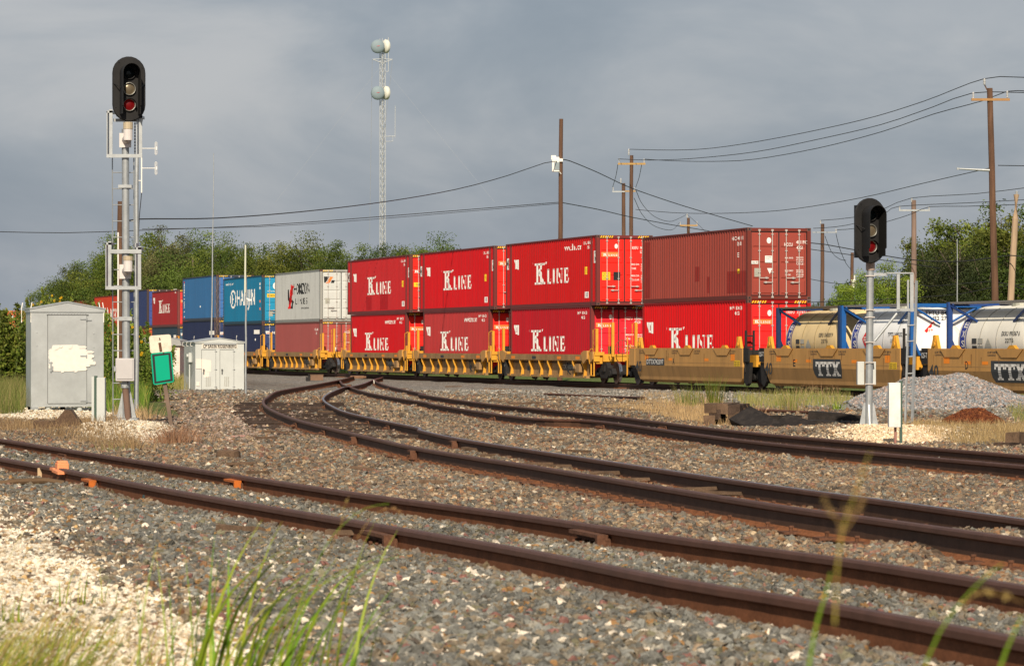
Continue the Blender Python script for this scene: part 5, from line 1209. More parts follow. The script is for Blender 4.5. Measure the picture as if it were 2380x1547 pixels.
# ---- silver cabinet
def cab_front(t, M, name, polys, m_, off): 
    mb = MB(); flat_decal(mb, polys, lambda a_, b_: M @ Vector((a_, off, b_))); return mb.build(name, m_, t, fix=False)
t = thing_at('equipment_cabinet', 156, 957, 'tall silver cabinet with white paint smeared over its door', 'cabinet', rz=.25)
q = lambda x, y: px_poly(t, [(x, y)])[0]
xl, zb_ = q(72.3, 945); xr, ze = q(241, 725); xm, za = q(157, 701); D_ = 1.15
m = MB(); m.b2((xl, 0, zb_), (xr, D_, ze)); body = m.build('body', alu, t)
m = MB(); ev = q(72, 717)[1]
m.prism([(xl - .03, ze), (xr + .03, ze), (xr + .03, ev), (xm, za), (xl - .03, ev)], -.03, D_ + .05, 'y'); rf = m.build('roof', alu, t)
m = MB(); m.prism([(xl - .04, ev - .02), (xm, za - .02), (xr + .04, ev - .02), (xr + .04, ev + .012), (xm, za + .012), (xl - .04, ev + .012)], -.05, D_ + .06, 'y'); m.build('roof_edge', galv, rf)
d0 = q(111.5, 937); d1 = q(201, 732)
m = MB(); m.b2((d0[0], -.018, d0[1]), (d1[0], 0.002, d1[1])); door = m.build('door', alu, t)
m = MB()
for (x0, x1) in ((d0[0] - .012, d0[0]), (d1[0], d1[0] + .012)): m.b2((x0, -.006, d0[1]), (x1, .004, d1[1]))
m.b2((d0[0], -.006, d0[1] - .012), (d1[0], .004, d0[1])); m.b2((d0[0] - .03, -.03, d1[1]), (d1[0] + .05, -.0, d1[1] + .015)); m.build('door_seam', dark_seam, t)
for (hx, hy) in ((201, 741), (201, 827), (201, 931)):
    h = q(hx, hy); m = MB(); m.box((h[0] - .08, -.03, h[1]), (.16, .016, .035)); m.box((h[0] + .07, -.012, h[1] - .03), (.12, .02, .035)); m.cyl((h[0], -.035, h[1] - .05), (h[0], -.035, h[1] + .03), .014, n=8); m.build('hinge', galv, door)
h = q(119, 852); m = MB(); m.box((h[0] - .01, -.04, h[1]), (.035, .03, .26)); m.box((h[0] + .03, -.05, h[1] - .04), (.03, .02, .12)); m.box((h[0] - .01, -.03, h[1] + .10), (.09, .02, .04)); m.build('door_handle', galv, door)
# brushed-over patch: overlapping strokes of white, each a hair above the last
r_ = random.Random(9); mb = MB(); lift = -.0215
for k in range(26):
    f = k / 25; yv = 806 + 52 * f + r_.uniform(-2, 2); xa = 113 + (6 if f < .12 or f > .9 else 0) + r_.uniform(-1.5, 4) + (8 if .72 < f < .8 else 0); xb = {0: 176, 1: 190}.get(k % 2) + (32 if .25 < f < .82 else 10) * r_.uniform(.6, 1.0); hh = r_.uniform(2.6, 4.2); sl = r_.uniform(-3, 3)
    poly = [q(xa, yv + hh), q((xa + xb) / 2, yv + hh + 1), q(xb, yv + hh + sl * .4), q(xb + r_.uniform(1, 5), yv + sl * .4), q(xb - r_.uniform(0, 4), yv - hh + sl * .4), q(xa + 3, yv - hh)]
    flat_decal(mb, [poly], lambda a_, b_: (a_, lift, b_)); lift -= .0005
for k in range(7):
    xx = r_.uniform(125, 195); yv = r_.choice([806, 808, 858, 861]); hh = r_.uniform(3, 6); poly = [q(xx, yv + hh), q(xx + 7, yv + hh - 2), q(xx + 9, yv - hh), q(xx + 2, yv - hh + 2)]; flat_decal(mb, [poly], lambda a_, b_: (a_, lift, b_)); lift -= .0005
mb.build('paint_patch', mat('brushed_white', (.72, .69, .63), rough=.8, var=.08, vscale=9), t, fix=False)
m = MB()
for (x0, y0, w_, h_) in ((72, 945, .18, .2), (0, 0, 0, 0)):
    if w_: m.box((xl + .09, -.0, zb_ - .11), (.20, .05, .22))
m.build('foot_bracket', galv, t)
for x in (113, 186): p = q(x, 950); m = MB(); m.cyl((p[0], .1, -.1), (p[0], .1, zb_), .075, n=12); m.build('conduit', grey_paint, t)
for x in (xl + .1, xm, xr - .1): m = MB(); m.box((x, D_ - .1, zb_ / 2), (.12, .12, zb_ + .3)); m.build('foot', truck_black, t)
for (x, dy) in ((58.5, .0), (71, .0), (234, 0.2), (240, 0)):
    p = q(x + 1, 717); m = MB(); m.tube([(p[0], D_ * .8 if x < 60 else dy, p[1] - .35), (p[0], D_ * .8 if x < 60 else dy, p[1]), (p[0] + (.03 if x < 100 else -.03), D_ * .8 if x < 60 else dy, p[1] + .16)], .013, 5); m.build('lifting_hook', white_paint, t)
riv = MB()
for k in range(14):
    f = k / 13; riv.cyl((xl + .05 + f * (xr - xl - .1), 0, zb_ + .06), (xl + .05 + f * (xr - xl - .1), -.006, zb_ + .06), .012, n=6); riv.cyl((d0[0] + .02 + f * (d1[0] - d0[0] - .04), -.0, d1[1] + .04), (d0[0] + .02 + f * (d1[0] - d0[0] - .04), -.012, d1[1] + .04), .012, n=6)
for (x, y) in ((86, 772), (86, 803), (218, 775), (218, 806), (152, 777)): p = q(x, y); riv.cyl((p[0], .0, p[1]), (p[0], -.024, p[1]), .012, n=6)
tag(riv.build('rivets', alu, t), kind='stuff')

# ---- small signal hut
t = thing_at('signal_hut', 511, 906, 'low pale grey signal hut with two doors and black lettering under its gable', 'hut', rz=.24)
q = lambda x, y: px_poly(t, [(x, y)])[0]
x0, z0 = q(453.6, 905); x1, z1 = q(567.7, 797); ax, az = q(511.5, 786); D_ = 3.1
m = MB(); m.b2((x0, 0, z0 - .05), (x1, D_, z1)); m.build('wall', grey_paint, t)
m = MB(); ez = q(453, 795)[1]
m.prism([(x0 - .03, z1), (x1 + .03, z1), (x1 + .03, ez), (ax, az), (x0 - .03, ez)], -.05, D_ + .05, 'y'); rf = m.build('roof', grey_paint, t)
m = MB(); m.prism([(x0 - .06, ez - .01), (ax, az - .005), (x1 + .06, ez - .01), (x1 + .06, ez + .02), (ax, az + .03), (x0 - .06, ez + .02)], -.07, D_ + .07, 'y'); m.build('roof_edge', alu, rf)
m = MB(); a_ = q(474, 796.5); b_ = q(550, 800.5); m.b2((a_[0], -.04, b_[1]), (b_[0], -.0, a_[1])); m.build('drip_rail', alu, t)
for (xa, xb) in ((468.5, 501), (511.5, 543.5)):
    a_ = q(xa, 904); b_ = q(xb, 812.5); m = MB(); m.b2((a_[0], -.02, a_[1]), (b_[0], .002, b_[1])); dr = m.build('door', grey_paint, t)
    m = MB(); m.b2((a_[0] - .012, -.012, a_[1]), (a_[0], .003, b_[1])); m.b2((b_[0], -.012, a_[1]), (b_[0] + .012, .003, b_[1])); m.b2((a_[0], -.03, b_[1]), (b_[0], 0, b_[1] + .014)); m.build('door_seam', dark_seam, t)
    h = q(xa + 4.5, 863); m = MB(); m.box((h[0], -.04, h[1]), (.04, .03, .20)); m.box((h[0], -.05, h[1] + .06), (.06, .03, .06)); m.build('door_handle', mat('handle_dark', (.12, .12, .12), rough=.5, metal=.5), dr)
    v = MB(); 
    for k in range(3):
        for j in range(11): p = q(xa + 11 + k * 4.2, 897 - j * 2.1); v.box((p[0], -.023, p[1]), (.045, .008, .016))
    v.build('vent_louvres', mat('louvre', (.36, .35, .31), rough=.7), dr)
    for yv in (816, 858, 898): h = q(xb, yv); m = MB(); m.box((h[0], -.03, h[1]), (.10, .015, .02)); m.build('hinge', alu, dr)
a_ = q(471, 807.5); tr_ = layout(text_tris('CP SA036 ROSENBERG'), a_[0], a_[1], .125, wid=q(549.5, 800)[0] - a_[0]); cab_front(t, Matrix(), 'lettering', tr_, black_print, -.035)
cab_front(t, Matrix(), 'name_board', [[(a_[0] - .04, a_[1] - .03), (q(552, 800)[0], a_[1] - .03), (q(552, 800)[0], a_[1] + .155), (a_[0] - .04, a_[1] + .155)]], mat('name_board', (.68, .63, .55), rough=.7), -.012)
cab_front(t, Matrix(), 'paint_patch', [[q(455, 856), q(468, 856), q(468, 834), q(455, 834)], [q(469, 864), q(490, 863), q(490.5, 837), q(469, 834)], [q(473, 876), q(485, 876), q(486, 864), q(473, 864)], [q(456, 896), q(463, 896), q(463, 887), q(456, 887)]], pink_paint, -.0235)
m = MB(); m.b2((x0 - .13, .9, z1 - .75), (x0 - .01, 1.2, z1 - .38)); m.cyl((x0 - .07, 1.05, .02), (x0 - .07, 1.05, z1 - .7), .03, n=8); m.cyl((x0 - .13, 1.05, z1 - .5), (x0 - .2, 1.05, z1 - .5), .07, n=12); m.build('meter_box', grey_paint, t)
for y in (.5, 1.6, 2.7): m = MB(); m.tube([(x0 - .04, y, z1 - .12), (x0 - .12, y, z1 - .1), (x0 - .12, y, z1 + .03), (x0 - .04, y, z1 + .02)], .012, 5); m.build('lifting_hook', white_paint, t)
cab_front(t, Matrix.Translation((x0 - .004, 0, 0)) @ Matrix.Rotation(-math.pi / 2, 4, 'Z'), 'paint_patch', [[(-2.6, .55), (-1.2, .42), (-.5, .75), (-.6, 1.35), (-1.5, 1.30), (-2.7, 1.38)]], alu, 0)

# ---- grey post boxes
for (bx0, by0, bx1, by1, px0, px1, pb, lab, white) in ((226.6, 877, 245.8, 982, 213, 226, 1008, 'narrow grey box on a green channel post to the left of the left signal mast', 0), (2064, 889, 2091, 992, 2091, 2097, 1031, 'narrow white box on a green channel post in front of the gravel pile', 1)):
    t = thing_at('post_box', (bx0 + bx1) / 2, pb, lab, 'equipment box', 'narrow boxes on posts')
    m = MB(); px_box(m, t, bx0, by0, bx1, by1, -.14, .06); m.build('box', mat('box_white', (.74, .73, .70), rough=.6, dirt=.2) if white else grey_paint, t, bevel=.006)
    m = MB(); px_box(m, t, px0 + (6 if not white else 0), by0 - 4, px1, pb + 4, -.02, .05); m.build('post', green_post, t)
    if not white: m = MB(); px_box(m, t, px0, by0 - 2, px0 + 8, by1 - 4, .0, .10); m.build('back_box', grey_paint, t)
    m = MB(); m.cyl(Pm(t, bx0 + (17 if white else 1), by1), Pm(t, bx0 + (17 if white else 2), pb + 4), .022, n=8); m.build('cable', mat('pink_cable', (.35, .17, .14), rough=.7), t)

# ---- blank green sign and the sign behind it, on a leaning perforated post
t = thing_at('leaning_sign', 402, 1003, 'blank green sign with black border on a leaning rusty post', 'sign')
def plate(t, poly, y0, y1, name, m_, parent=None): mb = MB(); mb.prism(px_poly(t, poly), y0, y1, 'y'); return mb.build(name, m_, parent or t)
def rounded(c, f=.06):
    out = []; n = len(c)
    for i in range(n):
        p = Vector(c[i]); a = Vector(c[i - 1]); b = Vector(c[(i + 1) % n]); da = (a - p).normalized() * 5; db = (b - p).normalized() * 5
        out += [tuple(p + da), tuple(p + (da + db) * .28), tuple(p + db)]
    return out
grn = mat('sign_green', (.0, .34, .20), rough=.35, var=.03)
C4 = [(351, 820.6), (399.6, 815.9), (406.2, 887.6), (357.5, 894.7)]
sgn = plate(t, rounded(C4), -.075, -.065, 'sign_panel', grn)
cc = Vector((sum(p[0] for p in C4) / 4, sum(p[1] for p in C4) / 4))
inset = lambda k, kk: [tuple(cc + Vector(((p[0] - cc.x) * k, (p[1] - cc.y) * kk))) for p in C4]
plate(t, inset(.88, .91), -.0775, -.0755, 'sign_border', black_print, sgn); plate(t, inset(.66, .79), -.0805, -.078, 'sign_field', grn, sgn)
plate(t, rounded([(347, 780), (397.5, 776.5), (400, 816.5), (350, 821)]), -.045, -.035, 'upper_sign_panel', mat('faded_sign', (.72, .64, .52), rough=.6, var=.12, vscale=3, dirt=.7, dirtcol=(.35, .22, .14), rust=.25), t)
m = MB(); A_ = Pm(t, 371, 781, .0); B_ = Pm(t, 372.5, 818, 0); C_ = Pm(t, 383, 890, 0); E_ = Pm(t, 402, 1012, 0)
def strip_box(m, P, Q, w_, d_, mi=0):
    P = Vector(P); Q = Vector(Q); ax = (Q - P); L_ = ax.length; ax.normalize(); R = ax.to_track_quat('X', 'Z').to_matrix().to_4x4(); R.translation = (P + Q) / 2; m.box((0, 0, 0), (L_, w_, d_), mi, R); return m
strip_box(m, A_, C_, .06, .05); strip_box(m, C_, E_, .06, .075); m.build('post', mat('rusty_post', (.17, .12, .09), rough=.8, var=.2, rust=.3), t)
m = MB(); strip_box(m, Pm(t, 371, 796, -.06), Pm(t, 374, 815, -.06), .03, .05)
for (x, y) in ((371, 786), (372, 801), (380, 819), (388, 890)): m.cyl(Pm(t, x, y, -.05), Pm(t, x, y, -.095), .013, n=6)
m.build('bolts', steel_rust, t)

# ---- masts and poles
def pole(name, label, cat, x, ytop, Y, r, xb=None, m_=None, group='wooden utility poles', rt=None):
    X = (x if xb is None else xb) ; zb_ = float(gz((X - CXP) * Y / FPX, Y)) if Y < 3000 else 0
    t = empty(name, ((X - CXP) * Y / FPX, Y, zb_), 0, label, cat, group)
    tp = Pm(t, x, ytop); m = MB(); n = 9; pts = [Vector((tp.x * k / 8, 0, -.3 + (tp.z + .3) * k / 8)) + Vector((.008 * math.sin(k * 2.1 + x), 0, 0)) for k in range(9)]
    m.tube(pts, lambda f: r * (1.0 - .28 * f) if rt is None else r + (rt - r) * f, n); m.build('pole', m_ or wood_pole, t); return t
def insulator(t, x, y0, y1, r=.055, name='insulator'):
    m = MB(); a = Pm(t, x, y1); b = Pm(t, x, y0); H_ = b.z - a.z; prof = [(.015, 0)]
    for k in range(4): prof += [(r, H_ * (k + .35) / 4), (r * .55, H_ * (k + .7) / 4)]
    prof += [(.02, H_)]; m.lathe([(q_, z) for q_, z in prof], 8, Matrix.Translation(a + Vector((0, -.05, 0)))); m.build(name, insul, t)
def crossarm(t, x0, x1, y, w_=.10, m_=None, ins=()):
    m = MB(); a = Pm(t, x0, y); b = Pm(t, x1, y); m.box(((a.x + b.x) / 2, -.12, a.z), (b.x - a.x, .09, w_)); o = m.build('crossarm', m_ or mat('arm_wood', (.42, .26, .09), rough=.8, var=.2), t)
    for (x, ya, yb) in ins: insulator(t, x, ya, yb)
t = pole('utility_pole', 'wooden pole carrying a white floodlight, rising behind the long red containers', 'utility pole', 1304, 276.5, 178, .145, xb=1301)
m = MB(); px_box(m, t, 1283, 366, 1300, 400, -.45, -.20); o = m.build('floodlight', white_paint, t, bevel=.02); 
m = MB(); px_box(m, t, 1288, 378, 1300, 396, -.47, -.45); m.build('lamp_glass', mat('lamp_glass', (.25, .3, .32), rough=.1), o).location = (0, 0, 0)
m = MB(); px_box(m, t, 1281, 362, 1292, 372, -.40, -.2); m.tube([Pm(t, 1292, 392, -.3), Pm(t, 1304, 404, -.1)], .03, 6); px_box(m, t, 1300, 369, 1308, 376, -.2, .0); m.build('lamp_bracket', white_paint, t)
t = pole('utility_pole', 'wooden pole with yellowish crossarm and three insulators, the taller of the close pair', 'utility pole', 1467.8, 361, 235, .17, xb=1465)
crossarm(t, 1436, 1500, 381, .13, ins=((1439, 368, 379), (1497, 369, 379))); insulator(t, 1461.5, 346, 361, .07)
P2 = t
t = pole('utility_pole', 'shorter wooden pole just left of the taller one with crossarm', 'utility pole', 1449, 426, 262, .19, xb=1452)
crossarm(t, 1423, 1452, 445.5, .10, galv, ins=((1425, 435, 444),)); crossarm(t, 1452, 1477, 444.5, .10, ins=((1475, 436, 443),)); insulator(t, 1443, 414, 426, .07)
t = pole('utility_pole', 'small distant pole with crossarm peeping over the plain maroon container', 'utility pole', 1600, 506, 340, .2); crossarm(t, 1580, 1621, 524, .14, ins=((1581, 515, 523), (1620, 514, 523))); insulator(t, 1597, 497, 507, .09)
t = pole('utility_pole', 'large dark wooden pole with crossarm near the right edge of the picture', 'utility pole', 2301, 205, 152, .175, xb=2318, rt=.13)
crossarm(t, 2257, 2346, 232, .11, mat('arm_wood2', (.36, .20, .08), rough=.8), ins=((2262, 214, 230), (2341, 211, 228))); insulator(t, 2288, 183, 198, .07)
m = MB(); a = Pm(t, 2226, 392, -.2); b = Pm(t, 2300, 396, -.1); m.cyl(a, b, .035, .06, n=8); m.box(a, (.08, .1, .1)); m.build('lamp_arm', galv, t)
m = MB(); m.tube([Pm(t, 2289, 198), Pm(t, 2296, 212), Pm(t, 2299, 225)], .03, 5); m.build('insulator_bracket', wood_pole, t)
t = pole('utility_pole', 'pale bare wooden pole leaning to the right among the trees', 'utility pole', 2363, 452, 172, .19, xb=2337, m_=wood_pale, rt=.15); insulator(t, 2363, 444, 454, .08)
t = pole('utility_pole', 'grey brown pole with a grey steel crossarm in front of the right trees', 'utility pole', 2124, 465, 205, .20, xb=2125, m_=mat('pole_wood_grey', (.22, .15, .12), rough=.9, var=.3, streak=True)); crossarm(t, 2089, 2161, 489, .10, galv, ins=((2091, 479, 488), (2159, 480, 488))); insulator(t, 2119, 460, 470, .06)
t = pole('utility_pole', 'slim wooden pole just right of the plain maroon container', 'utility pole', 1912, 520, 215, .155, xb=1910); crossarm(t, 1888, 1945, 540, .05, galv, ins=((1943, 532, 542),)); insulator(t, 1907, 512, 521, .05)
t = pole('utility_pole', 'slim reddish pole bearing a white transformer beside the right signal', 'utility pole', 1981, 587, 230, .15, xb=1977)
m = MB(); m.cyl(Pm(t, 1985, 668, -.2), Pm(t, 1985, 651, -.2), .16, n=12); m.cyl(Pm(t, 1986, 651, -.2), Pm(t, 1986, 640, -.2), .05, n=8); px_box(m, t, 1978, 650, 1986, 653, -.2, 0); m.build('transformer', white_paint, t)
t = pole('utility_pole', 'short dark wooden post right behind the left signal mast', 'utility pole', 279.5, 468, 98, .105, xb=280.5, rt=.085)
m = MB(); m.cyl(Pm(t, 274.5, 540, -.1), Pm(t, 274.5, 860, -.1), .022, n=6); m.build('conduit', white_paint, t)
t = pole('utility_pole', 'very thin grey pole standing before the dark right trees', 'utility pole', 2225, 555, 180, .035, m_=galv)
t = pole('antenna_mast', 'slim galvanised mast with two small loop antennas behind the left signal', 'antenna mast', 317.5, 363, 86, .055, xb=318, m_=galv, group='thin masts', rt=.055)
m = MB(); m.cyl(Pm(t, 329, 366), Pm(t, 329, 448), .018, n=6)
for (ya, yb, yc) in ((330, 360, 345), (376, 406, 391)):
    m.tube([Pm(t, 329, yc), Pm(t, 361, yc)], .010, 5); m.tube([Pm(t, 360.5, ya + 2), Pm(t, 362.5, ya), Pm(t, 364.5, ya + 2), Pm(t, 364.5, yb - 2), Pm(t, 362.5, yb), Pm(t, 360.5, yb - 2), Pm(t, 360.5, ya + 2)], .009, 4)
    m.box(Pm(t, 364, yc), (.03, .03, .08))
m.tube([Pm(t, 319, 420), Pm(t, 329, 420)], .012, 4); m.build('antenna', white_paint, t)
m = MB(); m.tube([Pm(t, 329, 448), Pm(t, 327, 470), Pm(t, 324, 500), Pm(t, 322, 560)], .01, 4); m.build('cable', wire_mat, t)
t = pole('antenna_mast', 'tall thin grey mast with tapering top behind the signal hut', 'antenna mast', 497, 356, 140.5, .045, xb=490, m_=galv, group='thin masts', rt=.012)
def lattice(t, x, y0, y1, w_, seg, r, m_, n=3, cross=True):
    m = MB(); a = Pm(t, x, y1); b = Pm(t, x, y0); R = w_ / 2
    cs = [(R * math.cos(2 * math.pi * k / n + .5), R * math.sin(2 * math.pi * k / n + .5)) for k in range(n)]
    for c in cs: m.cyl((a.x + c[0], c[1], a.z), (b.x + c[0], c[1], b.z), r, n=5)
    z = a.z; i = 0
    while z < b.z - seg:
        for k in range(n):
            c = cs[k]; d = cs[(k + 1) % n]; f = i % 2
            m.cyl((a.x + c[0], c[1], z + (seg if f else 0)), (a.x + d[0], d[1], z + (0 if f else seg)), r * .6, n=4, cap=False); m.cyl((a.x + c[0], c[1], z), (a.x + d[0], d[1], z), r * .5, n=4, cap=False)
            if cross: m.cyl((a.x + c[0], c[1], z + (0 if f else seg)), (a.x + d[0], d[1], z + (seg if f else 0)), r * .5, n=4, cap=False)
        z += seg; i += 1
    return m.build('lattice', m_, t)
g = 505; Y_ = 150; t = empty('lattice_mast', ((g - CXP) * Y_ / FPX, Y_, float(gz((g - CXP) * Y_ / FPX, Y_))), 0, 'short narrow lattice mast against the mid blue container', 'antenna mast', 'thin masts')
lattice(t, 505, 643, 885, .26, .30, .010, mat('mast_rust', (.22, .15, .11), rough=.7), cross=False)
t = pole('whip_antenna', 'white whip antenna on a thin pipe beside the signal hut', 'antenna mast', 572, 640, 119, .038, xb=571, m_=galv, group='thin masts', rt=.03)
m = MB(); m.cyl(Pm(t, 569.5, 680, -.06), Pm(t, 570.5, 569, -.06), .034, .030, n=8); m.build('whip', mat('cream_fibre', (.62, .62, .50), rough=.5), t)
m = MB(); m.tube([Pm(t, 572, 693), Pm(t, 578, 696), Pm(t, 583, 699)], .03, 6); m.box(Pm(t, 581, 697), (.14, .1, .06)); m.build('camera_bracket', white_paint, t)
# radio tower
Y_ = 430; g = 889; t = empty('radio_tower', ((g - CXP) * Y_ / FPX, Y_, -.2), 0, 'tall white lattice radio tower with drum dishes behind the trees', 'radio tower')
tw = mat('tower_white', (.44, .46, .47), rough=.5, var=.1)
lattice(t, 889, 90, 800, .80, .95, .045, tw)
m = MB(); a = Pm(t, 889, 90); 
for k in range(60): m.cyl((0.05, 0, k * .66), (.05, 0, k * .66 + .5), .05, n=4)
m.build('cable_run', mat('tower_dark', (.12, .12, .12), rough=.8), t)
dish = mat('dish_radome', (.22, .28, .31), rough=.6, var=.04); dshb = mat('dish_back', (.66, .66, .58), rough=.6)
for (yc) in (108, 216):
    for (xc, yaw, front) in ((878, .12, 1), (895, -1.05, 0)):
        c = Pm(t, xc, yc, -.9 if front else .2); R = Matrix.Translation(c) @ Matrix.Rotation(yaw, 4, 'Z') @ Matrix.Rotation(math.pi / 2, 4, 'X')
        d = MB(); d.lathe([(.001, .30), (.3, .28), (.6, .2), (.84, .05), (.86, 0), (.86, -.3), (.4, -.5), (.001, -.55)], 32, R, 0 ); o = d.build('dish', [dish if front else dshb], t, smooth=True)
        if front: l_ = MB(); l_.add([R @ Vector(p) for p in ((-.22, -.02, .315), (.05, -.0, .325), (.30, .05, .315), (.05, .06, .325), (-.05, .03, .325))], [(0, 1, 2, 3, 4)]); l_.build('dish_mark', red_print, o, fix=False)
m = MB()
for x in (866, 912): m.cyl(Pm(t, x, 138), Pm(t, 889, 137), .05, n=5); m.cyl(Pm(t, x, 138), Pm(t, 889, 147), .05, n=5)
m.cyl(Pm(t, 902.7, 87), Pm(t, 902.7, 166), .05, n=5); m.cyl(Pm(t, 897, 166), Pm(t, 903, 166), .04, n=4); m.cyl(Pm(t, 897, 317), Pm(t, 918, 316.5), .045, n=5); m.cyl(Pm(t, 897, 329), Pm(t, 914, 328), .035, n=5); m.cyl(Pm(t, 913, 317), Pm(t, 913, 328), .03, n=5); m.cyl(Pm(t, 918.5, 246), Pm(t, 918, 320), .04, n=5)
m.build('antenna', tw, t)
m = MB()
for (a_, b_) in (((865, 140), (859, 560)), ((912, 140), (891, 330))): m.tube([Pm(t, *a_), Pm(t, *b_)], .022, 4)
for (a_, b_) in (((884, 155), (640, 470)), ((893, 160), (1150, 470))): m.tube([Pm(t, *a_), Pm(t, *b_, -30)], .012, 4)
m.build('guy_wire', mat('guy', (.3, .32, .34), rough=.5), t)

# ---- overhead wires
cq = lambda P: [(1220.2 + x * .4873, 162.7 + y * .4873) for (x, y) in P]
def wire(label, P, Y0, Y1, r=.016, group='overhead wires'):
    n = len(P); x0, x1 = P[0][0], P[-1][0]
    pts = [at(x, y, Y0 + (Y1 - Y0) * (x - x0) / (x1 - x0)) for (x, y) in P]; pts = catmull(pts, 3.0)
    m = MB(); m.tube(pts, r, 4); return tag(m.build('overhead_wire', wire_mat), label, 'wire', group)
wire('highest wire between the crossarm pole pair and the large right pole', cq([(497, 378), (700, 382), (900, 372), (1200, 325), (1600, 240), (1900, 150), (2190, 42), (2400, 36)]), 235, 148, .02)
wire('second wire down between the crossarm pole pair and the large right pole', cq([(445, 424), (600, 430), (800, 422), (1100, 390), (1400, 330), (1700, 260), (1950, 175), (2135, 110), (2400, 108)]), 235, 148, .02)
wire('third wire down, dipping lowest, between the pole pair and large right pole', cq([(570, 425), (700, 433), (900, 436), (1100, 425), (1400, 372), (1700, 295), (1950, 210), (2180, 148), (2300, 102), (2400, 101)]), 235, 148, .02)
wire('single wire from the tall pole pair to the grey arm of the right pole', cq([(528, 665), (700, 680), (880, 684), (1100, 678), (1300, 660), (1600, 610), (1900, 540), (2215, 468)]), 235, 152, .018)
wire('short wire leaving the right pole to the edge of the picture at mid height', cq([(2257, 455), (2400, 457)]), 152, 150, .018)
wire('thick twisted wire dropping from the floodlight pole to the plain maroon container', cq([(180, 428), (215, 434), (350, 490), (500, 560), (700, 630), (880, 685), (1085, 744)]), 178, 240, .026)
wire('wire from the floodlight pole passing left above the trees', [(1300, 375), (1265, 379), (1180, 408), (1060, 440), (900, 468), (700, 492), (500, 507), (325, 509), (280, 518)], 178, 100, .02)
wire('low wire running the whole left half of the sky above the trees', [(1301, 470), (1100, 486), (850, 506), (600, 524), (330, 535), (150, 541), (-20, 538)], 178, 165, .018)
wire('lower parallel wire left of the floodlight pole', [(1301, 473), (1100, 490), (850, 511), (600, 527), (330, 532)], 178, 172, .013)
wire('wire descending right from the floodlight pole behind the red containers', cq([(170, 631), (350, 665), (500, 700), (700, 738), (880, 768)]), 178, 240, .024)
wire('wire from the grey crossarm pole rising right to the edge', cq([(1410, 717), (1570, 702), (1720, 658), (1845, 610), (2150, 590), (2400, 560)]), 215, 180, .018)
wire('second wire across the grey steel crossarm', cq([(1375, 755), (1480, 748), (1600, 725), (1730, 675), (1785, 650), (2100, 634), (2400, 618)]), 215, 180, .018)
wire('third wire across the grey steel crossarm', cq([(1487, 762), (1580, 755), (1730, 722), (1850, 684), (1930, 652), (2100, 650), (2400, 640)]), 215, 180, .018)
r8 = lambda P: [(1917.5 + x * .2442, 406.7 + y * .2442) for (x, y) in P]
wire('thick dark wire across the right trees', r8([(-260, 640), (0, 660), (575, 768), (820, 805), (1000, 820), (1300, 822), (1500, 800), (1770, 765), (1920, 785)]), 190, 170, .026)
wire('dark wire just under the thick one across the right trees', r8([(-260, 690), (0, 725), (320, 770), (520, 805), (850, 850), (1100, 890)]), 190, 178, .02)
wire('low wire rising right behind the white tank', r8([(-140, 1210), (0, 1205), (400, 1190), (870, 1165), (1300, 1130), (1590, 1070), (1900, 1040)]), 195, 176, .02)
wire('wavy low wire at the left of the slim transformer pole', r8([(-140, 990), (0, 1015), (150, 1035), (390, 1012), (700, 1000), (1000, 1060), (1590, 1010), (1900, 1090)]), 200, 180, .018)
wire('looping jumper wire hanging between the pole pair and the small pole', cq([(528, 570), (560, 640), (620, 700), (690, 722), (740, 705), (768, 690)]), 235, 335, .022)
wire('lower looping jumper wire left of the small pole', cq([(520, 610), (560, 690), (620, 745), (700, 762), (740, 725)]), 235, 335, .022)
wire('upper jumper wire of the taller pole in the pair', cq([(443, 450), (435, 500), (418, 560)]), 235, 260, .02)
wire('right jumper wire of the taller pole in the pair', cq([(557, 450), (545, 510), (528, 560)]), 235, 262, .02)
wire('drooping wire from the small pole down to the right', cq([(775, 690), (820, 730), (860, 770)]), 338, 330, .024)
wire('curling service wire left of the transformer pole', r8([(0, 580), (60, 730), (140, 800), (200, 812)]), 225, 230, .02)
wire('long curling service wire beside the right signal head', r8([(105, 560), (140, 700), (200, 840), (250, 900)]), 225, 230, .02)

# ---- gravel heap, rusty scrap heap, timbers and debris
def heap(name, label, cat, x, y, rx, ry, h, pal, n, s0, s1, tilt=0, mcol=(.2, .19, .18)):
    g = ground_at(x, y); t = empty(name, (g.x, g.y, g.z), 0, label, cat)
    def hz(X, Y):
        r_ = np.hypot(X / rx, Y / ry) * (1 + .10 * np.sin(np.arctan2(Y, X) * 3 + 1) + .06 * np.sin(np.arctan2(Y, X) * 7)); return h * np.minimum(np.clip(1.08 - r_, 0, 1) ** .92, .80 + .06 * np.sin(X * 1.7)) + h * .04 * np.sin(X * 5) * np.cos(Y * 4) * (r_ < 1)
    k = 48; u_ = np.linspace(-1.2, 1.2, k); GX, GY = np.meshgrid(u_ * rx, u_ * ry); GZ = hz(GX, GY) - .03
    idx = np.arange(k * k).reshape(k, k); F4 = np.stack([idx[:-1, :-1], idx[:-1, 1:], idx[1:, 1:], idx[1:, :-1]], -1).reshape(-1, 4)
    me = np_mesh('mound', np.stack([GX, GY, GZ], -1).reshape(-1, 3), F4, mat('mound_' + name, mcol, rough=.95, var=.3, vscale=12, bump=1, bscale=30), None, True); link('mound', me, t)
    a = rng.uniform(0, 2 * math.pi, n); r_ = np.sqrt(rng.uniform(0, 1.25, n)); PX = r_ * rx * np.cos(a); PY = r_ * ry * np.sin(a); m_ = (r_ < 1) | (rng.uniform(0, 1, n) < .35); PX, PY = PX[m_], PY[m_]
    S_ = rng.uniform(s0, s1, len(PX)); PZ = hz(PX, PY) + S_ * .15
    tag(stone_points('stone', np.stack([PX, PY, PZ], -1), S_, pick(pal, len(PX)), t), kind='stuff'); return t
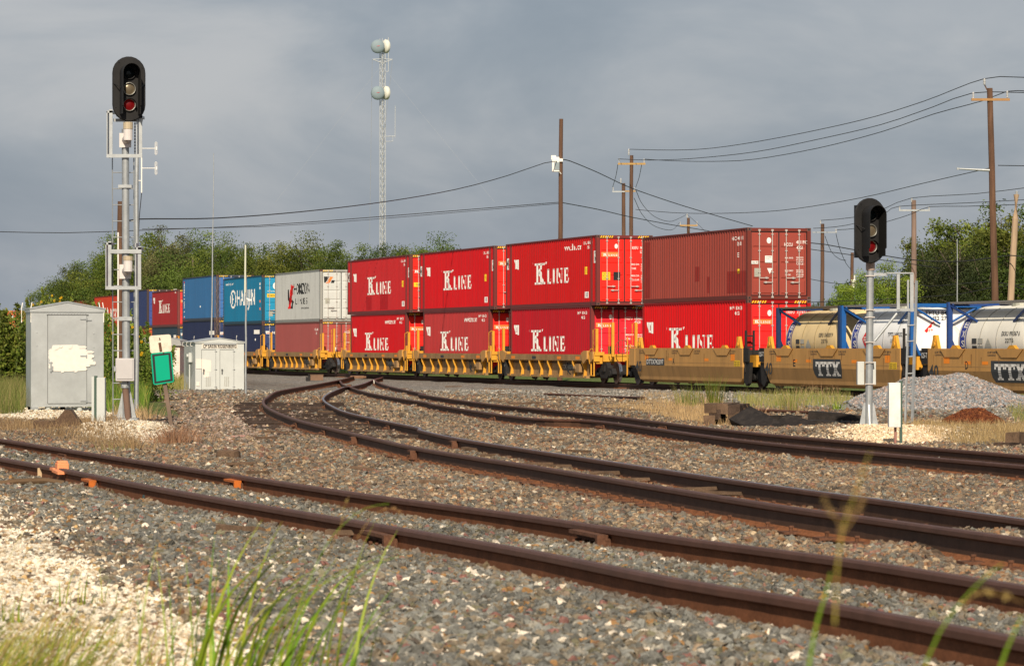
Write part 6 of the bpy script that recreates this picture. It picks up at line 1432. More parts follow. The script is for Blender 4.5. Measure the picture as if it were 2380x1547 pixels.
PAL['pile'] = [((.30, .31, .32), 3), ((.22, .24, .26), 3), ((.40, .31, .27), 3), ((.34, .26, .22), 2), ((.50, .46, .42), 1.2), ((.15, .16, .17), 1.5)]
PAL['rust'] = [((.17, .055, .022), 3), ((.11, .035, .018), 3), ((.24, .09, .035), 1)]
heap('gravel_pile', 'pile of new grey and pink gravel beside the right signal', 'gravel pile', 2196, 950, 2.5, 2.6, 1.08, 'pile', 30000, .045, .095)
heap('scrap_pile', 'low heap of rusty spikes and scrap at the foot of the gravel pile', 'scrap heap', 2262, 984, .60, .9, .36, 'rust', 3500, .03, .07, mcol=(.10, .035, .018))
def beam(label, p, q_, Yp, Yq, w_, h_, m_, name='timber', cat='timber', group=None, roll=0):
    P = at(p[0], p[1], Yp); Q = at(q_[0], q_[1], Yq); m = MB(); ax = Q - P; L_ = ax.length
    r_ = random.Random(int(p[0] * 7 + p[1])); n = 5; vs = []
    for k in range(n + 1):
        for (a_, b_) in ((-1, -1), (1, -1), (1, 1), (-1, 1)): vs.append((L_ * (k / n - .5), a_ * w_ / 2 + r_.uniform(-.01, .01), b_ * h_ / 2 + r_.uniform(-.012, .012)))
    fs = [(4 * k + j, 4 * k + (j + 1) % 4, 4 * k + 4 + (j + 1) % 4, 4 * k + 4 + j) for k in range(n) for j in range(4)] + [(3, 2, 1, 0), (4 * n, 4 * n + 1, 4 * n + 2, 4 * n + 3)]
    m.add(vs, fs); o = m.build(name, m_); o.location = (P + Q) / 2; ql = ax.to_track_quat('X', 'Z'); o.rotation_mode = 'QUATERNION'; from mathutils import Quaternion; o.rotation_quaternion = ql @ Quaternion((1, 0, 0), roll)
    return tag(o, label, cat, group)
r9 = lambda x, y: (1568.9 + x * .1953, 900.6 + y * .1953)
Ys = ground_at(1700, 984).y - 1.0
G = 'old sleepers stacked in the dry grass'
beam('bottom left sleeper of the old stack in the dry grass', r9(405, 390), r9(560, 400), Ys, Ys + 2.0, .24, .2, wood_old, 'old_sleeper', 'sleeper', G)
beam('end-on sleeper in the middle of the old stack', r9(470, 320), r9(540, 320), Ys, Ys + 2.2, .24, .2, tie_wood, 'old_sleeper', 'sleeper', G)
beam('top left sleeper of the old stack, its top split', r9(420, 245), r9(560, 240), Ys, Ys + 2.2, .26, .2, wood_old, 'old_sleeper', 'sleeper', G)
beam('top centre sleeper of the old stack', r9(560, 250), r9(700, 235), Ys, Ys + 2.2, .26, .22, wood_old, 'old_sleeper', 'sleeper', G)
beam('top right sleeper of the old stack', r9(700, 265), r9(820, 250), Ys, Ys + 2.0, .26, .22, tie_wood, 'old_sleeper', 'sleeper', G)
beam('bottom right sleeper of the old stack', r9(690, 370), r9(820, 380), Ys, Ys + 1.8, .24, .30, wood_old, 'old_sleeper', 'sleeper', G)
G = 'black crossing panels thrown down by the track'
beam('black panel sloping down to the right beside the old stack', r9(790, 350), r9(1190, 560), Ys - 1, Ys - 2.5, .55, .24, black_panel, 'crossing_panel', 'crossing panel', G, .5)
beam('black panel lying level behind the sloping one', r9(900, 430), r9(1430, 420), Ys + .2, Ys + .8, .5, .34, black_panel, 'crossing_panel', 'crossing panel', G)
beam('black panel with a pale end in the middle of the heap', r9(1240, 450), r9(1690, 590), Ys - 1.4, Ys - 2.2, .60, .26, black_panel, 'crossing_panel', 'crossing panel', G, .45)
beam('long low black panel running towards the right signal', r9(1380, 480), r9(2090, 500), Ys - .3, Ys - .2, .5, .36, black_panel, 'crossing_panel', 'crossing panel', G)
beam('big raised black panel with white painted numbers', r9(1590, 385), r9(2230, 450), Ys + .8, Ys + .6, .55, .42, black_panel, 'crossing_panel', 'crossing panel', G)
beam('black panel half hidden under the sloping pieces', r9(760, 500), r9(1400, 560), Ys - .8, Ys - 1.4, .5, .26, black_panel, 'crossing_panel', 'crossing panel', G)
m = MB()
for (x, y) in ((1640, 385), (1720, 405), (1765, 408)): p = at(*r9(x, y), Ys + .50); m.tube([p, p + Vector((.03, 0, .04)), p + Vector((.0, 0, .08)), p + Vector((-.03, 0, .04)), p], .006, 4)
tag(m.build('painted_numbers', white_print), 'white painted numbers on the big raised black panel', 'marking') if False else None
beam('bent rusty plate on the pale gravel in front of the right signal', r9(1880, 600), r9(2020, 560), Ys - 3.5, Ys - 3.2, .10, .05, steel_rust, 'rusty_plate', 'scrap')
def loose_rail(label, p, q_, Yp, Yq):
    pth = [at(p[0], p[1], Yp), at(q_[0], q_[1], Yq)]; return tag(sweep_rail(catmull(pth, .8), 'loose_rail', None), label, 'loose rail', 'spare rails lying on the ground')
Y1 = ground_at(1265, 921).y; Y2 = ground_at(1495, 932).y
loose_rail('loose rusty rail lying on the gravel in front of the ribbed well car', (1266, 913), (1420, 919), Y1, (Y1 + Y2) / 2 + 1); loose_rail('second loose rusty rail butting against the first, nearer the dry grass', (1421, 919.5), (1497, 921), (Y1 + Y2) / 2 - 1, Y2)
Y1 = ground_at(1733, 960).y; loose_rail('loose rusty rail lying behind the old sleeper stack', (1733, 948), (1955, 958), Y1, Y1 - 3)
Yr = ground_at(2365, 1041).y
G = 'sleepers at the right edge'
beam('upper sleeper end poking in at the right edge', (2352, 1018), (2420, 1020), Yr, Yr + 1.6, .24, .19, wood_old, 'old_sleeper', 'sleeper', G); beam('lower sleeper end poking in at the right edge', (2328, 1036), (2400, 1040), Yr - .5, Yr + 1.0, .26, .12, tie_wood, 'old_sleeper', 'sleeper', G)
g = ground_at(531, 1068); m = MB(); s_ = 7900 / g.y
m.lathe([(.15, -.1), (.155, .06), (.15, .115), (.12, .135), (.001, .13)], 12, Matrix.Scale(1.15, 4, (1, 0, 0))); o = m.build('wood_stump', wood_old); o.location = (g.x, g.y, g.z); tag(o, 'short weathered wooden stump standing alone on the brown gravel', 'stump')
g = ground_at(154, 1010); m = MB(); m.prism([(-.28, 0), (.32, 0), (.10, .30), (-.02, .31)], -.1, .3, 'y'); o = m.build('timber_offcut', wood_old); o.location = g; tag(o, 'pointed timber offcut in the dry grass below the silver cabinet', 'timber')
g = ground_at(103, 1008); m = MB(); m.box((0, .1, .08), (.40, .3, .16)); o = m.build('timber_offcut', wood_old, bevel=.02); o.location = g; tag(o, 'low brown timber block left of the pointed offcut', 'timber')
# switch machine and fittings by the turnout
g = ground_at(736, 886); t = empty('switch_machine', g, .1, 'rusty brown switch machine box beside the curving rail', 'switch machine'); m = MB(); m.box((0, 0, .16), (.62, .5, .26)); m.box((0, 0, .30), (.66, .54, .03)); m.build('housing', mat('machine_brown', (.19, .115, .075), rough=.8, var=.2), t, bevel=.01)
m = MB(); m.box((-.42, 0, .10), (.2, .4, .2)); m.cyl((-.38, -.1, .2), (-.38, -.1, .36), .04, n=8); m.build('motor', truck_black, t)
g = ground_at(833, 884); m = MB(); m.box((0, 0, .12), (.50, .3, .14), rz=.3); m.box((-.3, 0, .1), (.2, .3, .18)); m.box((.28, 0, .12), (.16, .2, .1), rz=.6); o = m.build('rail_brace', mat('brace_brown', (.23, .13, .08), rough=.9, var=.2), bevel=.02); o.location = (g.x, g.y, g.z + .05); tag(o, 'brown iron brace between the converging rails by the train', 'rail brace')
g = ground_at(868, 892); m = MB(); m.lathe([(.08, 0), (.09, .1), (.06, .18), (.001, .2)], 10); o = m.build('white_bag', white_paint); o.location = g; tag(o, 'small crumpled white bag between the rails near the switch', 'litter')
# orange derail block clipped on the nearest rail
p, d = path_at_px(RAILS['A_near'], 140); t = empty('derail', p - Vector((0, 0, .03)), math.atan2(d.y, d.x), 'pale orange derail block sitting on the nearest rail at the left', 'derail')
m = MB(); m.box((0, .02, .045), (.20, .13, .09)); m.prism([(-.10, .09), (.10, .09), (.04, .115), (-.03, .115)], -.04, .08, 'y'); m.build('block', orange_pale, t, bevel=.01)
m = MB(); m.box((.33, -.06, .0), (.46, .10, .03), ry=.03); m.box((-.22, -.0, .012), (.26, .14, .03)); m.build('guide_plate', orange_pale, t)
p, d = path_at_px(RAILS['A_near'], 96); o = MB().box((0, 0, 0), (.05, .16, .13)).build('clip', mat('dry_clay', (.5, .36, .22), rough=.9)); o.location = p + Vector((0, -.05, -.10)); tag(o, 'pale clay coloured clip on the nearest rail left of the derail', 'rail clip')
# litter
g = ground_at(1198, 1238); m = MB(); m.box((0, 0, .06), (.17, .012, .02), ry=-.35); o = m.build('plastic_strip', white_paint); o.location = g; tag(o, 'thin white plastic strip between the two nearest rails', 'litter')
g = ground_at(350, 1172); m = MB(); m.box((0, 0, .03), (.16, .05, .05), rz=.2, ry=.2); m.box((.07, 0, .02), (.14, .04, .03), ry=-.2); o = m.build('rubber_scrap', mat('teal_scrap', (.03, .06, .065), rough=.6)); o.location = g; tag(o, 'dark blue green scrap on the gravel below the nearest rail', 'litter')
g = ground_at(72, 1140); m = MB(); m.tube([(-.4, 0, .02), (-.15, 0, .05), (.15, .03, .06), (.36, 0, .03)], .034, 7); o = m.build('driftwood', mat('driftwood', (.12, .075, .042), rough=.9, var=.3)); o.location = g; tag(o, 'long brown branch lying beside the nearest rail at the left edge', 'branch')
Yb = ground_at(540, 1020).y; m = MB(); m.tube([at(487, 1024, Yb), at(515, 1019, Yb), at(545, 1014, Yb), at(570, 1013, Yb)], .022, 5); tag(m.build('pink_branch', mat('pink_cable2', (.36, .20, .17), rough=.7)), 'thin pinkish branch lying on the brown gravel', 'branch')
G = 'wood splinters strewn over the ballast'; splm = MB(); splm.add([(-.5, -.04, 0), (-.45, .03, .0), (.5, .02, 0), (.4, -.03, 0), (-.5, -.03, .05), (-.42, .02, .06), (.48, .01, .03), (.38, -.02, .05)], [(0, 1, 2, 3), (4, 7, 6, 5), (0, 4, 5, 1), (1, 5, 6, 2), (2, 6, 7, 3), (3, 7, 4, 0)]); SPL = splm.mesh('wood_splinter', wood_old)
SP = [(1010, 912, .8), (1160, 905, 1.2), (1175, 912, .9), (1190, 918, 1.1), (1085, 925, .9), (1180, 935, 1.2), (1215, 940, 1.6), (1240, 944, 1.4), (1300, 933, .9), (1345, 942, 1.1), (1420, 950, 1), (1445, 925, .8), (1480, 940, 1), (1500, 955, .9), (1590, 1047, .5), (1680, 1080, .5), (1340, 1055, .5),
      (1180, 1062, .9), (1235, 1068, 1.1), (1120, 1053, .8), (1290, 1085, .9), (1330, 1092, .8), (1450, 1110, .9), (1520, 1122, .7), (1640, 1150, .7), (1700, 1160, .8), (650, 1008, .7), (620, 1024, .4), (845, 1098, .45), (560, 1083, .4), (600, 1108, .3), (1010, 1128, .35), (560, 1258, .38), (800, 1268, .32), (440, 962, .5), (470, 948, .4), (930, 905, .7), (1055, 900, .8), (1365, 923, .8), (1060, 960, .5), (760, 962, .5), (1245, 1020, .4)]
for i, (x, y, L_) in enumerate(SP):
    g = ground_at(x, y + 2); o = link('wood_splinter', SPL); o.location = (g.x, g.y, g.z + .04); o.scale = (L_, L_ * .5 + .25, .75); o.rotation_euler = (random.uniform(-.3, .3), random.uniform(-.06, .06), random.uniform(-.7, .4))
    wh = 'on the grey gravel by the train' if y < 915 else 'between the third track and the train' if (y < 962 and x > 1080) else 'beside the straw grass' if (x > 1560 and y < 1060) else 'inside the curving track' if (x < 1080 and x > 620 and y < 1000) else 'near the leaning sign post' if (x < 520 and y < 1000) else 'along the camera side of the middle track' if y > 1045 and x > 1000 else 'in front of the nearest rail' if y > 1200 else 'on the brown gravel left of the middle track'
    tag(o, 'dark splinter of old sleeper wood ' + wh, 'wood splinter', G)
# small low building at the left behind the hut, and far roofs beyond the train
Y_ = 165; x_ = 357; t = empty('small_building', ((x_ - CXP) * Y_ / FPX, Y_, -.25), 0, 'low whitewashed building with a grey rounded roof behind the blank green sign', 'building')
m = MB(); a = Pm(t, 318, 860); b = Pm(t, 418, 803); m.b2((a.x, 0, -.1), (b.x, 4, b.z)); m.build('wall', mat('whitewash', (.72, .62, .54), rough=.9), t)
m = MB(); m.prism([(a.x - .1, b.z), (b.x + .1, b.z), (b.x + .02, b.z + .25), (b.x - .5, b.z + .38), (a.x + .3, b.z + .38), (a.x - .05, b.z + .2)], -.15, 4.1, 'y'); m.build('roof', mat('roof_grey', (.32, .32, .31), rough=.7), t)
# ------------------------------------------------------------------ vegetation
leaf_mat = attr_mat('leaf_mat', rough=.6, var=.35, vscale=.5, transl=.22, spec=.2)
grass_mat = attr_mat('grass_mat', rough=.7, var=.12, vscale=2, transl=.25, spec=.2)
bark = mat('bark', (.13, .10, .08), rough=.95, var=.3, vscale=4)
bark_pale = mat('bark_pale', (.34, .29, .23), rough=.9, var=.2)
def leaf_quads(P, size, cols, R, flat=.0, asp=.62):
    n = len(P); a = R.normal(size=(n, 3)); a /= np.linalg.norm(a, axis=1)[:, None]; b = R.normal(size=(n, 3)); b -= (a * b).sum(1)[:, None] * a; b /= np.linalg.norm(b, axis=1)[:, None]
    s = (size if np.ndim(size) else np.full(n, size))[:, None]
    V = np.stack([P - a * s * .5, P + b * s * .5 * asp, P + a * s * .5, P - b * s * .5 * asp], 1).reshape(-1, 3)
    F = np.arange(4 * n).reshape(n, 4); return V, F, np.repeat(cols, 4, 0)
def tree_meshes(seed, H, R_, nclump=46, nleaf=9000, leaf=.26, base=.10, pal=((.055, .085, .018), (.085, .12, .025), (.12, .155, .035)), squat=1.0, loose=.5, mtop=.9):
    R = np.random.default_rng(seed)
    # clump centres fill an irregular crown; each clump is a lumpy shell of leaves, with gaps between clumps
    C = []
    while len(C) < nclump:
        p = R.uniform(-1, 1, 3); rr = np.linalg.norm(p)
        if rr > 1 or rr < .25: continue
        C.append(p)
    C = np.array(C); z = base * H + (C[:, 2] * .5 + .5) * (H * (1 - base)); wid = R_ * (1.0 - .25 * (C[:, 2] + 1) / 2) * (1 + .18 * np.sin(3 * np.arctan2(C[:, 1], C[:, 0]) + seed))
    CC = np.stack([C[:, 0] * wid, C[:, 1] * wid, z], 1); rad = R_ * R.uniform(.20, .40, nclump) * (1 - .3 * (C[:, 2] > .5))
    w_ = rad ** 2; w_ = w_ / w_.sum(); k = R.choice(nclump, nleaf, p=w_)
    d = R.normal(size=(nleaf, 3)); d /= np.linalg.norm(d, axis=1)[:, None]; rr = rad[k] * R.uniform(0, 1, nleaf) ** loose * (1 + .35 * np.sin(5 * d[:, 0] + k) * np.cos(4 * d[:, 2] + k * 1.7))
    P = CC[k] + d * rr[:, None] * np.array([1, 1, .75]); P[:, 2] = np.maximum(P[:, 2], .1)
    pal = np.array(pal) * np.array((1.18, 1.30, 1.05)); t = np.clip(R.uniform(0, 1, nclump)[k] * .8 + R.uniform(-.05, .22, nleaf), 0, .999) * (len(pal) - 1); i0 = t.astype(int); f = (t - i0)[:, None]; cols = pal[i0] * (1 - f) + pal[np.minimum(i0 + 1, len(pal) - 1)] * f
    V, F, c = leaf_quads(P, R.uniform(.7, 1.3, nleaf) * leaf, cols, R)
    me = np_mesh('crown', V, F, leaf_mat, c)
    m = MB(); rr_ = random.Random(seed); top = Vector((rr_.uniform(-.3, .3), rr_.uniform(-.3, .3), H * .8)); tr = H * .022
    m.tube([Vector((0, 0, -.3)), Vector((.1, .05, H * .2)), Vector((top.x * .6, top.y * .6, H * .5)), top], lambda q_: tr * (1.25 - q_), 7)
    for j in range(13):
        c_ = Vector(CC[rr_.randrange(nclump)]); s = Vector((top.x * .4, top.y * .4, min(c_.z * .7, H * .6))); mid_ = s.lerp(c_, .5) + Vector((0, 0, .05 * H)); m.tube([s, mid_, c_, c_ + (c_ - mid_) * .45], lambda q_: tr * .45 * (1.1 - q_), 5)
    tm = m.mesh('trunk', bark); return me, tm
def tree(name, label, X, Y, H, meshes, scale=1.0, rz=0.0, group=None, sc3=None, z=None, cat='tree'):
    t = empty(name, (X, Y, float(gz(X, Y)) if z is None else z), rz, label, cat, group)
    for nm, me in zip(('crown', 'trunk'), meshes): link(nm, me, t)
    t.scale = sc3 or (scale, scale, scale); return t
G1 = ((.030, .045, .012), (.062, .080, .018), (.115, .128, .028)); G2 = ((.035, .055, .012), (.080, .105, .018), (.145, .155, .032)); G3 = ((.05, .055, .024), (.095, .095, .042), (.16, .15, .075)); G4 = ((.018, .028, .011), (.034, .045, .017), (.062, .068, .026)); G5 = ((.05, .085, .012), (.105, .155, .020), (.19, .23, .04))
TV = [tree_meshes(1, 10, 3.6, 110, 46000, .125, .03, G1, loose=.45), tree_meshes(2, 10, 4.0, 120, 46000, .125, .03, G2, loose=.45), tree_meshes(3, 10, 3.4, 100, 42000, .12, .03, G3, loose=.5), tree_meshes(4, 10, 3.8, 110, 46000, .125, .03, G2, loose=.42), tree_meshes(5, 10, 3.2, 90, 38000, .125, .03, G1, loose=.5)]
prof = [(-40, 775), (0, 765), (60, 735), (110, 650), (150, 615), (190, 588), (240, 565), (300, 545), (350, 512), (395, 510), (440, 516), (490, 540), (560, 548), (640, 552), (700, 546), (760, 548), (810, 552), (860, 552), (900, 556), (960, 558), (1000, 545), (1040, 560), (1075, 570)]
def prof_y(x, P): return np.interp(x, [p[0] for p in P], [p[1] for p in P])
lab_l = ['leftmost drooping tree above the silver cabinet', 'second tree from the left, rising over the brown container', 'dense tree behind the upper part of the silver cabinet roof', 'tree directly behind the left signal mast', 'tallest tree just right of the left signal mast', 'tree with grey vine tangles right of the tallest one', 'tree above the dark blue and dull red containers', 'rounded tree above the mid blue container',
         'tree above the gap left of the bright blue container', 'tree above the bright blue lettered container', 'tree left of the light grey container', 'tree above the light grey container', 'dark tree just left of the radio tower', 'tree right behind the radio tower foot', 'bright green tree right of the radio tower', 'last bright tree of the left belt, over the long red containers']
rt = random.Random(21)
xs_ = [118, 165, 215, 265, 330, 392, 450, 515, 580, 645, 705, 770, 835, 898, 955, 1012]
for i, x in enumerate(xs_):
    Y_ = [330, 330, 325, 318, 300, 285, 280, 275, 268, 262, 256, 250, 244, 240, 236, 232][i] + rt.uniform(-3, 3) + (0 if x > 500 else 6); yt = prof_y(x, prof) + rt.uniform(-5, 5); H_ = (HZ - yt) * Y_ / FPX + EYE + .3
    v = TV[[0, 4, 0, 1, 3, 2, 0, 1, 3, 0, 1, 4, 0, 4, 3, 1][i]]; s = H_ / 10.4; sw = s * rt.uniform(.9, 1.15)
    if x < 200: sw *= .8
    tree('broadleaf_tree', lab_l[i], (x - CXP) * Y_ / FPX, Y_, H_, v, rz=rt.uniform(0, 6.2), group='trees behind the train on the left', sc3=(sw, sw, s))
for i, x in enumerate([140, 240, 340, 430, 520, 610, 700, 790, 870, 945, 1030]):    # second row fills the gaps
    Y_ = 345 - i * 5; yt = prof_y(x, prof) + 14 + rt.uniform(-6, 8); H_ = (HZ - yt) * Y_ / FPX + EYE; s = H_ / 10.4
    tree('broadleaf_tree', 'rear tree of the left belt showing ' + ('above the silver cabinet', 'left of the signal mast', 'right of the signal mast', 'above the dull red container', 'above the mid blue container', 'above the bright blue container', 'left of the grey container', 'above the grey container', 'left of the radio tower', 'right of the radio tower', 'at the right end of the belt')[i], (x - CXP) * Y_ / FPX, Y_, H_, TV[(i * 2 + 1) % 5], rz=rt.uniform(0, 6.2), group='rear row of trees on the left', sc3=(s * 1.3, s * 1.3, s))
TR_ = [tree_meshes(11, 10, 3.0, 70, 16000, .20, .12, G2, loose=.6), tree_meshes(12, 10, 3.6, 80, 32000, .14, .05, G5, loose=.45), tree_meshes(13, 10, 4.0, 100, 40000, .125, .02, G4, loose=.4), tree_meshes(14, 10, 3.4, 60, 22000, .165, .22, G2, loose=.65)]
for (x, yt, Y_, vi, wd, lab) in ((1962, 640, 232, 0, .8, 'small thin tree left of the right signal head'), (2005, 612, 212, 1, .85, 'bright green bushy tree behind the right signal'), (2060, 588, 215, 1, 1.0, 'bright green tree right of the right signal head'), (2108, 640, 222, 2, 1.0, 'dark cedar behind the grey brown pole'),
                           (2165, 575, 220, 2, 1.1, 'wide dark olive cedar between the poles'), (2230, 560, 216, 2, 1.2, 'dark olive cedar behind the very thin pole'), (2290, 590, 214, 2, 1.1, 'dark cedar behind the large right pole'), (2185, 505, 236, 3, .9, 'tall open tree with spreading clumps left of the large pole'), (2262, 452, 236, 3, 1.0, 'tallest open tree behind the large right pole'),
                           (2345, 462, 230, 3, 1.0, 'tall open tree behind the leaning pale pole'), (2352, 560, 214, 0, 1.2, 'leafy tree low at the right edge'), (2425, 430, 225, 3, 1.1, 'tall tree partly outside the right edge'), (2330, 500, 240, 2, 1.0, 'dark tree deep between the large pole and the leaning pole'), (1895, 690, 240, 0, .5, 'low scrub behind the slim pole')):
    H_ = (HZ - yt) * Y_ / FPX + EYE + .3; s = H_ / 10.4
    tree('broadleaf_tree' if vi != 2 else 'cedar_tree', lab, (x - CXP) * Y_ / FPX, Y_, H_, TR_[vi], rz=rt.uniform(0, 6.2), group='trees on the right', sc3=(s * wd, s * wd, s))

# ---- wild sunflower shrubs on the left
def shrub_meshes(seed, H, R_, n, leaf, pal, shoots=26, flowers=0):
    R = np.random.default_rng(seed); P = []; st = MB(); rr_ = random.Random(seed); tips = []
    for k in range(shoots):
        a = rr_.uniform(0, 6.28); r0 = rr_.uniform(0, R_ * .6); r1 = r0 + rr_.uniform(0, R_ * .5); h = H * rr_.uniform(.55, 1.0)
        p0 = Vector((r0 * math.cos(a), r0 * math.sin(a), 0)); p2 = Vector((r1 * math.cos(a), r1 * math.sin(a), h)); p1 = p0.lerp(p2, .5) + Vector((0, 0, h * .08)); st.tube([p0, p1, p2], .012, 4); tips.append(p2)
        m_ = n // shoots; t = np.random.default_rng(seed * 77 + k).uniform(0, 1, m_) ** .75; A = np.array(p0)[None] * (1 - t[:, None]) + np.array(p2)[None] * t[:, None]
        A = A + R.normal(size=(m_, 3)) * (.24 * (1.08 - t))[:, None]; P.append(A)
    P = np.concatenate(P); P[:, 2] = np.maximum(P[:, 2], .03); pal = np.array(pal); t = np.clip(R.uniform(0, 1, len(P)), 0, .999) * (len(pal) - 1); i0 = t.astype(int); f = (t - i0)[:, None]
    V, F, c = leaf_quads(P, R.uniform(.6, 1.3, len(P)) * leaf, pal[i0] * (1 - f) + pal[i0 + 1] * f, R, asp=.45)
    me = np_mesh('foliage', V, F, leaf_mat, c); return me, st.mesh('stems', mat('stem_green', (.12, .15, .05), rough=.8)), tips
GS = ((.07, .12, .015), (.13, .20, .022), (.20, .26, .04), (.22, .22, .05))
SH = [shrub_meshes(31, 2.6, 1.2, 9000, .13, GS), shrub_meshes(32, 2.2, 1.3, 8000, .12, GS), shrub_meshes(33, 3.0, 1.0, 7000, .12, GS)]
fl = MB()
for k in range(8):
    a = k * .785; fl.add([(0, 0, 0), (.03 * math.cos(a - .35), .03 * math.sin(a - .35), .01), (.075 * math.cos(a), .075 * math.sin(a), .0), (.03 * math.cos(a + .35), .03 * math.sin(a + .35), .01)], [(0, 1, 2, 3)], 0)
fl.cyl((0, 0, 0), (0, 0, .025), .022, n=8, mi=1); FLM = fl.mesh('flower', [mat('petal', (.80, .50, .01), rough=.6), mat('flower_eye', (.06, .03, .01), rough=.8)])
def shrub(x, yb, ytop, v, label, wd=1.0, flowers=()):
    g = ground_at(x, yb); Hn = (yb - ytop) * g.y / FPX; H0 = (2.6, 2.2, 3.0)[v]; s = Hn / H0; t = empty('wild_sunflower', g, random.uniform(0, 6), label, 'shrub', 'wild sunflower shrubs on the left'); t.rotation_euler = (0, 0, 0); t.scale = (s * wd, s * wd, s)
    link('foliage', SH[v][0], t); link('stems', SH[v][1], t)
    for (fx, fy) in flowers:
        o = link('flower', FLM, t); p = at(fx, fy, g.y - .7); o.location = ((p.x - g.x) / (s * wd), -.7 / (s * wd), (p.z - g.z) / s); o.rotation_euler = (1.2, random.uniform(-.4, .4), 0); o.scale = (.72 / (s * wd),) * 3
for a in ((-25, 905, 700, 0, 'sunflower shrub cut off by the left edge', 1.2), (15, 905, 738, 1, 'sunflower shrub second from the left edge in front of the far orange container', 1.2, ((6, 742),)), (50, 903, 728, 0, 'sunflower shrub against the side of the silver cabinet', 1.1), (95, 898, 690, 2, 'tall sunflower shoots above the left half of the cabinet roof', .8, ((96, 701), (95, 702), (77, 708))),
          (130, 896, 665, 2, 'tall sunflower shoots with yellow flowers behind the cabinet roof', .7, ((121, 687), (126, 699), (140, 693), (143, 691), (139, 701))), (215, 898, 720, 1, 'sunflower shrub hidden behind the cabinet, its shoots over the eave', .9), (258, 925, 700, 2, 'sunflower shrub between the cabinet and the signal mast', .9, ((250, 762), (262, 775))), (300, 930, 745, 0, 'sunflower shrub right behind the signal mast', .9, ((308, 760), (322, 782), (262, 773))),
          (335, 932, 800, 1, 'sunflower shrub right of the signal mast with several yellow flowers', 1.0, ((329, 794), (330, 820), (328, 824), (321, 878), (340, 899), (338, 906), (345, 914), (243, 878)))): shrub(*a)
# ------------------------------------------------------------------ grasses
def blades(B, h, az, bend, w, cols, R, seg=4):
    """curved tapering blades: B base points, h lengths, az bend direction, bend 0..1"""
    n = len(B); V = np.zeros((n, (seg + 1) * 2, 3)); d = np.stack([np.cos(az), np.sin(az), np.zeros(n)], 1); pw = R.uniform(0, math.pi, n); px_ = np.stack([np.cos(pw), np.sin(pw), np.zeros(n)], 1)
    p = B.copy(); ang = R.uniform(.02, .18, n)
    for k in range(seg + 1):
        f = k / seg; ww = (w * (1 - f ** 1.6) + .0008)[:, None]; V[:, 2 * k] = p - px_ * ww / 2; V[:, 2 * k + 1] = p + px_ * ww / 2
        st = (h / seg)[:, None]; p = p + st * (d * np.sin(ang)[:, None] + np.array([0, 0, 1.0]) * np.cos(ang)[:, None]); ang = ang + bend * (1.9 / seg) * (.4 + f)
    base = (np.arange(n) * (seg + 1) * 2)[:, None]; F = np.concatenate([base + np.array([2 * k, 2 * k + 1, 2 * k + 3, 2 * k + 2]) for k in range(seg)], 1).reshape(-1, 4)
    return V.reshape(-1, 3), F, np.repeat(cols, (seg + 1) * 2, 0)
GC = dict(wisp=((.32, .40, .05), (.46, .44, .10), (.20, .30, .03), (.52, .42, .16)), dry=((.42, .30, .14), (.50, .37, .19), (.34, .25, .12), (.27, .19, .10)), green=((.11, .18, .02), (.17, .25, .03), (.09, .14, .02), (.28, .26, .07)), mix=((.30, .28, .09), (.22, .25, .06), (.38, .30, .13), (.15, .19, .04)), lush=((.16, .28, .015), (.26, .38, .03), (.09, .17, .014), (.34, .40, .06)), tan=((.62, .42, .22), (.50, .33, .17), (.40, .26, .13)))
def gcol(pal, n, R): c = np.array(GC[pal]); return c[R.integers(0, len(c), n)] * R.uniform(.75, 1.2, (n, 1))
def patch(name, poly_px, n, hmin, hmax, w, pal, seed, bend=(.1, .8), label=None, stuff=True, cat='grass', lean=None, clump=0):
    """blades scattered over the ground inside a survey-px polygon"""
    R = np.random.default_rng(seed); P = np.array(poly_px, float); x0, y0 = P.min(0); x1, y1 = P.max(0); pts = []
    def inside(x, y):
        c = np.zeros(len(x), bool); j = len(P) - 1
        for i in range(len(P)):
            c ^= ((P[i, 1] > y) != (P[j, 1] > y)) & (x < (P[j, 0] - P[i, 0]) * (y - P[i, 1]) / (P[j, 1] - P[i, 1] + 1e-9) + P[i, 0]); j = i
        return c
    x = R.uniform(x0, x1, n * 3); y = R.uniform(y0, y1, n * 3); k = inside(x, y); x, y = x[k][:n], y[k][:n]
    if clump:
        cx_ = x[R.integers(0, len(x), clump)]; cy_ = y[R.integers(0, len(y), clump)]; j = R.integers(0, clump, len(x)); x = cx_[j] + R.normal(size=len(x)) * 6; y = cy_[j] + R.normal(size=len(x)) * 1.5
    yt = np.linspace(y0 - 12, y1 + 12, 60); Yt = np.array([solve(v, lambda q: float(EYE - gbase(q))) for v in yt]); Y = np.interp(y, yt, Yt); X = (x - CXP) * Y / FPX; Z = gz(X, Y) - .02; nn = len(X)
    V, F, c = blades(np.stack([X, Y, Z], 1), R.uniform(hmin, hmax, nn), R.uniform(0, 2 * math.pi, nn) if lean is None else R.normal(lean, .7, nn), R.uniform(*bend, nn), np.full(nn, w) * R.uniform(.6, 1.2, nn), gcol(pal, nn, R), R)
    o = link(name, np_mesh(name, V, F, grass_mat, c)); return tag(o, label, cat, None, 'stuff' if stuff else None)
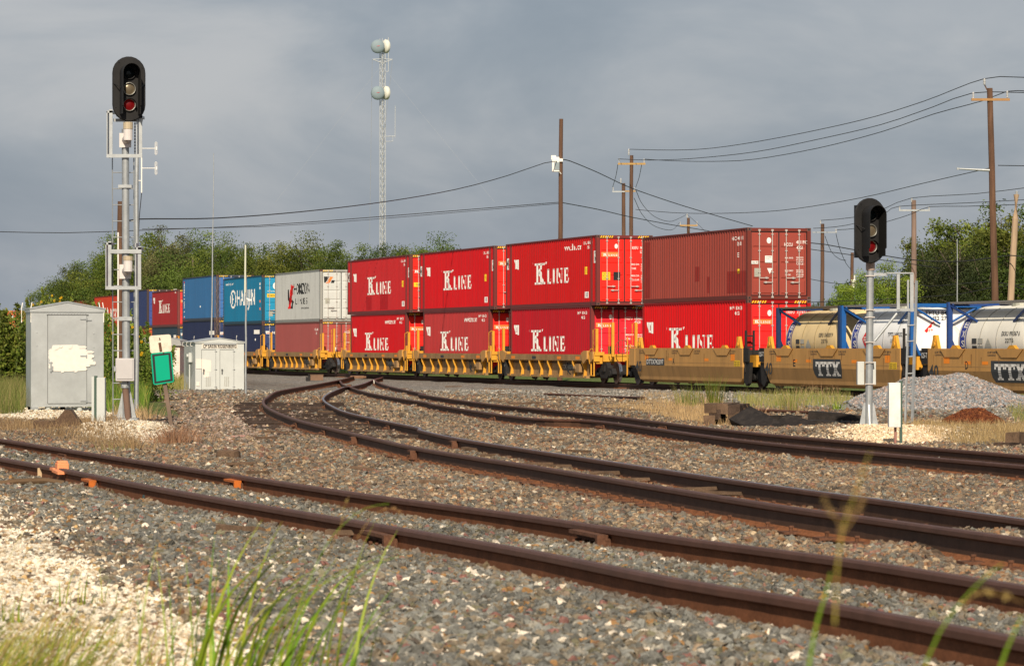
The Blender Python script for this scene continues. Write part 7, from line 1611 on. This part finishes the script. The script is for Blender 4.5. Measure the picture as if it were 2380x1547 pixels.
def tuft(label, x, y, n, h0, h1, w, pal, seed, spread=.12, bend=(.2, 1.0), lean=None, seg=6, Y=None, name='grass_tuft', group='grass tufts', heads=0):
    R = np.random.default_rng(seed); g = ground_at(x, y); a = R.uniform(0, 6.28, n); r_ = np.abs(R.normal(0, spread, n)); B = np.stack([r_ * np.cos(a), r_ * np.sin(a), np.zeros(n) - .02], 1)
    V, F, c = blades(B, R.uniform(h0, h1, n), a if lean is None else R.normal(lean, .8, n), R.uniform(*bend, n), np.full(n, w) * R.uniform(.6, 1.3, n), gcol(pal, n, R), R, seg)
    o = link(name, np_mesh(name, V, F, grass_mat, c)); o.location = g; return tag(o, label, 'grass', group)
patch('tall_grass', [(-40, 900), (57, 895), (57, 962), (-40, 965)], 5200, .35, .85, .012, 'mix', 41, label='yellow green tall grass left of the cabinet')
patch('tall_grass', [(241, 890), (350, 905), (345, 955), (250, 962)], 5200, .35, .9, .012, 'green', 42, label='tall green grass round the signal mast')
patch('tall_grass', [(340, 880), (455, 888), (450, 905), (345, 912)], 3000, .25, .6, .014, 'mix', 43, label='grass beside the signal hut')
patch('dry_grass', [(-40, 972), (75, 984), (240, 986), (262, 992), (330, 1040), (230, 1045), (110, 1018), (-40, 1002)], 6500, .06, .26, .007, 'dry', 44, bend=(.3, 1.1), label='dry brown grass in front of the cabinet')
patch('dry_grass', [(255, 950), (300, 955), (350, 960), (340, 1000), (262, 985)], 500, .15, .4, .008, 'dry', 45, bend=(.3, 1.2), label='dry grass at the signal foot')
patch('dry_grass', [(1390, 948), (1480, 938), (1500, 915), (1640, 918), (1700, 950), (1720, 990), (1640, 987), (1500, 962)], 9000, .05, .24, .008, 'tan', 46, bend=(.2, 1.0), label='straw coloured dry grass beside the old sleepers')
patch('dry_grass', [(1700, 925), (1960, 915), (1990, 945), (1740, 950)], 3600, .12, .42, .010, 'mix', 47, label='yellow green grass behind the black panels')
patch('dry_grass', [(2110, 985), (2200, 1000), (2380, 985), (2420, 1020), (2400, 1038), (2230, 1036), (2100, 1010)], 5200, .06, .24, .008, 'tan', 48, bend=(.2, 1.0), label='straw coloured grass in front of the gravel pile')
patch('dry_grass', [(2300, 905), (2420, 905), (2420, 985), (2360, 985)], 2600, .10, .35, .010, 'mix', 49, label='grass right of the gravel pile')
patch('dry_grass', [(1840, 905), (1960, 905), (1950, 925), (1850, 925)], 700, .25, .6, .009, 'dry', 50, bend=(.2, .9), label='seed grass along the far track')
patch('field_grass', [(560, 860), (1500, 868), (1500, 880), (560, 872)], 100, .1, .3, .03, 'green', 51, label='green grass seen under the train')
# long tufts one can point at
tuft('tall bright green tuft in front of the tan well car', 1655, 945, 150, .45, 1.05, .016, 'green', 61, .22, (.05, .5)); tuft('tall thin green tuft left of the bright one', 1600, 945, 160, .35, .75, .013, 'mix', 62, .3, (.1, .6)); tuft('yellow green tuft in front of the black panels', 1835, 960, 110, .3, .85, .012, 'mix', 63, .2, (.05, .5))
tuft('small green tuft by the edge of the gravel pile', 1945, 955, 90, .15, .35, .014, 'lush', 64, .15); tuft('sparse straw tuft by the old sleeper stack', 1745, 985, 40, .3, .7, .010, 'tan', 65, .25, (.2, .9)); tuft('sparse tuft at the right edge behind the pile', 2345, 935, 80, .3, .7, .010, 'mix', 66, .2)
tuft('dead curled grass clump at the foot of the leaning sign post', 402, 1030, 620, .15, .55, .008, 'tan', 67, .34, (.8, 1.9)); tuft('dead grass clump in front of the pale mound', 310, 1045, 320, .10, .38, .007, 'dry', 68, .40, (.7, 1.7)); tuft('dead stalks right of the signal foot', 345, 985, 130, .2, .6, .007, 'tan', 69, .35, (.6, 1.6))
tuft('faint green tuft on the pale mound', 262, 1050, 90, .08, .25, .008, 'mix', 70, .25)
# foreground
def ftuft(label, X, Y, n, h0, h1, w, pal, seed, spread, bend, lean, name='foreground_grass'):
    R = np.random.default_rng(seed); z = float(gz(X, Y)); B = np.stack([R.normal(0, spread, n), R.normal(0, spread * .6, n), np.zeros(n) - .01], 1)
    V, F, c = blades(B, R.uniform(h0, h1, n), R.normal(lean, .55, n), R.uniform(*bend, n), np.full(n, w) * R.uniform(.5, 1.3, n), gcol(pal, n, R), R, 8)
    o = link(name, np_mesh(name, V, F, grass_mat, c)); o.location = (X, Y, z); return tag(o, label, 'grass', 'foreground grass clumps')
PXG = lambda x, Y: (x - CXP) * Y / FPX
ftuft('large green clump of long blades at the bottom centre left, arching right', PXG(570, 11.3), 11.3, 46, .38, .84, .015, 'lush', 71, .19, (.3, 1.4), .1)
ftuft('upright green blades left of the large clump', PXG(450, 11.4), 11.4, 20, .35, .66, .014, 'lush', 72, .10, (.02, .35), 1.8)
ftuft('green blades at the right end of the large clump, bending low', PXG(720, 11.2), 11.2, 20, .42, .72, .016, 'lush', 73, .12, (.35, .9), 0.2)
ftuft('fine yellow green clump in the bottom left corner', PXG(-10, 10.9), 10.9, 380, .30, .58, .006, 'wisp', 74, .20, (.6, 1.6), .2)
ftuft('wispy green clump above the bottom left corner', PXG(20, 12.6), 12.6, 300, .14, .34, .006, 'wisp', 75, .15, (.6, 1.5), .3)
ftuft('loose wisps on the chips between the two left clumps', PXG(120, 14.4), 14.4, 90, .08, .26, .005, 'wisp', 79, .16, (.4, 1.2), .3)
ftuft('small bright tuft on the white chips at the left edge', PXG(15, 16.0), 16.0, 26, .08, .2, .008, 'lush', 76, .05, (.1, .8), 1.2)
ftuft('tiny paired green tuft on the white chips', PXG(195, 17.2), 17.2, 22, .06, .22, .007, 'lush', 77, .09, (.1, .7), 1.2)
ftuft('thin dry sprig on the chips near the bottom', PXG(340, 13.0), 13.0, 20, .1, .3, .004, 'dry', 78, .07, (.1, .7), 1.0)
def stalk(label, P, w, pal, Y, head=0, seed=0):
    w *= .58
    """a single bent stalk very close to the lens, given by survey px at depth Y"""
    R = np.random.default_rng(seed); pts = catmull([at(x, y, Y) for (x, y) in P], .03); m = MB(); m.tube(pts, lambda f: w * (1.1 - .7 * f), 5)
    o = m.build('grass_stalk', mat('stalk_' + pal, {'g': (.14, .24, .015), 'y': (.36, .30, .06), 'b': (.32, .20, .07)}[pal], rough=.7)); tag(o, label, 'grass', 'grass stalks close to the camera')
    if head:
        p0 = pts[-1]; d = (pts[-1] - pts[-2]).normalized(); n = head; t = R.uniform(-1, 0, n); Q = np.array([np.array(pts[int((1 + v) * .45 * (len(pts) - 1) + .54 * (len(pts) - 1))]) for v in t]) + R.normal(size=(n, 3)) * w * 2.2
        c = np.tile(np.array([[.38, .26, .10]]), (n, 1)); V, F, c = leaf_quads(Q, .007, c, R, asp=.3); link('seed_head', np_mesh('seed_head', V, F, grass_mat, c), o)
    return o
stalk('out of focus green blade standing at the lower right', [(1868, 1700), (1880, 1547), (1900, 1440), (1917, 1386), (1930, 1330)], .0045, 'g', 4.6)
stalk('blurred stem with seed head over the middle rails at right', [(1940, 1450), (1945, 1330), (1958, 1230), (1990, 1140), (2022, 1050)], .0018, 'y', 3.6, 60, 1)
stalk('blurred left side spray of the seed stem', [(1958, 1235), (1945, 1205), (1925, 1180), (1912, 1150)], .0012, 'b', 3.6, 24, 2)
stalk('blurred right side spray of the seed stem', [(1962, 1235), (1985, 1200), (2003, 1165), (2012, 1150)], .0012, 'b', 3.6, 26, 3)
stalk('blurred green stem slanting at the lower right corner', [(2120, 1700), (2155, 1530), (2215, 1420), (2290, 1340), (2330, 1310)], .0030, 'g', 4.4)
stalk('blurred blade at the bottom right corner', [(2290, 1700), (2325, 1547), (2352, 1480), (2375, 1430)], .0045, 'g', 4.4)
stalk('blurred brown seed spray above the bottom right corner', [(2235, 1430), (2250, 1390), (2300, 1375), (2380, 1400)], .0016, 'b', 4.2, 60, 4)
stalk('thin green stem arching above the large clump towards the joint', [(640, 1547), (690, 1430), (740, 1300), (790, 1225), (850, 1180), (905, 1170)], .0028, 'g', 9.0)
stalk('second thin stem arching from the large clump', [(620, 1547), (700, 1470), (760, 1400), (850, 1330), (900, 1300), (940, 1290)], .0032, 'g', 9.5)
stalk('fine blurred seed sprays over the nearest rail joint', [(760, 1290), (790, 1230), (800, 1180), (812, 1150)], .0014, 'b', 8.5, 70, 5)
stalk('second fine blurred seed spray over the nearest joint', [(830, 1250), (870, 1195), (915, 1180), (938, 1200)], .0014, 'b', 8.5, 70, 6)
stalk('long straw stalk leaning over the gravel at the left edge', [(20, 1300), (50, 1240), (85, 1190), (95, 1150)], .002, 'y', 12.5, 40, 7)
# green verge and low roofs seen under and beyond the train
bpy.context.view_layer.update()
